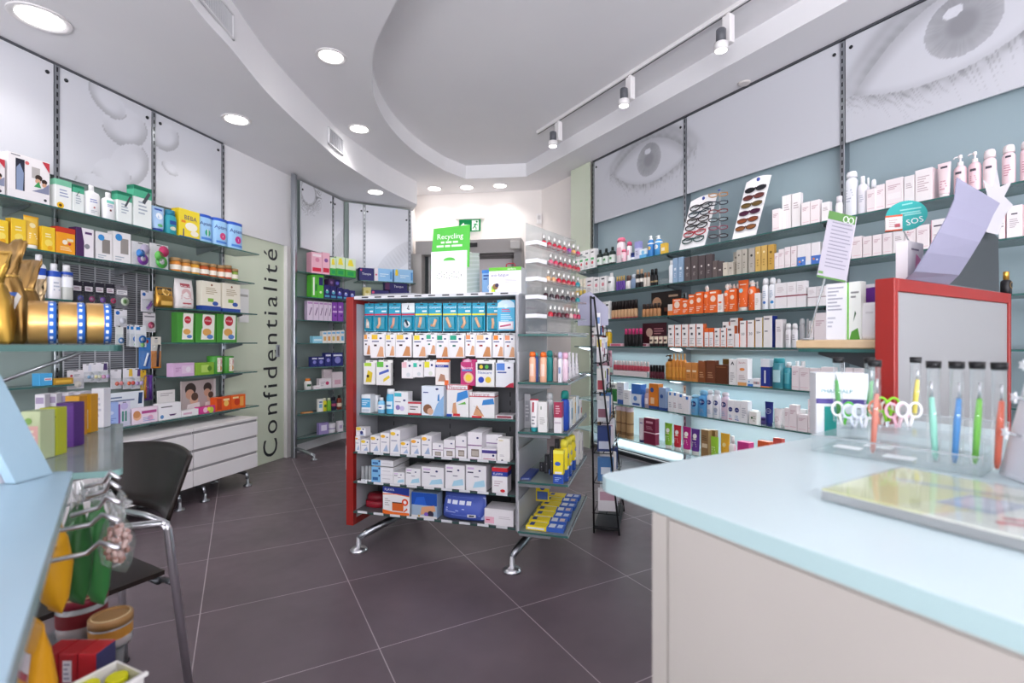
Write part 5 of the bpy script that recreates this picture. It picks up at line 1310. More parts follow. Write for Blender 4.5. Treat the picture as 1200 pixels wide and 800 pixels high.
P('can', 1004, 1057, 348, '4a9a3a;r .3 .1 .8 .9 eee9dc;c .55 .66 .22 c43040;c .5 .3 .2 d9a05a', 'small green round tin with heart, left one')
P('can', 1060, 1112, 349, '4a9a3a;r .3 .1 .8 .9 eee9dc;c .55 .66 .22 c43040;c .5 .3 .2 d9a05a', 'small green round tin with heart, right one')
SH(LW, ZLS[4], .2, L3, 'short shelf by the perforated panel')
P('box', 185, 247, 430, '4fa8dc;r .35 .4 .95 .62 e9eef2;r .4 .46 .9 .56 d98a9a', 'small blue box', dep=.06)
P('box', 250, 346, 452, 'b98a2a;r .1 .3 .9 .7 e3b84a', 'low gold box', dep=.05)
LS(5, L3, 'lowest shelf over the drawers')
P('box', 470, 678, 519, 'dfe6ec;c .78 .3 .14 3a9aa0 .6;r .18 .3 .32 .6 c43a46;p 24406a .85 .6 .95 .6 .97 .95 .87 .95;l .05 .7 .8 .9 2 6a7a9a', 'long white sign board with teal swoosh', dep=.006, back=.06, name='sign_board', cat='sign')
P('box', 480, 557, 568, '9db4e6;c .5 .6 .2 c9d6f2 .6;l .15 .15 .85 .4 4 6a82c8', 'pale blue leaflet box', dep=.03)
P('blis', 558, 617, 560, 'd9d6ea;r .0 .0 .16 .9 8a4aa0;win clear;r .3 .2 .45 .6 2a8a7a;r .55 .2 .7 .6 2a8a7a;c .5 .8 .3 c4b8e2', 'lilac card with two green bottles', dep=.02)
P('box', 619, 741, 590, 'ecd9e6;c .18 .5 .16 e3b090;c .16 .62 .14 c98a5a;r .35 .62 .95 .8 b04a8a;c .7 .3 .12 e6a8c8;l .4 .1 .9 .4 3 8aa0d0', 'pink carton with baby photo', dep=.05)
P('box', 742, 850, 568, 'ecebee;l .1 .7 .6 .85 1 5a5a62;c .14 .2 .08 5a8ac0;p 5a3a6a .45 .3 .8 .3 .7 .2 .5 .2', 'white carton with purple curve', dep=.05)
P('box', 736, 822, 509, 'e3e0de;c .6 .35 .14 d9a88a;c .6 .44 .13 5a3f30;l .15 .78 .85 .92 2 a9a4a2;r .3 .06 .9 .2 c9c4c0', 'small booklet with baby portrait', dep=.006, back=.07, name='booklet', cat='booklet')
PHO = 'b9aaa8;c .45 .75 .28 3a2c28;c .42 .6 .22 c99a82;c .62 .42 .22 d9b096;c .66 .52 .18 5a4034;p e9e2e0 .2 .02 .95 .02 .9 .34 .3 .3'
P('box', 848, 945, 465, PHO, 'photo brochure of parents kissing a baby, left one', dep=.01, back=.06, name='brochure', cat='brochure')
P('box', 936, 1012, 457, PHO+';r .85 .0 1 1 d0c8c8', 'photo brochure of parents kissing a baby, right one', dep=.01, back=.065, name='brochure', cat='brochure')
P('box', 850, 932, 600, 'eeeaec;r .1 .3 .6 .6 d9b0c4', 'flat white carton', dep=.05)
P('box', 880, 950, 582, 'e8883a;r .2 .3 .8 .6 f6d8b0', 'flat orange box behind the white one', dep=.03, back=.05)
P('box', 930, 1010, 584, 'd03a8a;c .4 .5 .14 f0c0d8;c .75 .4 .16 b8d04a;c .6 .6 .1 e9e040', 'flat magenta and lime box', dep=.04)
P('box', 1008, 1083, 540, 'e0581f;r .1 .1 .4 .9 b93a1a;c .7 .5 .16 f0c060;r .5 .7 .9 .85 f6d8a0', 'orange fruit bar box, left one', dep=.05)
P('box', 1083, 1152, 530, 'e8641f;c .4 .5 .2 c43a1a;r .6 .15 .85 .85 f0a850;r .1 .75 .5 .88 f6d8a0', 'orange fruit bar box, right one', dep=.05)
# things hung on the perforated panel
SH(LW, 0, .115, L3, 'on the perforated panel')
def HK(fr, px, pyt, d0, d1, parent, inv=False):
    """wire hook from the panel at depth d0 out to d1"""
    q0 = fr.pt(fr.t(px, d1), d0, 0); q1 = fr.pt(fr.t(px, d1), d1, 0); z = H+(CY-pyt)/F*q1.y
    m = MB(); m.tube([(q0.x, q0.y, z+.006), (q1.x, q1.y, z), (q1.x+.002, q1.y, z+.012)], .0022, 'chrome', 6)
    return m.obj('hook', parent)
def hookobj(o, px, py, fr=LW, d0=.0475, d1=.12):
    x, y = cx_(px), cy_(py); h = HK(fr, x, y, d0, d1, None)
    h.parent = o; h.matrix_parent_inverse = o.matrix_world.inverted()
bpy.context.view_layer.update()
peg = bpy.data.objects['perforated_panel']; bpy.context.view_layer.update()
def H_(kind, a, b, yt, yb, st, desc, dep=None, d=None, **k):
    if d: X_.d = d
    dep = dep or .02
    P(kind, a, b, yt, st, desc, yb=yb, dep=dep, **k)
    if X_.fr is LW: hookobj(peg, (a+b)/2, yt+6, LW, .0345, X_.d-dep-.002)
    else: hookobj(gon, (a+b)/2, yt+5, GO, -.249, X_.d-dep-.002)
X_.d = .12
for i, (a, b) in enumerate(((345, 395), (400, 447), (452, 497), (502, 546))):
    H_('blis', a, b, -2+4*i, 112+4*i, '2f2c3a;r .1 .62 .9 .82 ece6ec;l .2 .66 .8 .78 2 8a4a6a;body .55;win clear 1;WC .5 .3 .3 %s;WC .5 .3 .18 b9a8c0' % ['5a6ac0', 'b03a7a', '8a5ac0', 'c03a6a'][i], 'dark soother card, %s from left of four in the top row' % ORD[i], .03)
H_('blis', 550, 607, 18, 125, '8a8890;r .05 .6 .95 .8 eceaec;l .15 .64 .85 .76 2 8a8a9a;body .55;win clear 1;WC .5 .3 .36 c9d8c0;WC .5 .3 .2 6ab04a', 'grey card with green ring soother, end of the top row', .03)
H_('blis', 664, 723, 42, 140, 'e9e6ec;c .25 .82 .14 2a6ac0;body .6;win clear 1;W .06 .3 .15 .5 .3 .7 .5 7a5a9a;W .06 .4 .1 .6 .25 .75 .4 9a6ab0', 'white card with purple teether')
H_('blis', 540, 602, 130, 212, 'e9e8ee;c .25 .8 .16 2a6ac0;body .65;win clear 1;WC .5 .35 .25 d9dce6', 'white card with blue dot, upper of two')
H_('blis', 545, 583, 205, 306, 'e6eae6;body .6;win clear 1;WC .5 .3 .4 5a8ac0;WC .5 .3 .2 eef0f4', 'narrow white card with blue soother')
H_('blis', 674, 735, 146, 236, 'e3dee2;l .1 .72 .9 .9 1 8a8890;body .6;win clear 1;WC .5 .36 .26 b04a6a;WC .6 .3 .14 d98a9a', 'white card with red and pink soother')
for i, (a, b) in enumerate(((597, 625), (612, 652), (636, 692))):
    H_('blis', a, b, 200+2*i, 302+2*i, 'e9ecf0;r .1 .78 .45 .92 2a86d0;body .6;win clear 1;WC .5 .35 .34 2a6ab8;WC .5 .35 .18 e9eef4;WC .5 .1 .2 8ac07a', 'white card with blue and green soothers, %s of three stacked' % ['back', 'middle', 'front'][i], .02, d=.09+.02*i)
X_.d = .12
H_('blis', 655, 712, 262, 408, '3f7fc8;c .4 .8 .22 e0a030;c .65 .88 .16 c43a2a;body .6;win clear 1;W .07 .3 .1 .6 .5 e9f0f6;W .05 .5 .08 .75 .45 24509a', 'blue and orange baby cutlery card')
H_('blis', 712, 760, 258, 405, 'eae4da;r 0 .0 1 .55 e08a2a;c .5 .86 .2 d9d4d0;body .75;win clear 1;W .1 .45 .05 .5 .5 .6 .75 2a2430', 'orange card with dark baby hairbrush')
OV = 'e9e8ee;body .55;win clear 1;WC .3 .28 .2 %s;WC .7 .28 .2 %s;p %s .55 .6 .95 .6 .9 .95 .6 .95'
for i, (a, b, y, c) in enumerate(((396, 440, 385, ('8ab0d0', 'c9d0e0', 'd9dcea')), (428, 475, 380, ('e6e0b0', 'd9d8c0', 'eceaf0')), (462, 515, 378, ('d9a0c0', 'c4b0d8', '4a3a6a')))):
    H_('blis', a, b, y, 470, OV % c, 'pair-of-soothers card in the lower row, %s' % ['left', 'middle', 'right'][i], .03)
for i, (a, b, y, c) in enumerate(((525, 578, 412, ('d97a6a', 'e08a8a', 'eceaf0')), (583, 632, 405, ('e0704a', 'd9605a', 'e9c040')), (622, 672, 405, ('b9a0d0', 'c9b8e0', '5a3a7a')))):
    H_('blis', a, b, y, 502, OV % c, 'pair-of-soothers card over the long sign, %s' % ['left', 'middle', 'right'][i], .03)
H_('blis', 318, 400, 414, 502, 'e6e2e6;c .25 .7 .08 c43a50;l .4 .66 .9 .78 2 7a7a8a;body .55;win clear 1;WC .5 .25 .22 ece6dc', 'white card by the small gold box')
H_('blis', 663, 690, 415, 555, 'd9b030;body .8;win clear 1;W .16 .5 .08 .4 .4 .6 .8 b8862a;W .1 .6 .06 .6 .5 c43a2a', 'yellow baby toothbrush card')
H_('blis', 680, 720, 438, 555, '7a4aa8;body .8;win clear 1;W .16 .5 .08 .5 .9 5a2f8a', 'purple baby toothbrush card')

# ================= corner shelves
D8, L8 = (330, 280, 6.667), (260, 330, 3.478)
def CS(fr, i, crop, ph, d=-.03): SH(fr, ZCS[i], d, crop, ph)
CS(AF, 0, D8, 'top shelf of the corner unit')
P('box', 232, 318, 105, 'eab4c4;r .1 .1 .9 .28 d0304a;c .55 .65 .2 d98aa4;r .1 .8 .9 .92 f3dfe6;side e6a8ba', 'pink tissue pack with red strip, left one', dep=.1)
P('box', 318, 378, 108, 'eab4c4;r .1 .1 .9 .3 d0304a;c .5 .65 .25 8a5a9a', 'pink tissue pack with red strip, right one', dep=.1)
for i, (a, b, y) in enumerate(((380, 426, 145), (427, 496, 141), (499, 581, 154))):
    P('box', a, b, y, 'd9eacb;band 0 .4 4aae4a;p f0e040 .2 .6 .8 .6 .6 .95 .3 .9;r .2 .1 .8 .3 2a9a5a;side b9dc9a', 'green and white pad pack, %s of three' % ORD[i], dep=.1)
CS(AF, 1, D8, 'second shelf of the corner unit')
P('box', 235, 281, 280, '5ab83a;r .2 .1 .5 .9 e9f2e0;r .6 .3 .9 .6 2a7a3a', 'bright green pad pack, left one', dep=.1)
P('box', 281, 330, 282, '5ab83a;r .2 .55 .9 .9 2f2a6a;c .5 .25 .2 d9ecc8', 'bright green pad pack with navy corner', dep=.1)
for i in range(5):
    a = 333+49*i; P('box', a, a+47, 358+11*i, '2f2a6a;c .5 .5 .28 %s;c .45 .6 .14 e9e6f2;r .1 .1 .9 .25 4fa0c0' % ['4ab8b0', '5ab0c8', '6a6ad0', '7a8ad8', '8a9ae0'][i], 'navy pad pack with pale disc, %s of five' % ORD[i], dep=.1)
SH(AF, ZCS[1]+.1375, -.05, D8, 'stacked on the navy packs of the corner unit')
P('box', 368, 412, 312, '4a2f5a;c .5 .5 .25 8a6a9a', 'dark purple pad pack', dep=.09)
P('box', 414, 457, 318, '2f2a5a;c .5 .5 .3 6a62c0', 'navy pad pack with violet disc', dep=.09)
CS(AF, 2, D8, 'third shelf of the corner unit')
for i, (a, b) in enumerate(((200, 246), (248, 291), (293, 327), (329, 361), (363, 393))):
    P('box', a, b, 484+3*i, 'e0cfe2;p 5a2f6a .3 .3 .7 .7 .8 .65 .4 .25;r .1 .86 .9 .94 b98ac0;side cdb8d4', 'pale lilac tampon box, %s of five' % ORD[i], dep=.06)
for i, (a, b) in enumerate(((395, 437), (440, 484))):
    P('box', a, b, 495, '8a4ab0;c .4 .75 .2 d9c0e6;c .6 .3 .2 5a2a8a;r .1 .45 .9 .55 d9b8e6;side 7a3fa0', 'purple tampon box, %s of two' % ORD[i], dep=.06)
CS(AF, 3, L8, 'fourth shelf of the corner unit')
P('box', 370, 411, 222, '8fd0e6;r .1 .3 .9 .6 d9eef6', 'low light blue carton', dep=.06)
for i in range(5):
    a = 411+18*i; P('box', a, a+17, 202-i, 'eee9e4;r .2 .2 .8 .55 %s;r .1 .75 .9 .9 7ab8e0' % ['e0b06a', 'e0a05a', 'd9c06a', 'e0a86a', '6ab0d8'][i], 'white and orange carton, %s of five' % ORD[i], dep=.06)
CS(AF, 4, L8, 'fifth shelf of the corner unit')
for i, (a, b, y) in enumerate(((365, 390, 306), (391, 418, 305), (420, 447, 290), (449, 495, 290))):
    P('box', a, b, y, '2a2f78;c .5 .45 .28 8a8ad0;r .1 .75 .9 .88 e0e2f0', 'navy pad carton, %s of four' % ORD[i], dep=.06)
CS(AF, 5, L8, 'sixth shelf of the corner unit')
P('bot', 342, 370, 395, 'f0eeea;cap e8883a .22 .7;r .2 .3 .8 .5 3a6a4a', 'white bottle with orange cap')
P('box', 374, 404, 424, 'efeaec;r .2 .3 .8 .5 d9b0c4', 'flat white carton', dep=.05)
P('box', 386, 448, 394, 'efe6ea;c .65 .5 .14 c43a6a;l .1 .2 .5 .7 3 b9a8b4', 'white carton with pink heart', dep=.06, back=.03)
P('box', 418, 452, 357, 'e8dade;band .4 .44 c98a9c', 'tall pink-white carton', dep=.05, back=.08)
P('box', 450, 494, 368, 'e8d9de;r .2 .2 .8 .5 d9a8b8', 'pink-white carton by the red panel', dep=.05, back=.02)
CS(AF, 6, L8, 'seventh shelf of the corner unit')
P('box', 328, 372, 534, 'd98a4a;r .1 .3 .9 .6 efc080', 'flat orange box', dep=.04)
P('box', 392, 413, 478, 'f0efe9;r .2 .3 .8 .6 7ab0d0;r .2 .7 .8 .8 3a5a9a', 'slim white carton', dep=.03)
P('bot', 414, 430, 474, 'e9e030;cap f2f0d8 .2 .7;r .2 .3 .8 .5 5a8a3a', 'yellow bottle')
P('bot', 432, 448, 474, '8ac83a;cap e9f0d0 .2 .7', 'lime green bottle')
P('bot', 449, 471, 470, '2f2a4a;cap 1f1d2a .25 .7;band .3 .5 b04a6a', 'dark bottle with red label')
P('bot', 473, 492, 462, '7a2f20;cap 2a2220 .2 .6;band .2 .45 e0d0b8', 'brown glass bottle')
CS(AF, 7, L8, 'lowest shelf of the corner unit')
P('box', 396, 436, 575, '9a8ac0;r .2 .3 .8 .8 e0d9ec', 'lilac and white carton', dep=.05)
P('can', 438, 471, 578, 'e3dfe6;band .4 .5 8a7ab0', 'pale round tub')
P('box', 475, 495, 568, 'e9e4ea;r .2 .3 .8 .6 b9a8c8', 'white carton by the red panel', dep=.05)
SH(BF, ZCS[0], -.03, D8, 'top shelf beside the grey door frame')
TEM = '2a2768;t Tempo .5 .5 .62 efeef6;c .12 .82 .07 d9507a'
P('box', 605, 722, 226, TEM, 'navy tissue box with white lettering', dep=.1, name='tissue_box')
P('box', 722, 870, 232, '8fc0ea;r 0 .0 .2 1 eadfe8;c .1 .5 .05 d0507a;l .3 .35 .8 .65 2 d9ecfa;r .86 .2 .96 .8 4f92d0', 'light blue tissue box with pink end', dep=.1, name='tissue_box')
P('box', 878, 1030, 238, '9ac6ea;p f0d030 .04 .5 .2 .5 .18 .95 .06 .95;l .3 .3 .8 .6 2 d9ecfa;r .88 .2 .97 .8 4f92d0', 'light blue tissue box with yellow mark', dep=.1, name='tissue_box')
SH(BF, ZCS[1], -.03, D8, 'second shelf beside the grey door frame')
P('box', 638, 700, 378, 'd9d08a;r .2 .2 .8 .6 efe9c0;c .5 .7 .2 c0b050', 'pale yellow tissue packet', dep=.08)
P('box', 696, 840, 400, TEM, 'navy tissue box partly hidden by the magazines', dep=.1, name='tissue_box')
P('box', 845, 1000, 402, '2a2768;t Tempo .55 .5 .5 efeef6', 'navy tissue box under the raised one', dep=.1, name='tissue_box')
SH(BF, ZCS[1]+.156, -.03, D8, 'stacked beside the grey door frame')
P('box', 805, 985, 346, '2a2768;p 5a2a5a 0 0 .2 0 .2 1 0 1;t Tempo .6 .5 .42 efeef6', 'navy tissue box with plum end', dep=.1, name='tissue_box')
# ================= the gondola with the red end panel
GZ = [.747, .542, .38, .215]; GT = 1.394; GW = .931
ga = GO.pt(0, 0, 0)
gon = empty('gondola_shelf', ga, GO.rz); tag(gon, 'central double-sided sales gondola with red-edged end panel, grey back and splayed chrome feet', 'display shelf')
def redpanel(parent, x0, x1, y0, y1, z0, z1, bw=.034):
    m = MB(); m.box(x0, x1, y0, y0+bw, z0, z1, 'redlac', .002); m.box(x0, x1, y1-bw, y1, z0, z1, 'redlac', .002)
    m.box(x0, x1, y0+bw, y1-bw, z1-bw, z1, 'redlac', .002); m.box(x0, x1, y0+bw, y1-bw, z0, z0+bw, 'redlac', .002)
    o = m.obj('end_panel', parent)
    m = MB(); m.box(x0+.004, x1-.004, y0+bw, y1-bw, z0+bw, z1-bw, 'greypanel'); m.obj('panel_board', o)
redpanel(gon, -.045, 0, 0, .67, .133, GT)
m = MB(); m.box(0, GW, .25, .262, .2, GT-.012, '5b5c60')
for x in (.11, .47, .83):
    for k in range(24): m.box(x-.003, x+.003, .249, .25, .22+k*.048, .245+k*.048, '26272a', .0003)
m.obj('back_panel', gon)
m = MB(); m.box(GW, GW+.016, .0, .67, .2, GT-.012, 'a3a4a9', .002); m.obj('side_plate', gon)
m = MB(); m.box(0, GW+.016, .01, .67, GT-.012, GT-.006, 'c4c5c9', .001); m.box(0, GW+.016, .008, .012, GT-.012, GT+.006, 'd3d4d8', .001)
for k in range(11): m.box(.05+k*.08, .09+k*.08, .0065, .0085, GT-.006, GT+.001, '3a3b3f', .0003)
m.obj('top_tray', gon)
def gsh(z, y0, kind):
    m = MB(); m.box(.002, GW-.002, y0, .249, z-.008, z, 'glass' if kind == 'glass' else '5d5f63', .001)
    m.box(.002, GW-.002, y0-.003, y0, z-.009, z+.001, 'glassedge' if kind == 'glass' else '2e4a46', .0008)
    if kind != 'glass':
        for k in range(9): m.box(.03+k*.1, .09+k*.1, y0-.0042, y0-.003, z-.006, z+.007, 'dcdde0', .0004)
    m.obj('shelf_plate', gon)
gsh(GZ[0], .06, 'glass')
for z in GZ[1:]: gsh(z, 0, 'metal' if z > .3 else 'plain')
for x, y, tx, ty in ((.035, .0, .24, .2), (.912, .0, 1.0, .2), (.035, .65, .24, .45), (.912, .65, 1.0, .45)):
    m = MB(); m.loft([(0, .047, .047), (.008, .047, .047), (.02, .036, .036), (.026, .014, .014), (.075, .012, .012)], 'chrome', 26, x, y)
    m.tube([(x, y, .07), (x+(tx-x)*.12, y+(ty-y)*.12, .088), (tx, ty, .18)], [.014, .02, .024], 'alu', 10)
    m.obj('leg', gon)
EX0, EX1, EY0, EY1 = GW+.02, GW+.27, -.03, .62
EZ = [1.184, .948, .7045, .46, .215]
for i, z in enumerate(EZ):
    m = MB(); m.box(EX0, EX1, EY0, EY1, z-.008, z, 'glass', .001); m.box(EX0, EX1, EY0-.002, EY0, z-.009, z+.001, 'glassedge', .0006); m.box(EX1, EX1+.002, EY0, EY1, z-.009, z+.001, '9fb0b2', .0006)
    if i: m.box(EX0, EX0+.004, EY0, EY1, z, z+.15, 'a9aaae', .001); m.box(EX0-.002, EX0+.006, EY0, EY0+.006, z-.008, z+.15, 'c9cace', .001); m.box(EX0, EX0+.16, EY0+.02, EY0+.024, z-.03, z-.008, '8a8c90', .001)
    if i in (1, 2, 3, 4): m.box(EX1-.003, EX1, EY0, EY1, z, z+.018, 'clearish', .0005)
    m.obj('end_shelf', gon)

G1, G2 = (380, 330, 5.), (380, 470, 4.444)
bpy.context.view_layer.update()
# row of blue plaster blisters
SH(GO, 0, -.095, G1, 'top hook row of the gondola')
SK = 'e3b48f'
def blu(band, w): return '2c9fc0;t Compeed .5 .84 .84 eaf6fa;r .55 .68 .9 .74 dff2f6;r 0 .57 1 .625 %s;r .0 .0 .12 .5 8fd6e6;body .55;win g:178ba6 1;%s' % (band, w)
RB, YB, OB = 'cf2f4a', 'ecdf2a', 'e0a030'
LEGS = ['W .09 .4 .12 .42 .45 .55 .3 .58 .12 e8d9cf', 'W .1 .35 .12 .52 .25 .5 .48 '+SK, 'W .1 .35 .12 .5 .25 .55 .48 e0a088;WC .5 .42 .08 d03a40', 'WC .5 .25 .24 dfe6ea;W .08 .4 .4 .6 .2 20303a', 'W .11 .4 .14 .5 .3 .55 .5 '+SK, 'W .11 .3 .22 .5 .18 .65 .42 '+SK, 'W .11 .62 .14 .5 .3 .35 .48 '+SK, 'W .11 .4 .12 .6 .3 .5 .5 '+SK, 'W .11 .65 .14 .5 .3 .35 .48 '+SK, 'W .1 .5 .1 .55 .3 .5 .45 '+SK]
LN = ['with two pale strips', 'with bent foot and red stripe', 'with red dot on the heel', 'with spotted dog print', 'with upright foot, yellow stripe', 'with tilted toes, yellow stripe', 'with dangling foot, yellow stripe', 'with arched foot, yellow stripe', 'with foot beside the orange one', 'with orange stripe beside the round card']
for i, (a, b) in enumerate(((231, 288), (288, 368), (372, 446), (448, 527), (528, 605), (606, 686), (690, 776), (777, 861), (862, 941), (948, 1030))):
    st = blu(RB if i < 4 else YB if i < 9 else OB, LEGS[i])
    if i == 3: st = st.replace('t Compeed', 'r 0 .66 1 1 e9eef0;p 2a3038 .4 .8 .55 .95 .6 .75;t Compeed')
    H_('blis', a, b, 126-i*.4, 290, st, 'blue plaster blister '+LN[i], .018)
H_('blis', 1010, 1118, 106, 287, '4fb0d6;p cfe6f2 .0 .75 1 .75 .95 .9 .7 1 .3 1 .05 .9;c .5 .8 .12 d9eef6;l .25 .6 .8 .72 2 e0506a;l .2 .3 .85 .55 4 bfe2f0;body .3;win eee8ec 1;W .05 .2 .14 .8 .2 d06a8a', 'pale blue rounded promotion card', .01, name='promotion_card', cat='card', d=-.075)
X_.d = -.095
def der(c, hand='d9a27a', mk='3a2a2a'): return 'efedee;t DermaPlast .5 .95 .6 3a3a44;r .08 .72 .5 .9 %s;c .72 .76 .09 26306a .7;r .1 .62 .6 .66 3a3f7a;p %s .45 .05 .95 .05 .9 .42 .7 .45;r .25 .45 .45 .52 %s' % (c, hand, mk)
X_.ph = 'second hook row of the gondola'
for i, (a, b, y0, y1, c, l) in enumerate(((230, 272, 303, 432, 'e9a050', 'narrow with orange corner'), (270, 355, 301, 446, 'ecc23a', 'with yellow corner and spread hand'), (357, 415, 304, 440, 'ecd050', 'with pale yellow corner'), (415, 512, 303, 442, 'e9c458', 'wide with yellow corner and bent finger'), (518, 600, 306, 444, 'e9d23a', 'with large yellow corner'), (593, 655, 304, 430, '3fae8a', 'narrow with green mark'), (654, 730, 306, 446, '1f9a78', 'with green square, left of pair'), (728, 822, 306, 446, '2aa584', 'with green square, right of pair'), (825, 885, 304, 436, 'e8905a', 'narrow with red lettering'), (884, 982, 304, 446, 'e9c08a', 'with beige corner and open hand'), (985, 1053, 306, 444, 'e8862a', 'with orange corner'), (1053, 1120, 306, 448, 'ee9a70', 'with peach corner at the row end'))):
    H_('hang', a, b, y0-6, y1, der(c, 'd9a27a' if i % 3 else 'c98a5a', ['3a2a2a', '1f6a5a', '9a3a2a'][0 if i < 5 else 1 if i < 8 else 2]), 'white plaster pack '+l, .022)
X_.ph = 'third hook row of the gondola'
for a, b, y0, y1, st, l in ((228, 298, 466, 602, 'f0efec;r .1 .76 .7 .9 b8e04a;p e0c83a .2 .1 .7 .1 .8 .5 .4 .6;c .4 .35 .12 4a3a2a', 'white plaster pack with lime corner, tilted'),
                            (303, 391, 464, 606, 'f0efec;r .05 .72 .5 .93 6ac04a;c .75 .76 .09 26306a .7;p 4a62b8 .2 .4 .9 .55 .85 .65 .2 .5;p e9d040 .5 .12 .95 .3 .9 .4 .5 .25', 'white plaster pack with green corner'),
                            (452, 520, 466, 566, 'f2eff0;r .05 .6 .45 .9 f0c0c8;c .72 .7 .1 26306a;c .6 .2 .18 d9dde0', 'small white pack with pink corner'),
                            (518, 580, 466, 560, 'f2eff0;r .05 .6 .4 .85 3fc0a8;c .72 .7 .1 26306a;c .6 .2 .18 d9dde0', 'small white pack with turquoise corner'),
                            (583, 650, 464, 556, 'f2eff0;r .05 .55 .5 .9 e6e03a;c .72 .7 .1 26306a;c .6 .2 .18 d9e0d0', 'small white pack with yellow corner'),
                            (650, 730, 462, 606, 'efe9e4;r 0 .82 1 1 e8703a;r 0 .7 1 .8 2a3f9a;t FLAWA .4 .75 .5 f2f0f4;p b98a70 .2 .15 .8 .15 .7 .4 .4 .45;r .7 .0 1 .2 e8703a', 'orange-topped white bandage pack'),
                            (797, 886, 460, 608, 'c43a78;c .4 .78 .4 e9b8d0;t Nexcare .5 .68 .7 f2e6ee;r .1 .55 .8 .62 5a8ac8;c .55 .3 .34 e9c0a0;c .55 .3 .22 f0d040', 'pink plaster pack with cartoon-coloured print'),
                            (885, 998, 462, 616, 'efeeec;r .1 .62 .9 .86 2a3a3f;t Nexcare .5 .53 .74 3a5aa8;c .3 .74 .1 e0c83a;c .6 .74 .1 5ab84a;c .3 .26 .16 2a4ab8;c .68 .26 .16 e9c83a', 'white plaster pack with black band and coloured dots'),
                            (1003, 1112, 464, 618, 'eef0f4;r .05 .62 .5 .88 5a8ad8;c .74 .72 .08 26306a .7;r .1 .52 .6 .57 3a4f9a;p c8304a .5 .0 1 .0 1 .18 .8 .14', 'white and blue plaster pack')):
    H_('hang', a, b, y0-5, y1, st, l, .025)
SH(GO, GZ[0], -.075, G1, 'glass shelf of the gondola')
P('box', 216, 272, 662, 'e9eef2;r .02 .3 .98 .8 4aa8d8;l .1 .4 .9 .7 3 d9f0fa;r .1 .06 .9 .2 c9d6e0', 'white and blue disinfectant carton, front one', dep=.05)
P('box', 262, 302, 668, 'eceef0;side dfe3e8', 'white carton behind the blue one', dep=.03, back=.03)
P('bot', 308, 347, 680, '7fc4e6;cap f2f4f6 .2 .5;band .25 .55 eef2f6;r .3 .35 .7 .42 2a5aa0', 'small blue disinfectant bottle')
P('bot', 355, 405, 630, '4fb4dc;cap f2f4f6 .2 .8;r .15 .2 .85 .5 d9eef6;r .2 .3 .7 .36 2a6aa8', 'large blue disinfectant bottle')
P('box', 405, 492, 645, 'edeef0;r .05 .78 .55 .94 4ab8c8;c .75 .62 .09 26306a .7;c .3 .3 .16 8a7ab8;c .6 .26 .16 c9c0e0;l .1 .5 .5 .6 1 8a8a94', 'white carton with purple ornament')
P('box', 482, 566, 705, 'eae6e6;band 0 .14 b02a38;band .86 1 c43a48;t a.Vogel .5 .5 .6 4a3a3a' if 0 else 'eae6e6;band 0 .14 b02a38;band .86 1 c43a48;l .15 .35 .8 .7 2 4a3a3a', 'low white carton with red edges', dep=.05, back=-.0)
P('box', 567, 703, 612, 'e3ecf6;p 8fb8e0 .5 0 1 0 1 .7 .7 .4;l .08 .74 .5 .82 1 2a3f8a;c .7 .9 .07 26306a .6;p 3a86c8 .72 .5 .82 .5 .8 .75 .74 .7;c .28 .22 .2 8a5f45;c .4 .14 .14 d9b096', 'large pale blue carton with child photo', dep=.05)
P('box', 715, 847, 604, 'f0efef;band .84 1 c22a3c;r .04 .86 .96 .98 f0efef;t Nexcare .5 .92 .76 b4707c;p 3f8ad0 .45 .45 1 .62 .95 .84 .5 .74;p d9a27a .25 .12 .5 .05 .42 .45 .3 .42;r 0 0 .25 .08 2a4fa8;r .3 .02 .62 .1 d02a34;p 6ab84a .5 .38 .9 .4 .85 .48', 'white cold-pack carton with red top, left one', dep=.06)
P('box', 848, 1000, 650, 'f0efef;band .82 .86 c22a3c;t Nexcare .45 .92 .7 a8707c;p 3f8ad0 .5 .5 1 .56 .95 .78 .55 .7;p d9a27a .15 .1 .6 .05 .3 .5;p 2a2a30 .12 .5 .45 .3 .5 .12 .42 .3;r .1 .0 .5 .07 d02a34;side e6e3e4', 'white cold-pack carton with dark strap photo', dep=.07)
P('box', 1000, 1108, 783, 'd9d3d6;r .1 .2 .9 .8 9a4a58', 'flat leaflet lying at the shelf end', dep=.1, name='leaflet', cat='leaflet')
SH(GO, GZ[1], -.012, G2, 'second shelf of the gondola')
def gz(c, y=.3): return 'eceaec;c .28 .84 .26 %s .6;c .76 .8 .09 26306a .7;p a9bcd8 .3 .1 .85 .1 .7 .45;l .12 .5 .7 .6 1 9a9ab0;side dddbe0' % c
P('box', 164, 216, 137, gz('ecd04a')+';c .6 .4 .16 3a3f7a', 'white gauze carton lying on top of the first one', dep=.05, back=.004, lift=.085)
for i, (a, b, y, c) in enumerate(((161, 188, 183, 'f0a830'), (190, 236, 201, 'f0d040'), (239, 291, 181, 'efc040'), (292, 340, 167, 'f0b838'), (342, 396, 150, 'f0c840'))):
    P('box', a, b, y, gz(c), 'white gauze carton with yellow corner, %s of five rising' % ORD[i], dep=.2 if i > 1 else .12)
for i, (a, b, y, c) in enumerate(((396, 446, 211, 'f0bc30'), (450, 502, 197, 'f0a830'), (505, 560, 180, 'f0b030'))):
    P('box', a, b, y, gz(c), 'white gauze carton with orange corner, %s of three rising' % ORD[i], dep=.12)
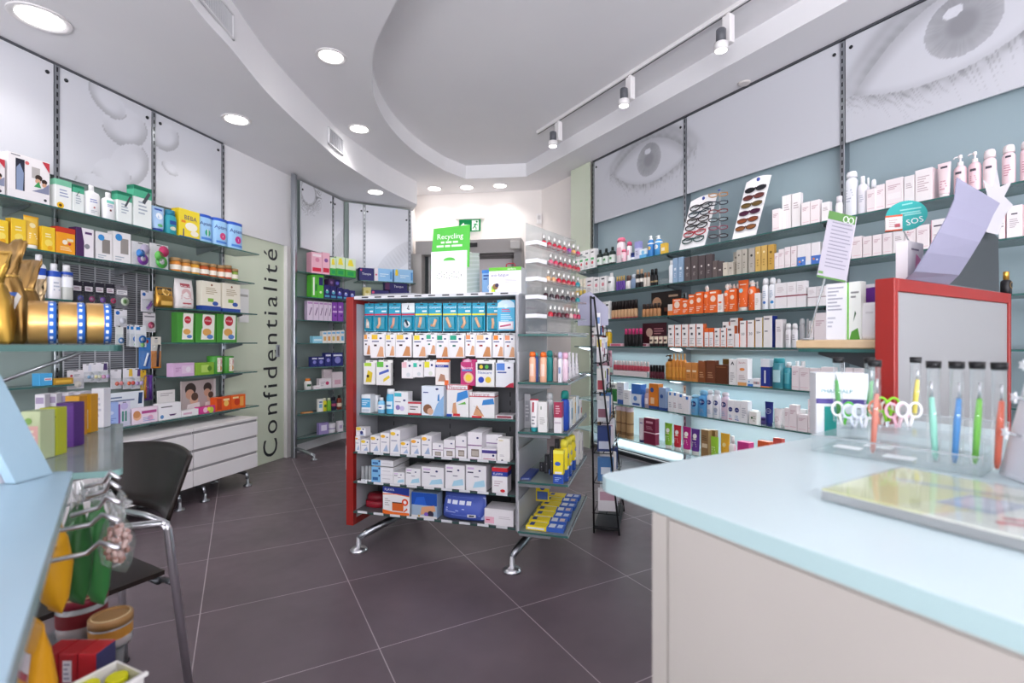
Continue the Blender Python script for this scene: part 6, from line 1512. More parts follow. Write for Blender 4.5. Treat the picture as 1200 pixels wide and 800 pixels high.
for i, (a, b, y) in enumerate(((562, 620, 219), (621, 681, 202), (683, 742, 184), (746, 822, 163))):
    P('box', a, b, y, 'ece9ec;r 0 .5 1 .54 8a5a8a;r .25 .1 .8 .38 8a7f76;r .3 .14 .75 .32 b9b0a6;c .7 .8 .09 26306a .7;side dbd8dc;r .1 .0 .9 .02 8a5a8a', 'white bandage carton with window, %s of four rising' % ORD[i], dep=[.08, .1, .14, .17][i])
P('box', 838, 930, 174, 'eceaec;r 0 .3 1 .34 6a6aa8;r 0 .6 1 .64 8a6a9a;c .7 .8 .06 26306a', 'stacked white bandage carton behind the flat one', dep=.06, back=.07)
P('box', 812, 897, 250, 'eae6ea;band .62 .9 4a3f8a;r .1 .1 .9 .16 c46a7a;c .8 .45 .08 26306a', 'flat white carton with violet band', dep=.06)
P('box', 899, 968, 194, 'ebe9e6;c .3 .9 .2 d9cfae .3;l .2 .2 .6 .3 2 b9b4b8;c .4 .04 .08 3a3a5a', 'plain white carton at the shelf end', dep=.06)
SH(GO, GZ[2], -.012, G2, 'third shelf of the gondola')
for i in range(3): P('can', 188+19*i, 205+19*i, 340-i, 'clearish;band .0 .12 d9dce0', 'small clear plastic cup, %s of three' % ORD[i], dep=.035, name='plastic_cup', cat='cup')
z0 = GZ[2]; zz = [z0, z0+.0455, z0+.091]
for i in range(3):
    SH(GO, zz[i], -.012, G2, 'third shelf of the gondola')
    P('box', 244, 362, [380, 344, 308][i], 'e9e8ea;r 0 0 .42 1 7fb8e0;r .05 .25 .3 .6 2f5f98;c .36 .8 .04 26306a;l .5 .4 .9 .6 1 c9c6cc;r .42 .9 1 1 dcdade', 'long white and blue compress box, %s in the stack' % ['bottom', 'middle', 'top'][i], dep=.18)
SH(GO, GZ[2], -.012, G2, 'third shelf of the gondola')
CO = 'ebeaec;l .08 .66 .6 .78 1 3a3a52;c .68 .8 .06 26306a .7;p a9d4e6 .35 .12 .95 .2 .9 .45 .45 .35;r .08 .84 .4 .92 d3b8dc;l .4 .52 .75 .6 1 6a6a80;side dad8dc'
for a, b, y, l, dp in ((358, 420, 371, 'smallest white compress carton', .12), (422, 502, 351, 'second white compress carton', .14), (505, 625, 344, 'wide white compress carton', .12), (628, 733, 334, 'tall white compress carton, left of pair', .16), (736, 845, 336, 'tall white compress carton, right of pair', .16)):
    P('box', a, b, y, CO, l, dep=dp)
P('box', 872, 955, 347, 'efedee;band .84 1 cf2a34;band .66 .84 2a3f9a;t FLAWA .4 .75 .62 f2f2f6;c .7 .1 .16 cf2a34 .6;l .15 .25 .7 .5 3 c9b4bc;side e3e0e2', 'white bandage carton with red and blue top', dep=.07)
SH(GO, GZ[3], -.012, G2, 'bottom shelf of the gondola')
o = P('dome', 198, 302, 486, '9a1f30;cap 7a1826 .5', 'dark red round pouch', name='round_pouch', cat='pouch', back=.06) 
P('box', 302, 446, 449, 'efeeee;p 24378c 0 .8 1 .8 1 1 0 1;p 24378c .0 .8 .5 .76 1 .72 1 .82 0 .82;t FLAWA .26 .9 .36 f2f2f6;p e8702a .0 .7 .5 .74 1 .68 1 .72 .5 .77 0 .74;r .36 .14 .78 .46 d9662a;r .36 .42 .78 .46 4a3a3a;c .84 .48 .12 e0502a;c .84 .48 .06 efeeee;p e8702a 0 0 1 0 1 .1 .4 .1 0 .16;l .08 .3 .3 .6 4 b9b4b4;p d9502a .78 .1 .94 .22 .92 .28 .8 .16', 'large white first-aid carton with orange bag picture', dep=.06)
P('box', 452, 590, 478, '9fb4c8;r 0 .5 1 1 1f4fa8;p d9a27a .35 .1 .95 .3 .9 .52 .4 .42;c .75 .16 .12 2a2438;c .58 .14 .08 7a5ab8;r 0 0 1 .08 e0dcd8;p 2a62c8 .1 .5 .6 .5 .5 .85 .2 .8;c .3 .06 .04 c9a040', 'blue support-bandage pack with hand photo', dep=.07)
SH(GO, GZ[3], -.012, G2, 'bottom shelf of the gondola')
P('pouch', 597, 838, 494, '4a5fb8;r .08 .22 .88 .86 7288d0;r .14 .62 .22 .76 e0e6f2;r .26 .62 .38 .76 e0e6f2;r .42 .62 .54 .76 e0e6f2;r .58 .62 .68 .76 e0e6f2;l .12 .3 .55 .5 3 b9c6ea;r .62 .18 .8 .3 f0f0f4;r .65 .21 .76 .27 2a2a40;r .9 .1 .96 .9 aebbe2', 'large blue-violet plastic pack of pads', dep=.11, name='pad_pack', cat='pack', back=0.)
P('box', 826, 988, 564, 'eeeaec;r .02 .1 .34 .5 eab4c4;t Sahara .18 .32 .24 c43a5a' if 0 else 'eeeaec;r .02 .1 .34 .5 eab4c4;l .06 .22 .3 .4 1 c43a5a;l .5 .4 .9 .6 2 d3cdd0', 'flat white carton with pink label', dep=.12)
# on the top tray
def pxbox(fr, d, x0, x1, yt, yb): 
    ta, tb = fr.t(x0, d), fr.t(x1, d); q = fr.pt((ta+tb)/2, d); zt = H+(CY-yt)/F*q.y
    return q, abs(tb-ta), zt
q, w, zt = pxbox(GO, -.1, 505, 547, 294, 347)
z0 = GT+.007; hb = zt-z0; e = empty('recycling_box', (q.x, q.y, z0), GO.rz); tag(e, 'tall white cardboard recycling box with green lettered header on the gondola top', 'recycling box')
m = MB(); m.box(-w/2, w/2, 0, .2, 0, hb, 'dfe9e0', .001); m.quad((-w/2+.001, -.0005, .001), (w/2-.001, -.0005, .001), (w/2-.001, -.0005, hb-.001), (-w/2+.001, -.0005, hb-.001), 'f1f2f3')
n = 12; m.add([(w*.02+w*.17*math.cos(math.pi*i/n), -.001, hb*.78+w*.085*math.sin(math.pi*i/n)) for i in range(n+1)], [tuple(range(n+1))], '58c24a')
for k in range(22):
    x = -w*.34+(k % 11)*w*.068; z = hb*(.44+.09*((k*7) % 5)/5 if k < 11 else .37+.06*((k*3) % 4)/4); m.box(x, x+.006, -.0012, -.0006, z, z+.005, ['8a9a8a', '6a5a6a', '9ab08a'][k % 3], .0002)
for k in range(9):
    z = .02+k*hb*.1; m.quad((w/2+.0006, .005, z), (w/2+.0006, .195, z+.03), (w/2+.0006, .195, z+.045), (w/2+.0006, .005, z+.015), 'cfdccf')
m.obj('carton_body', e)
hz = H+(CY-264)/F*q.y-z0
m = MB(); a = w*.06; m.conv([(-w/2-.004, .004, hb*.62), (w/2+.012, .004, hb*.62), (w/2+.012, .016, hz), (-w/2+.008, .016, hz-.008), (-w/2-.004, .009, hb*.62), (w/2+.012, .009, hb*.62), (w/2+.012, .021, hz), (-w/2+.008, .021, hz-.008)], [(0, 1, 2, 3), (4, 5, 6, 7), (0, 1, 5, 4), (1, 2, 6, 5), (2, 3, 7, 6), (3, 0, 4, 7)], '58c24a')
sl = .012/(hz-hb*.62)
def hd(u, v, z): zz = z+v; return (u+.004, .004+sl*(zz-hb*.62)-.0012, zz)
m.text('Recycling', lambda u, v: hd(u, v, hb+(hz-hb)*.56), w*.72, 'f6fbf4')
for z, ws in ((.32, (.1, .16, .14)), (.17, (.2, .14, .3))):
    x = -sum(ws)*w/2-.004*len(ws)
    for ww in ws:
        zz = hb+(hz-hb)*z; m.add([hd(x, 0, zz), hd(x+ww*w, 0, zz), hd(x+ww*w, 0, zz+.011), hd(x, 0, zz+.011)], [(0, 1, 2, 3)], 'e3f4de'); x += ww*w+.008
m.obj('header', e)
q, w, zt = pxbox(GO, -.13, 573, 611, 313, 347); h = zt-z0
e = empty('display_carton', (q.x, q.y, z0), GO.rz); tag(e, 'white display carton with green top band and red loop on the gondola top', 'carton')
m = MB(); m.box(-w/2, w/2, 0, .11, 0, h, 'f0f0f2', .001); fnt = lambda x, z, o: (x, -o, z)
decals(m, [x.split(' ') for x in 'r 0 .87 1 1 6abf3a;t verfora .7 .935 .26 f2f8ea;t anti-fatigue .34 .7 .54 4a3a8a;p 8ad04a .08 .06 .2 .06 .2 .3 .08 .3;c .2 .28 .09 8a6a3a;c .25 .33 .06 3a2a4a;c .12 .12 .05 d9e040;l .5 .42 .85 .56 3 b9b4cc'.split(';')], w, h, fnt)
m.obj('carton_body', e)
m = MB(); m.tube([(.0, .02, h), (.003, .02, h+.018), (.012, .02, h+.022), (.04, .02, h+.022), (.048, .02, h+.018), (.05, .02, h)], .0028, 'a82a3a', 6); m.obj('loop', e)
q, w, zt = pxbox(GO, -.3, 567, 583, 317, 347); 
place('box', w, zt-z0, '8fb8e6;band .88 1 4a8ad8;l .1 .6 .5 .85 2 3a5aa8;c .6 .35 .2 e9f0f8;c .6 .35 .14 8fb8e6', (q.x, q.y, z0+.0005), GO.rz, 'pale blue carton half hidden behind the white display carton', dep=.06, group='goods on the gondola top')
# folded sheets on the top left
q = GO.pt(.19, -.2); m = MB()
for i in range(4):
    s = .005*i; m.add([(-.16+.01*i, -.14, .001+s*1.5), (.2-.02*i, -.16+.01*i, .001+s*1.5), (.21, .1, .003+s), (-.15, .12-.01*i, .003+s), (-.16+.01*i, -.14, .0026+s*1.5), (.2-.02*i, -.16+.01*i, .0026+s*1.5), (.21, .1, .0045+s), (-.15, .12-.01*i, .0045+s)], [(3, 2, 1, 0), (4, 5, 6, 7), (0, 1, 5, 4), (1, 2, 6, 5), (2, 3, 7, 6), (3, 0, 4, 7)], ['e6e6e8', 'd0d3d8', 'eceaea', 'dcdee4'][i])
tag(m.obj('paper_stack', None, (q.x, q.y, GT+.001-.006), GO.rz), 'loose white paper sheets lying on the gondola top beside the red edge', 'paper')
# packs hung outside the red panel
for i in range(3):
    z = .62; base = ga.to_2d()+gU*(-.045)+gP*(.40+.05*i)
    px = (387+6*i, 393+6*i)
    y0 = Vector((base.x, base.y)); c = y0-gU*(.235-.03*i)
    place('hang', .06, .17, 'ece9ea;c .3 .7 .1 8a8a90;l .2 .2 .8 .6 5 a9a4a8;side dddadc', (c.x, c.y, .33), GO.rz, 'white pack hanging outside the red panel, %s of three' % ['outermost', 'middle', 'innermost'][i], dep=.04, group='white packs outside the red panel')
    m = MB(); a = y0; b = c-gU*.02-gP*.0; zz = .33+.178
    cc = c-gP*(-.022)
    m.tube([(a.x, a.y, zz+.008), (cc.x, cc.y, zz), (cc.x-.03, cc.y+.01, zz+.004), (cc.x-.045, cc.y+.012, zz+.018)], .003, 'ddddE0'.lower(), 6)
    hk = m.obj('hook', None); bpy.context.view_layer.update(); hk.parent = gon; hk.matrix_parent_inverse = gon.matrix_world.inverted()

# ---- end shelves of the gondola
e0 = GO.pt(EX0, -EY0)
EF = Fr((e0.x, e0.y), gU, -gP)
e1 = GO.pt(EX1, -EY0); ES = Fr((e1.x, e1.y), gP, gU)
E4, E5 = (580, 360, 5.), (570, 500, 4.2125)
def EN(fr, i, crop, ph): SH(fr, EZ[i], -.012, crop, ph)
PE = 'f2b898;cap e8702a .16;r .25 .2 .75 .6 f6d6c4'
EN(EF, 1, E4, 'upper end shelf of the gondola')
P('dome', 195, 236, 260, PE, 'peach lotion bottle with orange cap, left one', dep=.035)
P('bot', 232, 252, 268, '3a62b0;cap 4fa0a8 .12 .8', 'slim blue bottle with teal cap', back=.04)
P('dome', 259, 300, 262, PE, 'peach lotion bottle with orange cap, right one', dep=.035)
P('dome', 298, 338, 253, '2f9a98;cap 2a8a88 .2', 'teal bottle behind the peach ones', back=.08)
P('bot', 338, 368, 268, 'b9a8a4;cap 8a7a78 .15 .7', 'grey-beige bottle', back=.05)
P('dome', 363, 392, 262, 'eeeaf0;cap c9c6e6 .2;r .3 .3 .7 .5 8a9ac0', 'white lotion bottle with lilac cap', dep=.05)
EN(ES, 1, E4, 'upper end shelf of the gondola')
P('dome', 418, 444, 264, 'ecd0de;cap e9b4cc .2;r .3 .3 .7 .5 a890c0', 'pink lotion bottle at the glass edge', sw=.045)
for i in range(3): P('tube', 441+20*i, 460+20*i, 264+3*i, 'f0ecf0;cap e3e0e6 .12;l .3 .3 .7 .7 3 b9b0c0', 'white tube standing at the glass edge, %s of three' % ORD[i], sw=.045)
EN(EF, 2, E4, 'middle end shelf of the gondola')
P('box', 172, 208, 508, 'b4b4b8;r .15 .2 .85 .8 9a9aa0;l .2 .3 .8 .7 4 cfcfd3', 'grey wrapped pack leaning at the back', dep=.02, back=.1)
P('tube', 199, 252, 540, 'eceaea;cap 2f9aa0 .13;top b02a40;r .3 .6 .5 .9 b02a40;l .3 .2 .7 .5 3 8a8a90', 'white tube with red stripe and teal foot', dep=.04)
P('box', 245, 306, 555, 'ecebe8;l .2 .25 .8 .5 4 b0aea8;r .3 .75 .4 .85 5a7a5a', 'white soap carton', dep=.045)
P('dome', 296, 340, 500, 'c9cbcc;cap d3d5d6 .18', 'pale grey bottle behind the soap carton', back=.1)
P('box', 345, 392, 556, 'eae6e8;band .5 1 a83050;l .2 .6 .8 .9 4 e0b8c0;r .1 .3 .9 .36 c9c0c6', 'maroon and white carton', dep=.05)
EN(ES, 2, E4, 'middle end shelf of the gondola')
P('dome', 418, 452, 488, '2a50b4;cap 1f8a80 .2;r .3 .2 .7 .6 5a8ad8', 'blue mouthwash bottle with teal cap', sw=.055)
for i, (a, b, y, c) in enumerate(((440, 462, 540, 'e9eef0;r .2 .3 .8 .7 4a9ac0'), (462, 480, 525, 'e9e4d8;r .2 .4 .8 .8 e0b050'), (480, 498, 520, 'dfe9f0;r .2 .3 .8 .6 3a7ab8'), (497, 515, 545, 'ece9e6;r .2 .3 .8 .6 c96a5a'))):
    P('box', a, b, y, c, 'small white carton with %s patch at the glass edge' % ['teal', 'yellow', 'blue', 'red'][i], dep=.05, sw=.05)
EN(EF, 3, E5, 'lower end shelf of the gondola')
for i in range(4):
    P('box', 262+25*i, 284+25*i, 175-38*i, '2c2c30;r .3 .1 .6 .9 4a4a50;c .45 .5 .1 b9b9bd', 'black toothbrush box standing upright, %s of four' % ORD[i], dep=.02, back=.2-.03*i)
for i, (a, b, c) in enumerate(((168, 218, '2a3f8a'), (220, 262, '20284a'), (262, 326, '4a72c0'))):
    P('box', a, b, 252-2*i, c+';p b9c0d0 .1 .2 .9 .5 .85 .7 .15 .4', 'flat blue brush card, %s of three' % ORD[i], dep=.19, back=.02)
YL = 'f0dc2a;band 0 .28 2a50a8;c .45 .6 .3 3a62c0 .7;r .15 .3 .85 .36 e9ecf2;l .15 .06 .8 .2 3 a9c0e8'
P('box', 329, 380, 118, YL+';band .9 1 f6ee60', 'yellow and blue mouth-care carton at the corner', dep=.045)
EN(ES, 3, E5, 'lower end shelf of the gondola')
for i, (a, b, y) in enumerate(((397, 415, 62), (410, 432, 50), (432, 450, 40))):
    P('dome', a, b, y, YL+';cap f0e24a .18', 'yellow-blue mouth-care bottle, %s of three' % ORD[i], sw=.055)
for i, (a, b, y) in enumerate(((450, 466, 20), (466, 482, 28))):
    P('box', a, b, y, 'ece9e4;r .2 .3 .8 .7 b9b0b8', 'white carton at the far glass edge, %s of two' % ORD[i], sw=.05)
# flat toothpaste-like packs lying on the lowest end shelf
YF = 'f0d82a;r .5 .0 1 1 3a62b8;c .3 .5 .12 2a3f8a;r .55 .3 .75 .7 e9ecf2;r .8 .3 .95 .7 c9d6ee;l .05 .2 .25 .8 2 8a7a20'
for i in range(7):
    y = EY0+.03+.085*i; x = EX0+.128 if i % 2 == 0 else EX0+.122
    q = GO.pt(x, -(y+.03)); m = MB(); L_ = .19; m.box(-L_/2, L_/2, -.032, .032, 0, .022, 'f0d82a', .002)
    m.box(L_*.05, L_/2+.0003, -.0323, .0323, .001, .0223, '3a62b8', .001); m.box(-L_*.42, -L_*.3, -.02, .02, .0222, .0226, '2a3f8a', .0002); m.box(L_*.1, L_*.26, -.024, .024, .0224, .0228, 'e9ecf2', .0002); m.box(L_*.32, L_*.45, -.02, .02, .0224, .0228, 'e0c8c0' if i % 2 else 'c9d6ee', .0002)
    m.box(-L_*.45, L_*.0, -.0326, -.032, .006, .016, 'e9ecf2', .0002)
    tag(m.obj('interdental_pack', None, (q.x, q.y, EZ[4]+.0006), GO.rz+(.05 if i % 2 else -.03)), 'flat yellow and blue dental pack, %s from the front on the lowest end shelf' % ORD[i], 'packet', 'dental packs on the lowest end shelf')
place('blis', .075, .11, 'f0d82a;r .1 .1 .9 .5 3a62b8;c .5 .7 .2 2a3f8a;body .5;win clear', tuple(GO.pt(EX0+.05, -.3, EZ[4]+.05)), GO.rz, 'yellow dental card hung above the flat packs', dep=.012, group='dental packs on the lowest end shelf')

# ---- nail polish tower
W0 = Vector((.075, 2.50)); W1_ = Vector((.385, 2.94)); wu = (W1_-W0).normalized(); WL = (W1_-W0).length
wn = Vector((wu.y, -wu.x)); TF = Fr(W0, wu, wn)
tz0 = EZ[0]+.0025
tow = empty('nail_polish_rack', (W0.x, W0.y, tz0), math.atan2(wu.y, wu.x)); tag(tow, 'clear acrylic five-tier nail polish rack on the gondola end shelf', 'display rack')
m = MB(); m.box(0, WL, -.075, .008, 0, .012, 'clearish', .002); m.box(0, WL, .005, .008, .012, .56, 'clear', .001); m.obj('backboard', tow)
TZ = [.455, .365, .275, .185, .09]
cols = [['c8203a', 'c02a40', 'b8243c', 'c41f36', 'd02a44', '8a3a9a', 'd9a060', 'c83060'],
        ['d06a80', 'c83a58', 'b02a40', 'a82440', 'c03048', '9a2030', 'b82034'],
        ['e0b080', 'dca878', 'c82038', 'b01c30', 'b8203a', 'c02a3a', '2a8a98'],
        ['3a1a24', '2c2028', '4a1c28', '3a242c', '20242c', '5a2a34', '1f8a90'],
        ['c02034', '5a1c28', '6a1f30', '4a2028', '7a2438', 'd9b8b4', 'c84a68', 'b02a50']]
for i, z in enumerate(TZ):
    m = MB(); m.box(.0, WL, -.06, .005, z-.004, z, 'clear', .001); m.box(0, WL, -.061, -.059, z-.006, z+.005, 'clear', .0005)
    m.box(-.003, .0, -.061, .008, z-.010, z+.010, 'f4f4f6', .001); m.box(.0, .09, -.0625, -.0605, z-.010, z+.010, 'f4f4f6', .001)
    m.obj('tier', tow)
    n = len(cols[i]); s0 = [.17, .3, .25, .2, .3][i]
    for j, c in enumerate(cols[i]):
        s = WL*(s0+(.97-s0)*(j+.4)/n); q = TF.pt(s, .03)
        me_, pr = make('pol', .027, .062, .027, 'g:'+c+';cap m:d9d6d2 .52')
        o = place('pol', .027, .062, 'g:'+c+';cap m:d9d6d2 .52', (q.x, q.y, tz0+z+.0005), 0, 'small nail polish, %s from the white end of the rack\'s %s tier' % (ORD[j], ['top', 'second', 'third', 'fourth', 'lowest'][i]), group='nail polishes in the clear rack')

# ---- black wire stand
wq = GO.pt(EX1+.045, -.62)
wir = empty('wire_display_stand', (wq.x, wq.y, 0), GO.rz); tag(wir, 'tall black wire display stand between the gondola end and the eye wall', 'display stand')
m = MB(); WD_, WW = .44, .15
for y in (0, WD_):
    m.tube([(0, y, .0), (-.02, y, 1.42)], .006, '1d1d20', 6); m.tube([(WW, y, .0), (.0, y, 1.42)], .006, '1d1d20', 6)
    m.tube([(0, y, .03), (WW, y, .03)], .006, '1d1d20', 6)
m.tube([(-.02, 0, 1.42), (-.02, WD_, 1.42)], .006, '1d1d20', 6); m.obj('upright_frame', wir)
m = MB(); m.box(.0, WW, .0, WD_, .03, .045, '242427', .002); m.obj('base_tray', wir)
wz = [.12, .30, .48, .66, .84, 1.02, 1.19]
for i, z in enumerate(wz):
    m = MB(); x1 = WW*(1-z/1.42)
    for x in (-.005, x1*.5, x1): m.tube([(x+.005, .0, z), (x+.005, WD_, z)], .0028, '1d1d20', 5)
    for y in (0, WD_/2, WD_): m.tube([(-.01, y, z), (x1+.012, y, z), (x1+.014, y, z+.05)], .0028, '1d1d20', 5)
    m.tube([(x1+.014, 0, z+.05), (x1+.014, WD_, z+.05)], .0028, '1d1d20', 5)
    m.obj('wire_shelf', wir)
m = MB(); pts = [(-.03, 0, 1.2)]
N = 14; arc = [(.02+.0*k, .02+.22*(1-math.cos(k*math.pi/2/N)) if 0 else .0, 0) for k in range(N)]
out = [(0, 1.25), (.19, 1.25), (.19, 1.36)]+[(.08-.08*math.sin(a*math.pi/2/8), 1.40+.06*math.cos(a*math.pi/2/8)) for a in range(9)]
V = [(y-.115, .108, z) for y, z in out]+[(y-.115, .112, z) for y, z in out]; N = len(out)
m.add(V, [tuple(range(N)), tuple(range(2*N-1, N-1, -1))]+[(i, (i+1) % N, (i+1) % N+N, i+N) for i in range(N)], 'a8a7bd'); m.obj('header_card', wir)
cc = ['e9e6e8;r .1 .5 .9 .9 c9a0b0', 'd9dce0;r .1 .2 .9 .6 8a5a6a', 'eceaec;r .1 .5 .9 .8 6a8ac0', '4a7ab0;r .2 .3 .8 .6 d9e4ee', 'e9e4e0;r .1 .1 .9 .5 b03a4a', 'e4e6ea;r .1 .5 .9 .8 8aa060', '2a3f78;r .1 .1 .9 .4 c9d0e0', 'ece9ec;r .1 .6 .9 .9 d9c04a']
bpy.context.view_layer.update()
MWI = Matrix.Translation(wir.location) @ Matrix.Rotation(GO.rz, 4, 'Z')
for i, z in enumerate(wz):
    x1 = WW*(1-z/1.42)
    for j in range(4):
        y = .06+.105*j; p = MWI @ Vector((x1*.5+.004, y, z+.004))
        hh = .13+.012*((i+j) % 3)
        place('box', max(.03, x1*.8), hh, cc[(i*3+j) % 8], tuple(p), GO.rz+math.pi/2 if 0 else GO.rz+.12, 'glossy leaflet pack, %s from the front on the wire stand\'s %s shelf from the floor' % (ORD[j], ORD[i]), 'leaflet_pack', 'leaflet', .04, 'leaflets in the black wire stand')
# ================= sales counter on the right
CZ = .95
K0 = gp(699, 556, CZ); cf = Vector((.503, -.864)); cb = Vector((.864, .503))
CO_ = Fr((K0.x, K0.y), cb, cf)          # u away from the front edge, n along the edge towards the camera
def cp(f, b, z=0.): return Vector((K0.x+cf.x*f+cb.x*b, K0.y+cf.y*f+cb.y*b, z))
cnt = empty('sales_counter', cp(.5, .5, 0)); tag(cnt, 'large sales counter with frosted pale aqua glass top and cream front', 'counter')
def cl(f, b): q = cp(f, b)-cp(.5, .5); return (q.x, q.y)
m = MB(); r = .02; pts = [cl(r, 0), cl(r*.3, r*.3), cl(0, r), cl(0, 1.0), cl(1.35, 1.0), cl(1.35, 0)]
ar = pts; n = len(pts)
m.slab(pts, CZ-.02, CZ-.0003, 'countertop', 'glassedgelight'); m.slab(pts, CZ-.0003, CZ, 'countertop'); m.obj('glass_top', cnt)
m = MB(); m.slab([cl(.107, .004), cl(.107, .97), cl(1.33, .97), cl(1.33, .004)], .06, CZ-.021, 'cabinet')
m.slab([cl(.135, .0), cl(.135, .004), cl(1.33, .004), cl(1.33, .0)], .06, CZ-.024, 'cabinet'); m.slab([cl(.107, .001), cl(.107, .004), cl(.131, .004), cl(.131, .001)], .06, CZ-.022, 'cabinet')
m.slab([cl(.13, .03), cl(.13, .94), cl(1.3, .94), cl(1.3, .03)], 0, .06, '4a4a4c'); m.obj('counter_body', cnt)

# second red-edged stand behind the counter
S2 = Fr((1.035, 1.35), cb, cf); s2z = 1.318
r2 = math.atan2(cb.y, cb.x)
st2 = empty('gondola_shelf', (1.035, 1.35, 0), r2); tag(st2, 'second red-edged display stand behind the sales counter, with grey board', 'display shelf')
redpanel(st2, 0, .88, 0, .045, .133, s2z, .034) if 0 else None
m = MB(); bw = .036
m.box(0, .022, -.003, .045, .133, s2z, 'redlac', .002); m.box(.86, .88, -.003, .045, .133, s2z, 'redlac', .002); m.box(.022, .86, -.003, .045, s2z-bw, s2z, 'redlac', .002); m.box(.022, .86, -.003, .045, .133, .133+bw, 'redlac', .002)
o = m.obj('end_panel', st2); m = MB(); m.box(.022, .86, .003, .04, .133+bw, s2z-bw, '959698'); m.obj('panel_board', o)
for x in (.06, .82):
    m = MB(); m.loft([(0, .045, .045), (.01, .045, .045), (.02, .014, .014), (.15, .012, .012)], 'alu', 20, x, .02); m.obj('leg', st2)
zs = 1.122
m = MB(); m.box(.06, .60, .045, .29, zs-.009, zs, 'glass', .001); m.box(.055, .06, .045, .29, zs-.01, zs+.001, 'glassedge', .0005); m.box(.06, .60, .288, .291, zs-.01, zs+.001, 'glassedge', .0005); m.obj('end_shelf', st2)
m = MB()
for x in (.08, .55): m = MB(); m.conv([(x, .045, zs-.01), (x+.004, .045, zs-.01), (x, .24, zs-.01), (x+.004, .24, zs-.01), (x, .045, zs-.075), (x+.004, .045, zs-.075), (x, .24, zs-.018), (x+.004, .24, zs-.018)], [(0, 1, 3, 2), (4, 5, 7, 6), (0, 1, 5, 4), (2, 3, 7, 6), (0, 2, 6, 4), (1, 3, 7, 5)], 'darkmetal'); m.obj('bracket', st2)
M2 = Matrix.Translation((1.035, 1.35, 0)) @ Matrix.Rotation(r2, 4, 'Z')
FS = Fr((M2 @ Vector((.055, .05, 0))).to_2d(), -cf, -cb)       # front edge of that shelf, seen end-on
m = MB(); m.box(.056, .44, .05, .30, 0, .027, 'wood', .004)
tag(m.obj('wooden_slab', None, (1.035, 1.35, zs+.0015), r2), 'thick pale wooden board lying on the glass shelf beside the red edge', 'board')
zw = zs+.029
def FP(d, x0, x1, yt, kind, st, lab, dep, **k):
    ta, tb = FS.t(x0, -d), FS.t(x1, -d); q = FS.pt((ta+tb)/2, -d-dep/2, zw); Yq = FS.pt((ta+tb)/2, -d).y
    return place(kind, abs(tb-ta), H+(CY-yt)/F*Yq-zw, st, tuple(q), FS.rz, lab, dep=dep, group='goods on the pale wooden board', **k)
FP(.01, 968, 991, 332, 'box', 'f0eff2;l .1 .5 .9 .95 7 b4b4bf;l .1 .2 .5 .42 3 c4c4ce', 'tall white leaflet box with small print on the wooden board', .02)
FP(.02, 991, 1009, 330, 'box', 'eef0ea;r 0 0 .22 1 6ab83a;p 5a9a3a .25 0 .95 0 .8 .2 .4 .14;p 2f5a2a .5 .3 .7 .45 .62 .5;l .35 .7 .9 .85 2 8a8a8a', 'white and green carton with leaf drawing on the wooden board', .03)
FP(.02, 1007, 1029, 354, 'pouch', 'ebe9ea;r .3 .7 .7 .75 d9d6d8', 'small white pouch on the wooden board against the red edge', .03)
FP(.09, 1006, 1030, 333, 'box', 'e9e6ea;p 6a2f8a 0 .55 1 .7 1 .95 0 .92', 'white carton with purple wave behind the white pouch', .03)
# leaflet sign on a clear rod
bq = FS.pt(FS.t(944, -.0), -.012, zw); tq = FS.at(988, 250, -.012)
e = empty('leaflet_sign', bq, 0); tag(e, 'tall tilted leaflet sign with green header on a clear rod above the wooden board', 'sign')
m = MB(); m.tube([(0, 0, 0), (tq.x-bq.x, tq.y-bq.y, tq.z-bq.z)], .0035, 'clearish', 8); m.loft([(0, .018, .018), (.006, .018, .018)], 'clearish', 14); m.obj('rod', e)
c = [FS.at(957, 324, -.006), FS.at(991, 331, -.006), FS.at(1003.5, 254, -.006), FS.at(972, 246.5, -.006)]
def bil(u, v, o=0):
    a = c[0]*(1-u)+c[1]*u; b = c[3]*(1-u)+c[2]*u; p = a*(1-v)+b*v
    return tuple(p+Vector((FS.n.x, FS.n.y, 0))*o-bq)
m = MB(); Q = [bil(0, 0), bil(1, 0), bil(1, 1), bil(0, 1)]; B_ = [bil(0, 0, -.004), bil(1, 0, -.004), bil(1, 1, -.004), bil(0, 1, -.004)]
m.conv(Q+B_, [(0, 1, 2, 3), (4, 5, 6, 7), (0, 1, 5, 4), (1, 2, 6, 5), (2, 3, 7, 6), (3, 0, 4, 7)], 'd3cdd9')
def bq4(u0, v0, u1, v1, k, o): m.quad(bil(u0, v0, o), bil(u1, v0, o), bil(u1, v1, o), bil(u0, v1, o), k)
bq4(.0, .88, 1, 1, '6f9f5c', .0006); bq4(0, .0, 1, .03, '6f9f5c', .0006); bq4(.03, .06, .2, .1, '7fae6a', .0006)
for i in range(13): bq4(.2, .84-.055*i, .2+[.7, .75, .6, .72][i % 4], .855-.055*i, 'a19eb0', .0006)
for u in (.66, .85): m.tube([bil(u+.085*math.cos(a*math.pi/6), .925+.045*math.sin(a*math.pi/6), .0012) for a in range(12)], .0014, 'eef4ea', 5, True)
m.obj('leaflet', e)
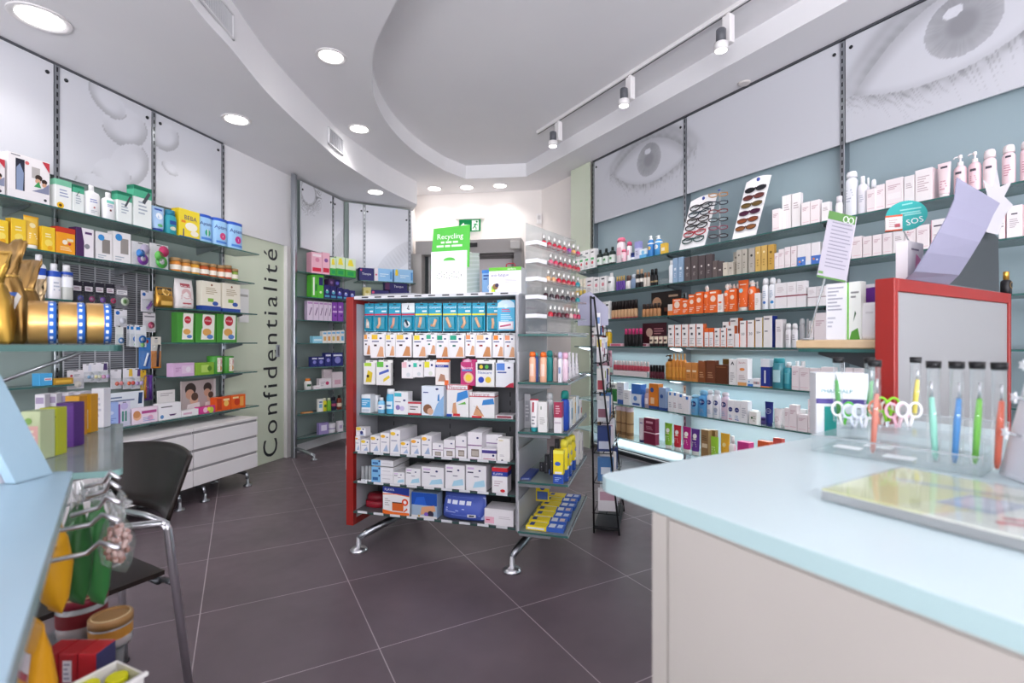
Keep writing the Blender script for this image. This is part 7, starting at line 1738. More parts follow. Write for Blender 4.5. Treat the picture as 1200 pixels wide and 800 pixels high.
# turquoise SOS disc clipped in front of it
cc = RW.pt(0, 0); 
dq = gp(1064, 251, 1); Yd = 1.62; ctr = Vector(((1062-CX)/F*Yd, Yd, H+(CY-252.5)/F*Yd)); rD = 19.5*Yd/F
e = empty('hanging_disc_sign', ctr); tag(e, 'turquoise round SOS sign with a small white carton stuck on it', 'sign')
rz_ = rad(-32); RR = Matrix.Rotation(rz_, 4, 'Z')
m = MB(); n = 30; V = [(rD*math.cos(2*math.pi*i/n), 0, .9*rD*math.sin(2*math.pi*i/n)) for i in range(n)]; V2 = [(a, .003, b) for a, _, b in V]
m.add(V+V2, [tuple(range(n)), tuple(range(2*n-1, n-1, -1))]+[(i, i+n, (i+1) % n+n, (i+1) % n) for i in range(n)], '1fb0ac')
ti = rad(12)
m.text('SOS', lambda u, v: (rD*.40+u*math.cos(ti)-v*math.sin(ti), -.0008, -rD*.36+u*math.sin(ti)+v*math.cos(ti)), rD*.8, 'f2fafa')
for z, x0, x1 in ((.62, -.2, .3), (.3, -.3, .7), (.1, -.25, .65), (-.02, -.1, .7)): m.quad((rD*x0, -.0008, rD*z), (rD*x1, -.0008, rD*(z+.05)), (rD*x1, -.0008, rD*(z+.13)), (rD*x0, -.0008, rD*(z+.08)), '8fd8d4')
m.obj('disc', e, (0, 0, 0), rz_)
m = MB(); w = rD*.82; m.box(-w/2, w/2, -.016, -.001, 0, w*1.15, 'f0eae8', .0008); m.box(-w/2-.0003, w/2+.0003, -.0163, -.001, w*1.02, w*1.153, 'e0623a', .0004); m.box(-w/2-.0003, w/2+.0003, -.0163, -.001, 0, w*.1, 'e0623a', .0004)
for i in range(4): m.box(-w*.3, w*(.1+.1*(i % 2)), -.0166, -.016, w*(.3+.15*i), w*(.35+.15*i), 'c9a8a4', .0001)
m.loft([(w*.25, w*.16, .0004), (w*.5, w*.16, .0004)], 'c9606a', 10, w*.2, -.0163); m.obj('sample_carton', e, (-rD*.62*math.cos(rz_)-.0, -rD*.62*math.sin(rz_), -rD*.9), rz_)
m = MB(); q = RR.inverted() @ (Vector((1.6, 2.6, 0))-ctr); 
m.tube([(0, .004, .0), (.0, .008, -(ctr.z-(s2z+.0))+.0)], .0025, 'clearish', 6)
tr = (M2 @ Vector((.30, .022, 0))); m = MB(); m.tube([(0, .012, -.85*rD), (tr.x-ctr.x, tr.y-ctr.y, s2z-ctr.z)], .0022, 'clearish', 6); m.obj('rod', e)
# header card: bent lilac-white sheet, dark board and star-cut card on the stand top
def S2at(px, py, d): return S2.at(px, py, d)
e = empty('header_display', M2 @ Vector((.5, .0, s2z))); tag(e, 'bent lilac card with star-cut top and dark board on the red-edged stand', 'display card')
oo = e.location
def surf_card(parent, nm, P0, P1, k, nx=14, th=.0025):
    """sheet between two polylines of equal length"""
    n = len(P0); off = Vector((-cf.x, -cf.y, 0))*th
    V = [p-oo for p in P0]+[p-oo for p in P1]
    for v in V: v.z = max(v.z, .001)
    V += [v+off for v in V]
    m = MB(); fs = []
    for i in range(n-1): fs += [(i, i+1, n+i+1, n+i), (2*n+i, 3*n+i, 3*n+i+1, 2*n+i+1)]
    fs += [(0, n, 3*n, 2*n), (n-1, 2*n+n-1, 3*n+n-1, 2*n-1)]
    for i in range(n-1): fs += [(i, 2*n+i, 2*n+i+1, i+1), (n+i, n+i+1, 3*n+i+1, 3*n+i)]
    m.add(V, fs, k, False); return m.obj(nm, parent)
lo = [(1062, 330), (1072, 318), (1086, 296), (1100, 272), (1111, 252), (1119, 233), (1122, 208)]
hi = [(1112, 336), (1124, 322), (1137, 302), (1148, 284), (1157, 268), (1164, 252), (1172, 238)]
dd_ = [.0, .03, .055, .07, .07, .06, .045]
surf_card(e, 'bent_card', [S2at(x, y, d+.0) for (x, y), d in zip(lo, dd_)], [S2at(x, y, d+.0) for (x, y), d in zip(hi, dd_)], '918fa6')
m = MB(); bp = [(1113, 333), (1171, 342), (1170, 279), (1158, 266), (1146, 262)]
V = [S2at(x, y, -.012)-oo for x, y in bp]+[S2at(x, y, -.02)-oo for x, y in bp]; n = 5
for v in V: v.z = max(v.z, .001)
m.add(V, [tuple(range(n)), tuple(range(2*n-1, n-1, -1))]+[(i, i+n, (i+1) % n+n, (i+1) % n) for i in range(n)], '3e4245'); m.obj('dark_board', e)
m = MB(); bp = [(1151, 258), (1158, 252), (1146, 240), (1158, 232), (1152, 210), (1163, 219), (1168, 196), (1172, 219), (1186, 212), (1177, 230), (1187, 240), (1179, 250), (1170, 275), (1156, 272)]
V = [S2at(x, y, .02)-oo for x, y in bp]+[S2at(x, y, .016)-oo for x, y in bp]; n = len(bp)
m.add(V, [tuple(range(n)), tuple(range(2*n-1, n-1, -1))]+[(i, i+n, (i+1) % n+n, (i+1) % n) for i in range(n)], 'c2bfc4'); m.obj('star_card', e)
# small white and pink display card behind the bent card
q = S2.pt(S2.t(1066, -.028), -.028, s2z+.001)
place('box', .10, .115, 'f0eaee;p e48ab8 .4 0 1 0 1 .5 .5 .7;l .2 .75 .8 .85 1 8a7a90;p f0b8d4 .55 .1 .9 .1 .85 .6', (q.x, q.y, s2z+.001), r2, 'white and pink carton beside the bent card on the red-edged stand', dep=.03, group='goods on the red-edged stand')
q = S2.pt(S2.t(1184, -.03), .0, s2z)
place('bot', .034, .085, '17161a;cap m:c99b45 .42 .6;c .5 .35 .3 b9904a;c .5 .35 .22 17161a', tuple(RW.pt(RW.t(1181, .28), .28, ZRS[3]+.001+.0)), RW.rz, 'black jar with gold cap far behind the studded board', dep=.03, group='goods on the fourth shelf below eye pictures') if 0 else None
Yq = 1.45; q = S2.at(1176, 346, -.02)
place('bot', .04, .085, '17161a;cap m:c99b45 .36 .55;c .5 .4 .32 b9904a;c .5 .4 .26 17161a', tuple(S2.pt(S2.t(1179, -.022), -.022, s2z+.0005)), r2, 'small black flacon with gold cap on the red-edged stand beside the studded board', dep=.03, group='goods on the red-edged stand')

# studded white display board at the right
e0_ = gp(1170, 556, CZ); e1_ = gp(1272, 594, CZ)
uu = Vector((e1_.x-e0_.x, e1_.y-e0_.y)); Lw = .165; uu.normalize()
BD = Fr((e0_.x, e0_.y), uu, (uu.y, -uu.x))
e = empty('studded_display', (e0_.x, e0_.y, CZ+.001), math.atan2(uu.y, uu.x)); tag(e, 'tall tapering white display board with small clear star pegs on the counter', 'display board')
Hh = .31; m = MB(); ta = .035
pts = [(-.0, 0, 0), (Lw, 0, 0), (Lw-.02, .05, Hh), (ta, .05, Hh)]
V = pts+[(x, y+.008, z) for x, y, z in pts]
m.conv(V, [(0, 1, 2, 3), (4, 5, 6, 7), (0, 1, 5, 4), (1, 2, 6, 5), (2, 3, 7, 6), (3, 0, 4, 7)], 'dedfe6')
m.box(.02, Lw, 0, .08, 0, .006, 'dedfe6')
def bd(x, z): return (x, .05*z/Hh-.0006, z)
a = .255; m.quad((ta-.005, .05*.24/Hh-.001, .24), (Lw, .05*.24/Hh-.001, .24), (Lw, .05*.275/Hh-.001, .275), (ta, .05*.275/Hh-.001, .275), 'c9c4d6')
m.obj('board', e)
k = 0
for z in (.06, .11, .155, .2):
    for x in (.028+.004*k, .07, .11, .145):
        s = MB(); y = .05*z/Hh
        s.tube([(x, y, z), (x, y-.016, z+.004)], .0022, 'clearish', 6)
        V = []
        for j in range(10):
            rr_ = .008 if j % 2 == 0 else .0035; V.append((x+rr_*math.cos(j*math.pi/5), y-.016, z+.004+rr_*math.sin(j*math.pi/5)))
        V2 = [(a_, b_-.003, c_) for a_, b_, c_ in V]; s.add(V+V2, [tuple(range(9, -1, -1)), tuple(range(10, 20))]+[(i, (i+1) % 10, (i+1) % 10+10, i+10) for i in range(10)], 'f0f1f4')
        s.obj('peg', e)
    k += 1

# clear tray with glass tubes, tools and scissors
A_ = gp(950, 528, CZ); B_ = gp(1186, 566, CZ)
tu = Vector((B_.x-A_.x, B_.y-A_.y)); TL = tu.length-.03; tu.normalize(); TD = Fr((A_.x, A_.y), tu, (tu.y, -tu.x))
trz = math.atan2(tu.y, tu.x)
e = empty('acrylic_tray', (A_.x, A_.y, CZ+.001), trz); tag(e, 'clear stepped acrylic tray on the counter holding glass tubes and scissors', 'tray')
TW = .19
m = MB(); m.box(0, TL, 0, TW, 0, .004, 'clear', .001); m.box(0, TL, 0, .003, 0, .028, 'clear', .001); m.box(0, TL, -.0005, .003, .0265, .0285, 'clearish', .0003); m.box(0, TL, TW-.003, TW, .0585, .0605, 'clearish', .0003); m.box(0, TL, TW-.003, TW, 0, .06, 'clear', .001); m.box(0, .003, 0, TW, 0, .028, 'clear', .001); m.box(TL-.003, TL, 0, TW, 0, .03, 'clear', .001); m.obj('tray_body', e)
m = MB(); m.box(.003, TL-.003, .1, TW-.003, .03, .034, 'clear', .001); m.box(.003, TL-.003, .1, .103, .004, .03, 'clear', .001); m.obj('upper_step', e)
m = MB()
for x, y in ((.02, .04), (.05, .09), (.1, .02)): m.box(x, x+.04, y, y+.022, .0045, .0065, 'f2f4f6', .0005)
m.obj('price_label', e)
TT = [(982, 512, 'back', '3f9a3a', '7ed030', 'green'), (1019, 514, 'back', '3aa04a', '5ac060', 'leaf green'), (1025, 533, 'front', 'd0705a', 'e08a78', 'coral'), (1073, 511, 'back', 'e0c840', 'ecd860', 'yellow'), (1094, 542, 'front', '8fd6c0', 'a4e0cc', 'mint'), (1121, 545, 'front', '2a80c4', '3a90d0', 'blue'), (1145, 546, 'front', '6ac028', '7acc30', 'grass green'), (1171, 552, 'front', 'd8542a', 'e06030', 'orange')]
for px, yb, row, c1, c2, nm_ in TT:
    zb = CZ+(.0365 if row == 'back' else .0065)
    Yt = (CZ+.006-H)*F/(CY-yb); q = Vector(((px-CX)/F*Yt, Yt, zb)); hh = .152-(0.03 if row == 'back' else 0)+.0
    t = empty('glass_tube', q); tag(t, 'upright glass tube with black stopper holding a %s skin-care tool' % nm_, 'tube', 'glass tubes in the clear tray')
    m = MB(); m.loft([(0, .0085, .0085), (hh-.006, .0085, .0085)], 'clear', 16); m.obj('tube_wall', t)
    m = MB(); m.loft([(hh-.007, .0092, .0092), (hh+.004, .0098, .0098)], '1c1c1e', 16); m.obj('stopper', t)
    s = empty('cuticle_tool', q+Vector((0, 0, .003))); tag(s, '%s handled skin-care tool standing inside a stoppered glass tube' % nm_, 'tool', 'coloured tools in the glass tubes')
    L_ = hh*.8; dx = .0035 if px % 2 else -.003
    m = MB(); m.tube([(-dx, 0, 0), (-dx*.8, 0, .008), (dx*.2, 0, L_*.5), (dx, 0, L_*.8)], [.002, .0038, .0045, .0032], c1, 10); m.obj('handle', s)
    m = MB(); m.tube([(dx, 0, L_*.8), (dx*1.1, 0, L_*.92), (dx*1.2, 0, L_)], [.0022, .0016, .0018], 'chrome', 8); m.obj('tip', s)
SCI = [(988, 479, 'f2f4f4', '5ac83a', 'white and green'), (1001, 482, 'd9e2f0', 'e9eef6', 'pale blue, left'), (1012, 482, 'dfe6f2', 'f0f2f6', 'pale blue, right'), (1032, 478, 'e0622a', 'f0f0f0', 'orange and white'), (1040, 474, '8ad030', '8ad030', 'bright green'), (1052, 481, 'f0c0d0', 'f4d6e0', 'pink'), (1065, 480, 'f2f2f4', 'f2f2f4', 'white')]
for px, py, c1, c2, nm_ in SCI:
    t = TD.t(px, -.125); q = TD.pt(t, -.125, CZ+.036); zc = H+(CY-py)/F*q.y
    s = empty('nail_scissors', q, trz+.5); tag(s, 'small nail scissors with %s finger rings standing in the clear tray' % nm_, 'scissors', 'nail scissors in the clear tray')
    rz0 = zc-q.z
    for sx, c in ((-1, c1), (1, c2)):
        m = MB(); m.tube([(sx*.0095+.0085*math.cos(a*math.pi/8), sx*.002, rz0+.0125*math.sin(a*math.pi/8)) for a in range(16)], .0022, c, 6, True)
        m.tube([(sx*.006, sx*.002, rz0-.011), (sx*.002, sx*.001, rz0-.03)], .0026, c, 6); m.obj('handle', s)
        m = MB(); m.conv([(sx*.003, sx*.0012, rz0-.028), (-sx*.003, sx*.0012, rz0-.03), (-sx*.0012, sx*.0006, .0015), (sx*.003, sx*.0004, rz0-.028), (-sx*.003, sx*.0004, rz0-.03), (-sx*.0012, sx*.0002, .0015)], [(0, 1, 2), (3, 4, 5), (0, 1, 4, 3), (1, 2, 5, 4), (2, 0, 3, 5)], 'alu'); m.obj('blade', s)
# printed picture under a clear acrylic block
p = gp(962, 586, CZ); e = empty('payment_mat', (p.x, p.y, CZ+.001), math.atan2(cb.y, cb.x)); tag(e, 'clear acrylic pay tray with pale yellow printed sheet lying on the counter', 'pay tray')
# local x runs away from the counter edge, local -y along it towards the camera
m = MB(); m.box(0.001, .209, -.224, -.001, .0112, .012, 'f1f3ea', .0002); 
def pq(x0, y0, x1, y1, k, z=.0123): m.quad((x0, -y1, z), (x1, -y1, z), (x1, -y0, z), (x0, -y0, z), k)
def pl(k, pts, z=.0126): m.add([(x, -y, z) for x, y in pts], [tuple(range(len(pts)))], k)
pl('e6e8a4', [(0, 0), (.21, 0), (.21, .05), (.12, .10), (0, .07)], .0123); pl('eceebe', [(0, .07), (.12, .10), (.21, .05), (.21, .09), (.1, .14), (0, .1)], .0123)
pl('c9cfc0', [(.12, .03), (.14, .02), (.17, .14), (.15, .15)]); pl('b9c4d6', [(.06, .09), (.13, .1), (.13, .15), (.06, .14)]); pl('d8dcea', [(.075, .1), (.12, .107), (.12, .14), (.075, .135)], .0128)
for i, (k, x, y) in enumerate((('e0707a', .05, .15), ('d86878', .062, .165), ('d9606e', .03, .15), ('8a8ac8', .09, .22), ('7a80c0', .075, .235), ('e8a04a', .03, .24))): pl(k, [(x, y), (x+.008, y-.004), (x+.035, y+.04), (x+.027, y+.044)])
m.obj('printed_sheet', e)
m = MB(); m.box(0, .21, -.225, 0, .0, .011, 'clearish', .001); m.obj('acrylic_block', e)
m = MB(); m.box(0, .21, -.225, 0, .0132, .0155, 'clear', .001); m.obj('clear_cover', e)
# teal striped white carton behind the tray
Yb = 1.02; q = Vector(((982-CX)/F*Yb, Yb, CZ+.001)); wB = 52*Yb/F
place('box', wB, H+(CY-437)/F*Yb-CZ, 'eef0f4;r .0 .52 1 .6 4a3f86;t PHARMALP .4 .72 .6 2f8a96;r .16 .02 .4 .48 1f8f88;r .4 .06 .95 .48 dfe6ec;l .5 .12 .9 .4 4 b4bcc8;r .04 .53 .7 .58 5a4f9a', tuple(q), rad(-18), 'white carton with teal and purple bands behind the clear tubes on the counter', dep=.05)

# ================= left counter with sloped display
LZ = .95
LA = gp(86, 550, LZ); LB = gp(7, 800, LZ); lu = Vector((LB.x-LA.x, LB.y-LA.y)).normalized(); lw = Vector((-.78, -.626))
LE = Vector((LA.x, LA.y))+lu*.74
e = empty('sales_counter', (LA.x, LA.y, 0)); tag(e, 'second counter with frosted aqua glass top at the left, in front of the snack stand', 'counter')
def ll(a, b): q = lu*a+lw*b; return (q.x, q.y)
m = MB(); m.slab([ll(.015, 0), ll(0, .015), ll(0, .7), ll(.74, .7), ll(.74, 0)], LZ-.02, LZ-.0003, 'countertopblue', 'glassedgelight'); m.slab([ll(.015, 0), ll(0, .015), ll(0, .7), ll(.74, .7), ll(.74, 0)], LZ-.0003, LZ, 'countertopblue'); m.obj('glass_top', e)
m = MB(); m.slab([ll(.05, .2), ll(.05, .68), ll(.72, .68), ll(.72, .2)], .0, LZ-.021, 'cabinet'); m.obj('counter_body', e)
q = gp(46, 556, LZ); e = empty('sloped_display', (q.x, q.y, LZ+.001)); tag(e, 'white sloped desk display with glass edge on the left counter', 'display stand')
m = MB(); pts = [(0, 0), (-.085, .155), (-.30, .155), (-.30, 0)]
V = [(x, .0, z) for x, z in pts]+[(x-.004, -.05, z) for x, z in pts]
m.conv(V, [(0, 1, 2, 3), (4, 5, 6, 7), (0, 1, 5, 4), (1, 2, 6, 5), (2, 3, 7, 6), (3, 0, 4, 7)], 'bdbfc9'); m.obj('body', e)
m = MB(); V = [(.004, .002, 0), (-.082, .002, .158), (-.066, .002, .158), (.018, .002, 0)]; V += [(x-.004, -.048, z) for x, y, z in V]
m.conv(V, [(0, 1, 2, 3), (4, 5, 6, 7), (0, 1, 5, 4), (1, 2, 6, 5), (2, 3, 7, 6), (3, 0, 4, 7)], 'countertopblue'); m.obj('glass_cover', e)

# ================= snack stand between the left counter and the shelves
k0 = Vector((-.735, .94)); k1 = Vector((-1.165, 1.49)); su = (k1-k0).normalized(); sw = Vector((-.97, -.24))
SL = (k1-k0).length; snk = empty('snack_stand', (k0.x, k0.y, 0)); tag(snk, 'snack stand with two glass shelves, red post and chrome hooks beside the left counter', 'display stand')
def sl(a, b): q = su*a+sw*b; return (q.x, q.y)
SZ1, SZ2, SZ3 = 1.137, .90, .60
def rshelf(z, th, dpt, nm_):
    m = MB(); r = .03; pts = [sl(r, 0)]+[sl(r*(1-math.sin(a*math.pi/12)), r*(1-math.cos(a*math.pi/12))) for a in range(1, 7)]+[sl(0, dpt), sl(SL, dpt), sl(SL, 0)]
    m.slab(pts, z-th, z, 'glass', '1f4a46' if z > 1 else '8fb8b4'); m.obj(nm_, snk)
rshelf(SZ1, .012, .46, 'upper_shelf'); rshelf(SZ2, .012, .30, 'lower_shelf')
m = MB(); m.slab([(x-k0.x, y-k0.y) for x, y in ((-.545, .67), (-.72, .93), (-.77, 1.0), (-.87, 1.0), (-.85, .84), (-.70, .69))], SZ3-.015, SZ3, '6b6d70'); m.obj('bottom_shelf', snk)
pA = sl(.36, .30); pB = sl(.02, .33)
for pp_ in (pA,): m = MB(); m.tube([(pp_[0], pp_[1], SZ2), (pp_[0], pp_[1], SZ1-.012)], .007, 'redlac', 8); m.obj('post', snk)
m = MB(); m.tube([(pB[0], pB[1], 0), (pB[0], pB[1], SZ1-.012)], .009, 'darkmetal', 8); m.obj('post', snk)
m = MB(); a_, b_ = sl(.36, .30), sl(.36, .08); m.tube([(a_[0], a_[1], SZ1-.11), (b_[0], b_[1], SZ1-.016)], .005, 'alu', 6); m.obj('bracket', snk)
m = MB(); m.tube([(a_[0], a_[1], 1.0), (pB[0]-.05, pB[1], .93)], .005, 'darkmetal', 6); m.obj('bracket', snk)
# chrome hooks, pointing to the aisle
HKS = [(140, 559, .80, 100, 570), (140, 570, .785, 102, 582), (141, 587, .76, 84, 604), (140, 608, .75, 66, 622), (140, 640, .735, 56, 658)]
for px, py, Y, bx_, by_ in HKS:
    tip = Vector(((px-CX)/F*Y, Y, H+(CY-py)/F*Y)); bs = Vector(((bx_-CX)/F*(Y+.0), Y+.0, H+(CY-by_)/F*Y))
    m = MB(); o_ = Vector((k0.x, k0.y, 0)); v = tip-bs
    m.tube([tuple(bs-o_), tuple(bs+v*.55-o_), tuple(bs+v*.72+Vector((0, 0, .012))-o_), tuple(tip+Vector((0, 0, -.003))-o_)], .0035, 'chrome', 8); m.obj('hook', snk)
def bag(px0, px1, y0, y1, Y, col, lab, nm_='snack_bag', top=None, extra=(), dep=.045, tilt=0., zf=1.):
    cxp = (px0+px1)/2; w = (px1-px0)*Y/F; h = (y1-y0)*Y/F; q = Vector(((cxp-CX)/F*Y, Y, H+(CY-y1)/F*Y))
    e = empty(nm_, q, math.atan2(q.x, q.y)*-1*0+rad(-20)); tag(e, lab, 'bag', 'snack bags on the chrome hooks')
    m = MB(); rx = w/2
    secs = [(0, rx*.93, .0015), (h*.03, rx*.95, .003), (h*.14, rx*.99, dep*.34), (h*.5, rx, dep*.5), (h*.8, rx*.96, dep*.3), (h*.93, rx*.85, dep*.1), (h, rx*.8, .003)]
    m.loft([s_+(None, 2.4) for s_ in secs], col, 20); decals(m, [x.split(' ') for x in extra], w, h, surf(secs, 2.4), .001); m.obj('bag_body', e)
    if top:
        c = MB(); rr = random.Random(int(px0)); n = 18; V = []; 
        for k_ in range(4):
            for j in range(n):
                a = 2*math.pi*j/n; r_ = rx*(.5+.12*k_)*(1+.35*rr.uniform(-1, 1)); V.append((r_*math.cos(a), r_*.6*math.sin(a), h*.96+.012*k_+.012*rr.uniform(-1, 1)))
        c.add(V, [(k_*n+j, k_*n+(j+1) % n, (k_+1)*n+(j+1) % n, (k_+1)*n+j) for k_ in range(3) for j in range(n)], top); c.obj('gathered_top', e)
    return e
bag(50, 79, 608, 716, .79, 'cf981a', 'bright yellow snack bag hanging on the hooks beside the counter', extra=['p c98a10 .2 .3 .8 .35 .7 .6 .3 .6', 'c .5 .45 .2 b97a10'])
bag(76, 104, 590, 706, .845, '275a2c', 'dark green snack bag behind the yellow one', top='cello', extra=['p 8fb89a .55 .3 .8 .3 .75 .85 .6 .8', 'r .2 .15 .7 .25 1f4a24'])
bag(101, 127, 586, 706, .90, '34743c', 'light green snack bag with clear stripe, next to the chair', top='cello', extra=['p a9c8a4 .1 .4 .5 .4 .45 .8 .15 .8'])
e = bag(119, 155, 602, 668, .835, 'clear', 'clear bag of pink and brown nuts hanging nearest the chair', 'nut_bag', top='cello', dep=.05)
m = MB(); rr = random.Random(3); hh = 66*.82/F
for i in range(85):
    a = rr.uniform(0, 6.28); z = hh*rr.uniform(.16, .8); r_ = .019*math.sqrt(rr.random())*math.sin(math.pi*min(1, max(.1, (z/hh-.08)/.85))); x, y = r_*math.cos(a)*1.1, r_*math.sin(a)*.9
    m.loft([(z-.005, .001, .001), (z-.0025, .0046, .004), (z+.0025, .0046, .004), (z+.005, .001, .001)], ['b98a80', 'c9a098', '9a6a5a', 'd9b8b0'][i % 4], 7, x, y)
nt_ = m.obj('nuts', e); nt_['kind'] = 'stuff'
# lower shelf goods: boxes in a row along the aisle edge
def snk_at(px, y, z):
    Y = (z-H)*F/(CY-y); return Vector(((px-CX)/F*Y, Y, z))
for px0, px1, yb, yt, st, lab, dp in ((46, 64, 534, 478, 'c4c832;r .15 .1 .85 .75 e4e0d0;l .25 .2 .75 .65 4 8a8a60;r .0 .8 1 .83 8a9020;side b0b428', 'yellow-green chewing gum box on the lower glass shelf', .03),
                                       (66, 84, 524, 472, '5a2a82;v VIVIL .5 .5 .6 8a5ab0' if 0 else '5a2a82;l .35 .1 .65 .9 5 7a4aa2;r .0 .93 1 1 4a2070;side 4a2070', 'dark purple sweets box on the lower glass shelf', .035),
                                       (76, 91, 511, 464, 'e0a01a;r .2 .2 .8 .6 ecd8b0;side c98a10', 'amber box behind the purple one', .03),
                                       (92, 104.5, 507, 462, 'e4a81c;r .2 .1 .8 .6 e9dcc0;l .3 .15 .7 .55 4 8a7a60;side c98f12', 'amber box with white label beside the white carton', .03),
                                       (107, 120, 501, 455, 'e9e8ee;l .2 .1 .8 .8 5 c3c4d2;side dcdce4', 'white carton at the far end of the lower glass shelf', .03),
                                       (24, 44, 540, 482, 'b8c49a;r .1 .2 .9 .7 d9a8a0;l .2 .3 .8 .65 3 e6d8c0;c .4 .8 .2 7aa050', 'pale green and pink sweets box beside the sloped display', .04),
                                       (2, 22, 530, 490, 'c9a0a8;r .1 .2 .9 .8 d04a60', 'red and pink sweets box behind the sloped display', .04)):
    q = snk_at((px0+px1)/2, yb, SZ2+.001); place('box', (px1-px0)*q.y/F, (yb-yt)*q.y/F, st, (q.x, q.y+dp*.5, SZ2+.001), rad(8), lab, dep=dp, group='boxes on the lower glass shelf')
q = snk_at(118, 494, SZ2+.001)
for i in range(4):
    qq = snk_at(60+14*i, 500-1.5*i, SZ2+.001); place('box', .026, .09, ['e4e0e6', 'd9d6dc', 'e0dce4', 'd4d0d8'][i]+';r .1 .7 .9 .9 a99ab8', (qq.x-.06, qq.y+.05, SZ2+.001), rad(8), 'thin lilac-white carton, %s of four in the back row' % ORD[i], dep=.05, group='boxes on the lower glass shelf')
# gold rolls on the upper shelf
for i, (a, b) in enumerate(((31, 69), (66, 102), (98, 132))):
    Y = 1.10+.0342*i; w = .0455; r_ = .0475; q = Vector((((a+b)/2-CX)/F*Y, Y, SZ1+.0008+r_*1.01))
    e = empty('candy_roll', q, rad(42)); tag(e, 'gold drum-shaped candy roll with blue band, %s of three on the upper glass shelf' % ['left', 'middle', 'right'][i], 'candy', 'gold candy rolls')
    m = MB(); n = 26
    def ring(x, r): return [(x, r*math.cos(2*math.pi*j/n), r*math.sin(2*math.pi*j/n)) for j in range(n)]
    def drum(m, rs, k):
        V = sum((ring(x, r) for x, r in rs), []); fs = [(i_*n+j, i_*n+(j+1) % n, (i_+1)*n+(j+1) % n, (i_+1)*n+j) for i_ in range(len(rs)-1) for j in range(n)]
        m.add(V, fs, k, True); m.add(ring(rs[0][0], rs[0][1]), [tuple(range(n))], k); m.add(ring(rs[-1][0], rs[-1][1]), [tuple(range(n))], k)
    drum(m, [(-w/2, r_*.93), (-w*.46, r_), (w*.2, r_)], 'm:c49a5c'); m.obj('drum', e)
    m = MB(); drum(m, [(w*.2, r_*1.004), (w*.44, r_*1.004), (w*.5, r_*.95)], '2a62b4')
    for j in range(18):
        a0 = 2*math.pi*j/18; a1 = a0+.16; rr_ = r_*1.008
        m.quad(*[(x, rr_*math.cos(t), rr_*math.sin(t)) for x, t in ((w*.27, a0), (w*.38, a0), (w*.38, a1), (w*.27, a1))], 'dfe6f2')
    m.obj('band', e)
# big foil bags at the left picture edge
def foil(px, w, h, Y, col, lab, ex, tz=0):
    q = Vector(((px-CX)/F*Y, Y, SZ1+.001)); e = empty('foil_bag', q, rad(-10)); tag(e, lab, 'bag', 'foil candy bags on the upper glass shelf')
    m = MB(); secs = [(0, w*.47, .006), (h*.04, w*.5, .018), (h*.25, w*.5, .024), (h*.48, w*.45, .018), (h*.62, w*.27, .012), (h*.67, w*.2, .01), (h*.74, w*.3, .007), (h*.86, w*.44, .004), (h, w*.56, .002)]
    i0 = len(m.v); m.loft([s_+(None, 2.2) for s_ in secs], col, 26); rr = random.Random(int(px)+50)
    m.v = [(x+rr.uniform(-.0035, .0035), y+rr.uniform(-.003, .003), z+(rr.uniform(-.008, .008) if z > h*.7 else 0)) for x, y, z in m.v]
    decals(m, [x.split(' ') for x in ex], w, h, surf(secs, 2.2), .0035); m.obj('bag_body', e)
    c = MB(); c.loft([(h*.645, w*.235, .0155), (h*.675, w*.235, .0155)], 'm:d9b060', 14); c.obj('tie', e)
foil(31, .085, .20, 1.22, 'm:8a6a3a', 'gold foil bag with blue and white stripes behind the rolls', ['p e9e4dc .1 .05 .45 .05 .8 .5 .5 .5', 'p 2f5aa8 .45 .05 .6 .05 .92 .45 .8 .5'])
foil(10, .09, .23, 1.12, 'm:9a7844', 'taller gold foil bag with blue stripe at the picture edge', ['p 3a62b0 .3 .08 .5 .08 .9 .5 .7 .5', 'p e9e4dc .5 .08 .62 .08 .98 .46 .9 .5'])
foil(-8, .09, .19, 1.04, 'm:b08a3c', 'dark gold foil bag cut off by the picture edge', ['p 7a2a24 .5 .2 .8 .2 .8 .5 .5 .5'])
foil(45, .05, .17, 1.32, 'm:a08a6a', 'slim brown foil bag before the lotion bottles', [])
# bottom shelf: tins, boxes and a white tray
def drumtin(px, yc, Y, r, h, side, lid, lab, tilt=0.):
    q = Vector(((px-CX)/F*Y, Y, SZ3+.001))
    e = empty('biscuit_tin', q); tag(e, lab, 'tin', 'round biscuit tins in the snack stand')
    e.rotation_euler = (0, tilt, 0)
    m = MB(); m.loft([(0, r*.96, r*.96), (.004, r, r), (h-.012, r, r)], 'clearish', 28); m.loft([(h*.32, r*1.004, r*1.004), (h*.66, r*1.004, r*1.004)], side, 28, cap=False); m.loft([(.004, r*.93, r*.93), (h*.3, r*.93, r*.93)], 'b98a80', 20); m.obj('tin_body', e)
    m = MB(); m.loft([(h-.014, r*1.03, r*1.03), (h-.002, r*1.03, r*1.03), (h, r*.97, r*.97), (h-.001, r*.85, r*.85), (h-.003, r*.8, r*.8)], lid, 28); m.loft([(h, r*.9, r*.9), (h+.0008, r*.86, r*.86)], 'e0c89a', 28, cap=False); m.obj('lid', e)
    return e
drumtin(96, 746, .93, .038, .072, '6a1a20', '7a2030', 'round clear tin with dark red lid and band', rad(0))
drumtin(130, 766, .895, .032, .052, 'b07a30', '9a7448', 'round clear tin with brown lid beside the chair leg', rad(0))
m = MB(); 
for i, (px, yb, yt) in enumerate(((70, 790, 752), (92, 783, 746), (114, 776, 741))):
    Y = .80; q = Vector(((px-CX)/F*Y, Y, SZ3+.001)); place('box', .028, .052, 'a01c24;r .25 .15 .75 .8 d9d6dc;l .32 .2 .68 .75 4 8a8aa0' if i < 2 else 'b01f28;side 3a3a60', tuple(q), 0, 'dark red sweets box in the snack stand, %s of three' % ORD[i], dep=.04, group='red boxes in the snack stand')
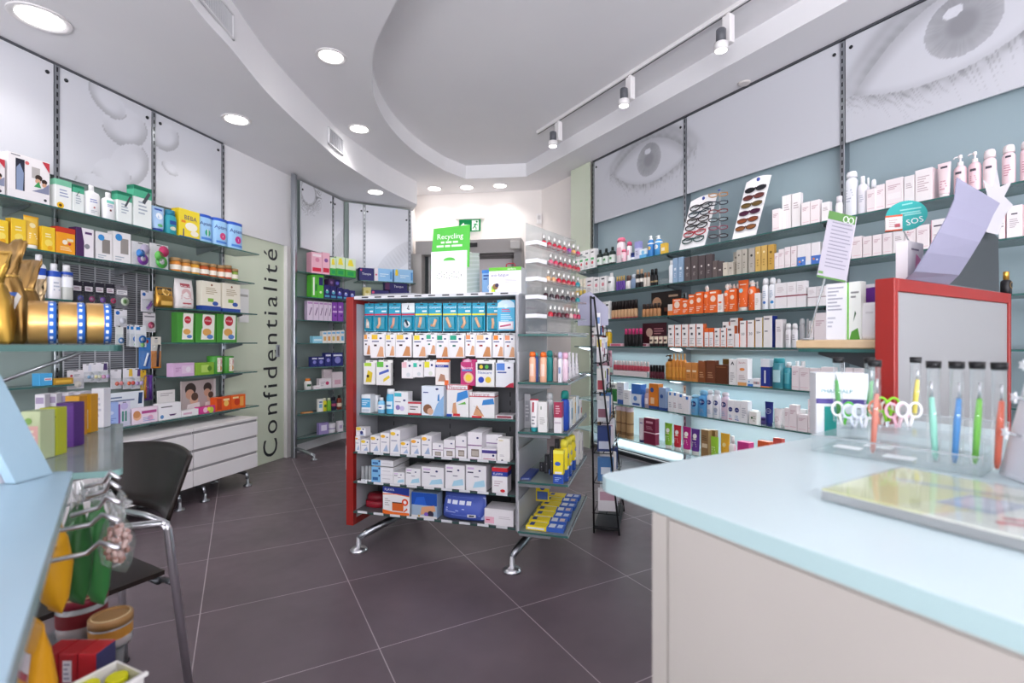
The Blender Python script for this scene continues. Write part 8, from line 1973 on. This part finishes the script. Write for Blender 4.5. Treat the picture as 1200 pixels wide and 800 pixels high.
q = Vector((-.668, .70, SZ3+.001))
place('pouch', .055, .15, 'd99a1a;r .3 .3 .8 .75 ded6da;r .3 .52 .8 .58 b04a58;c .3 .2 .16 c9b82a;c .6 .16 .14 8a3a20;c .2 .5 .1 6a4a1a', tuple(q), rad(-30), 'large yellow pretzel bag with white label against the left counter', dep=.04)
q = Vector((-.592, .725, SZ3+.001)); e = empty('plastic_basket', q, rad(-25)); tag(e, 'white plastic basket with yellow lids at the bottom of the snack stand', 'basket')
m = MB(); w, d_, h = .07, .065, .05
for a in ((-w/2, w/2, -d_/2, -d_/2+.003, 0, h), (-w/2, w/2, d_/2-.003, d_/2, 0, h), (-w/2, -w/2+.003, -d_/2, d_/2, 0, h), (w/2-.003, w/2, -d_/2, d_/2, 0, h), (-w/2, w/2, -d_/2, d_/2, 0, .003)): m.box(*a, 'e4e2e0', .001)
m.box(-w/2-.004, w/2+.004, -d_/2-.004, -d_/2+.003, h-.006, h, 'eceae8', .001); m.box(w/2-.003, w/2+.004, -d_/2-.004, d_/2+.004, h-.006, h, 'eceae8', .001); m.obj('basket_body', e)
rm = Matrix.Translation(q) @ Matrix.Rotation(rad(-25), 4, 'Z')
for i, (x, y) in enumerate(((-.022, -.012), (.012, -.008), (-.004, .016))):
    place('jar', .028, .04, 'e9e4c0;cap e2e01a .35', tuple(rm @ Vector((x, y, .0035))), 0, 'small jar with bright yellow lid in the white basket, %s of three' % ORD[i], dep=.028, group='yellow-lidded jars in the white basket')

# ================= dark chair
br = Vector((-1.0, 1.51)); bl_ = Vector((-1.385, 1.725)); bd_ = (bl_-br).normalized(); fd = Vector((-.48, -.877))
ch = empty('chair', (br.x, br.y, 0)); tag(ch, 'dark veneer chair with curved back and chrome tube arms beside the snack stand', 'chair')
BWd = (bl_-br).length
m = MB(); nx, nz = 14, 8; V = []
for th in (0, .012):
    for j in range(nz+1):
        for i in range(nx+1):
            s_ = i/nx; v = j/nz; bow = .045*(1-(2*s_-1)**2)
            z = .60+.205*v-(.012*(2*s_-1)**2*v)*1.2; back = -.05*v-bow+th
            wd = .5+.5*v; s2_ = .5+(s_-.5)*(.86+.14*v)
            q = bd_*(BWd*s2_)+fd*(back+.02); V.append((q.x, q.y, z))
N = (nx+1)*(nz+1); fs = []
for j in range(nz):
    for i in range(nx):
        a = j*(nx+1)+i; fs += [(a, a+1, a+nx+2, a+nx+1), (N+a, N+a+nx+1, N+a+nx+2, N+a+1)]
for i in range(nx): a = i; b = nz*(nx+1)+i; fs += [(a, N+a, N+a+1, a+1), (b, b+1, N+b+1, N+b)]
for j in range(nz): a = j*(nx+1); b = a+nx; fs += [(a, a+nx+1, N+a+nx+1, N+a), (b, N+b, N+b+nx+1, b+nx+1)]
m.add(V, fs, 'veneer', True); m.obj('backrest', ch)
def cq(a, f, z): q = bd_*a+fd*f; return (q.x, q.y, z)
m = MB(); S_ = [cq(.02, .04, 0)[:2], cq(BWd-.02, .04, 0)[:2], cq(BWd-.01, .44, 0)[:2], cq(.01, .44, 0)[:2]]
m.slab(S_, .45, .463, 'veneer'); m.obj('seat', ch)
def cw(px, py, Y): return (px-CX)/F*Y-br.x, Y-br.y, H+(CY-py)/F*Y
t_ = Vector(cw(196, 615, 1.40)); f_ = Vector(((229-CX)/F*1.45-br.x, 1.45-br.y, 0))
m = MB(); m.tube([tuple(f_), tuple(t_*.98+f_*.02), tuple(t_+Vector((-.004, -.004, .006)))], .011, 'chrome', 12); m.loft([(0, .014, .014), (.01, .014, .014)], '2a2a2c', 10, f_.x, f_.y); m.obj('leg', ch)
aF = Vector(cq(-.04, .46, .63)); m = MB()
m.tube([tuple(t_), tuple(t_+Vector((-.012, -.002, .006))), tuple(Vector(cw(150, 617, 1.385))), tuple(Vector(cq(.03, .3, .635)))], .011, 'chrome', 12); m.obj('arm', ch)
m = MB(); m.tube([tuple(Vector(cw(193, 612, 1.43))), tuple(Vector(cw(170, 603, 1.47))), tuple(Vector(cw(140, 597, 1.53))), tuple(Vector(cq(BWd-.03, .02, .635)))], .009, 'chrome', 10); m.obj('back_rail', ch)
for a, f, lean in ((.0, .40, 0), (BWd+.0, .40, 0), (BWd+.03, -.05, 0)):
    m = MB(); p0 = cq(a, f, 0); p1 = cq(a*.97+.01, f*.9+.02, .63 if f < 0 else .45); m.tube([p0, p1], .011, 'chrome', 10); m.loft([(0, .014, .014), (.01, .014, .014)], '2a2a2c', 10, p0[0], p0[1]); m.obj('leg', ch)
m = MB(); m.tube([cq(.01, .06, .44), cq(BWd-.01, .06, .44)], .01, 'darkmetal', 8); m.tube([cq(.01, .38, .44), cq(BWd-.01, .38, .44)], .01, 'darkmetal', 8)
m.tube([cq(.02, .05, .44), (t_*.73+f_*.27)[:]], .008, 'darkmetal', 8); m.obj('seat_frame', ch)
# ================= daylight, added fill lamps, camera
w = bpy.data.worlds.new('daylight'); sc.world = w; w.use_nodes = True
bg = w.node_tree.nodes['Background']; bg.inputs[0].default_value = (.93, .96, 1., 1); bg.inputs[1].default_value = .8
def area(loc, tgt, sx, sy, p, col=(1, 1, 1)):
    l = bpy.data.lights.new('window_daylight', 'AREA'); l.shape = 'RECTANGLE'; l.size = sx; l.size_y = sy; l.energy = p; l.color = col
    o = bpy.data.objects.new('window_daylight', l); COL.objects.link(o); o.location = loc
    o.rotation_euler = (Vector(tgt)-Vector(loc)).to_track_quat('-Z', 'Y').to_euler(); return o
area((.9, -4.1, .9), (.9, -3.65, 3.), 7.5, 1.6, 1000., (.96, .95, 1.))  # added up-facing fill lamp that brightens the ceiling
area((.6, -4.1, 1.5), (0, 3, 1.3), 7., 2.2, 100., (.95, .97, 1.))  # added level fill lamp for the upright faces
cam = bpy.data.cameras.new('camera'); cam.sensor_width = 36; cam.lens = F/1200*36; cam.shift_y = 2/1200
cam.clip_start = .05; cam.dof.use_dof = True; cam.dof.focus_distance = 2.9; cam.dof.aperture_fstop = 3.4
co = bpy.data.objects.new('camera', cam); COL.objects.link(co); co.location = (0, 0, H); co.rotation_euler = (math.pi/2, 0, 0)
sc.camera = co
vs = sc.view_settings; vs.view_transform = 'Standard'; vs.look = 'None'; vs.gamma = 1.; vs.use_curve_mapping = False; vs.exposure = -.08
sc.cycles.max_bounces = 10; sc.cycles.diffuse_bounces = 5; sc.cycles.glossy_bounces = 4; sc.cycles.transparent_max_bounces = 24; sc.cycles.transmission_bounces = 4
sc.cycles.caustics_reflective = False; sc.cycles.caustics_refractive = False; sc.cycles.sample_clamp_indirect = 6.
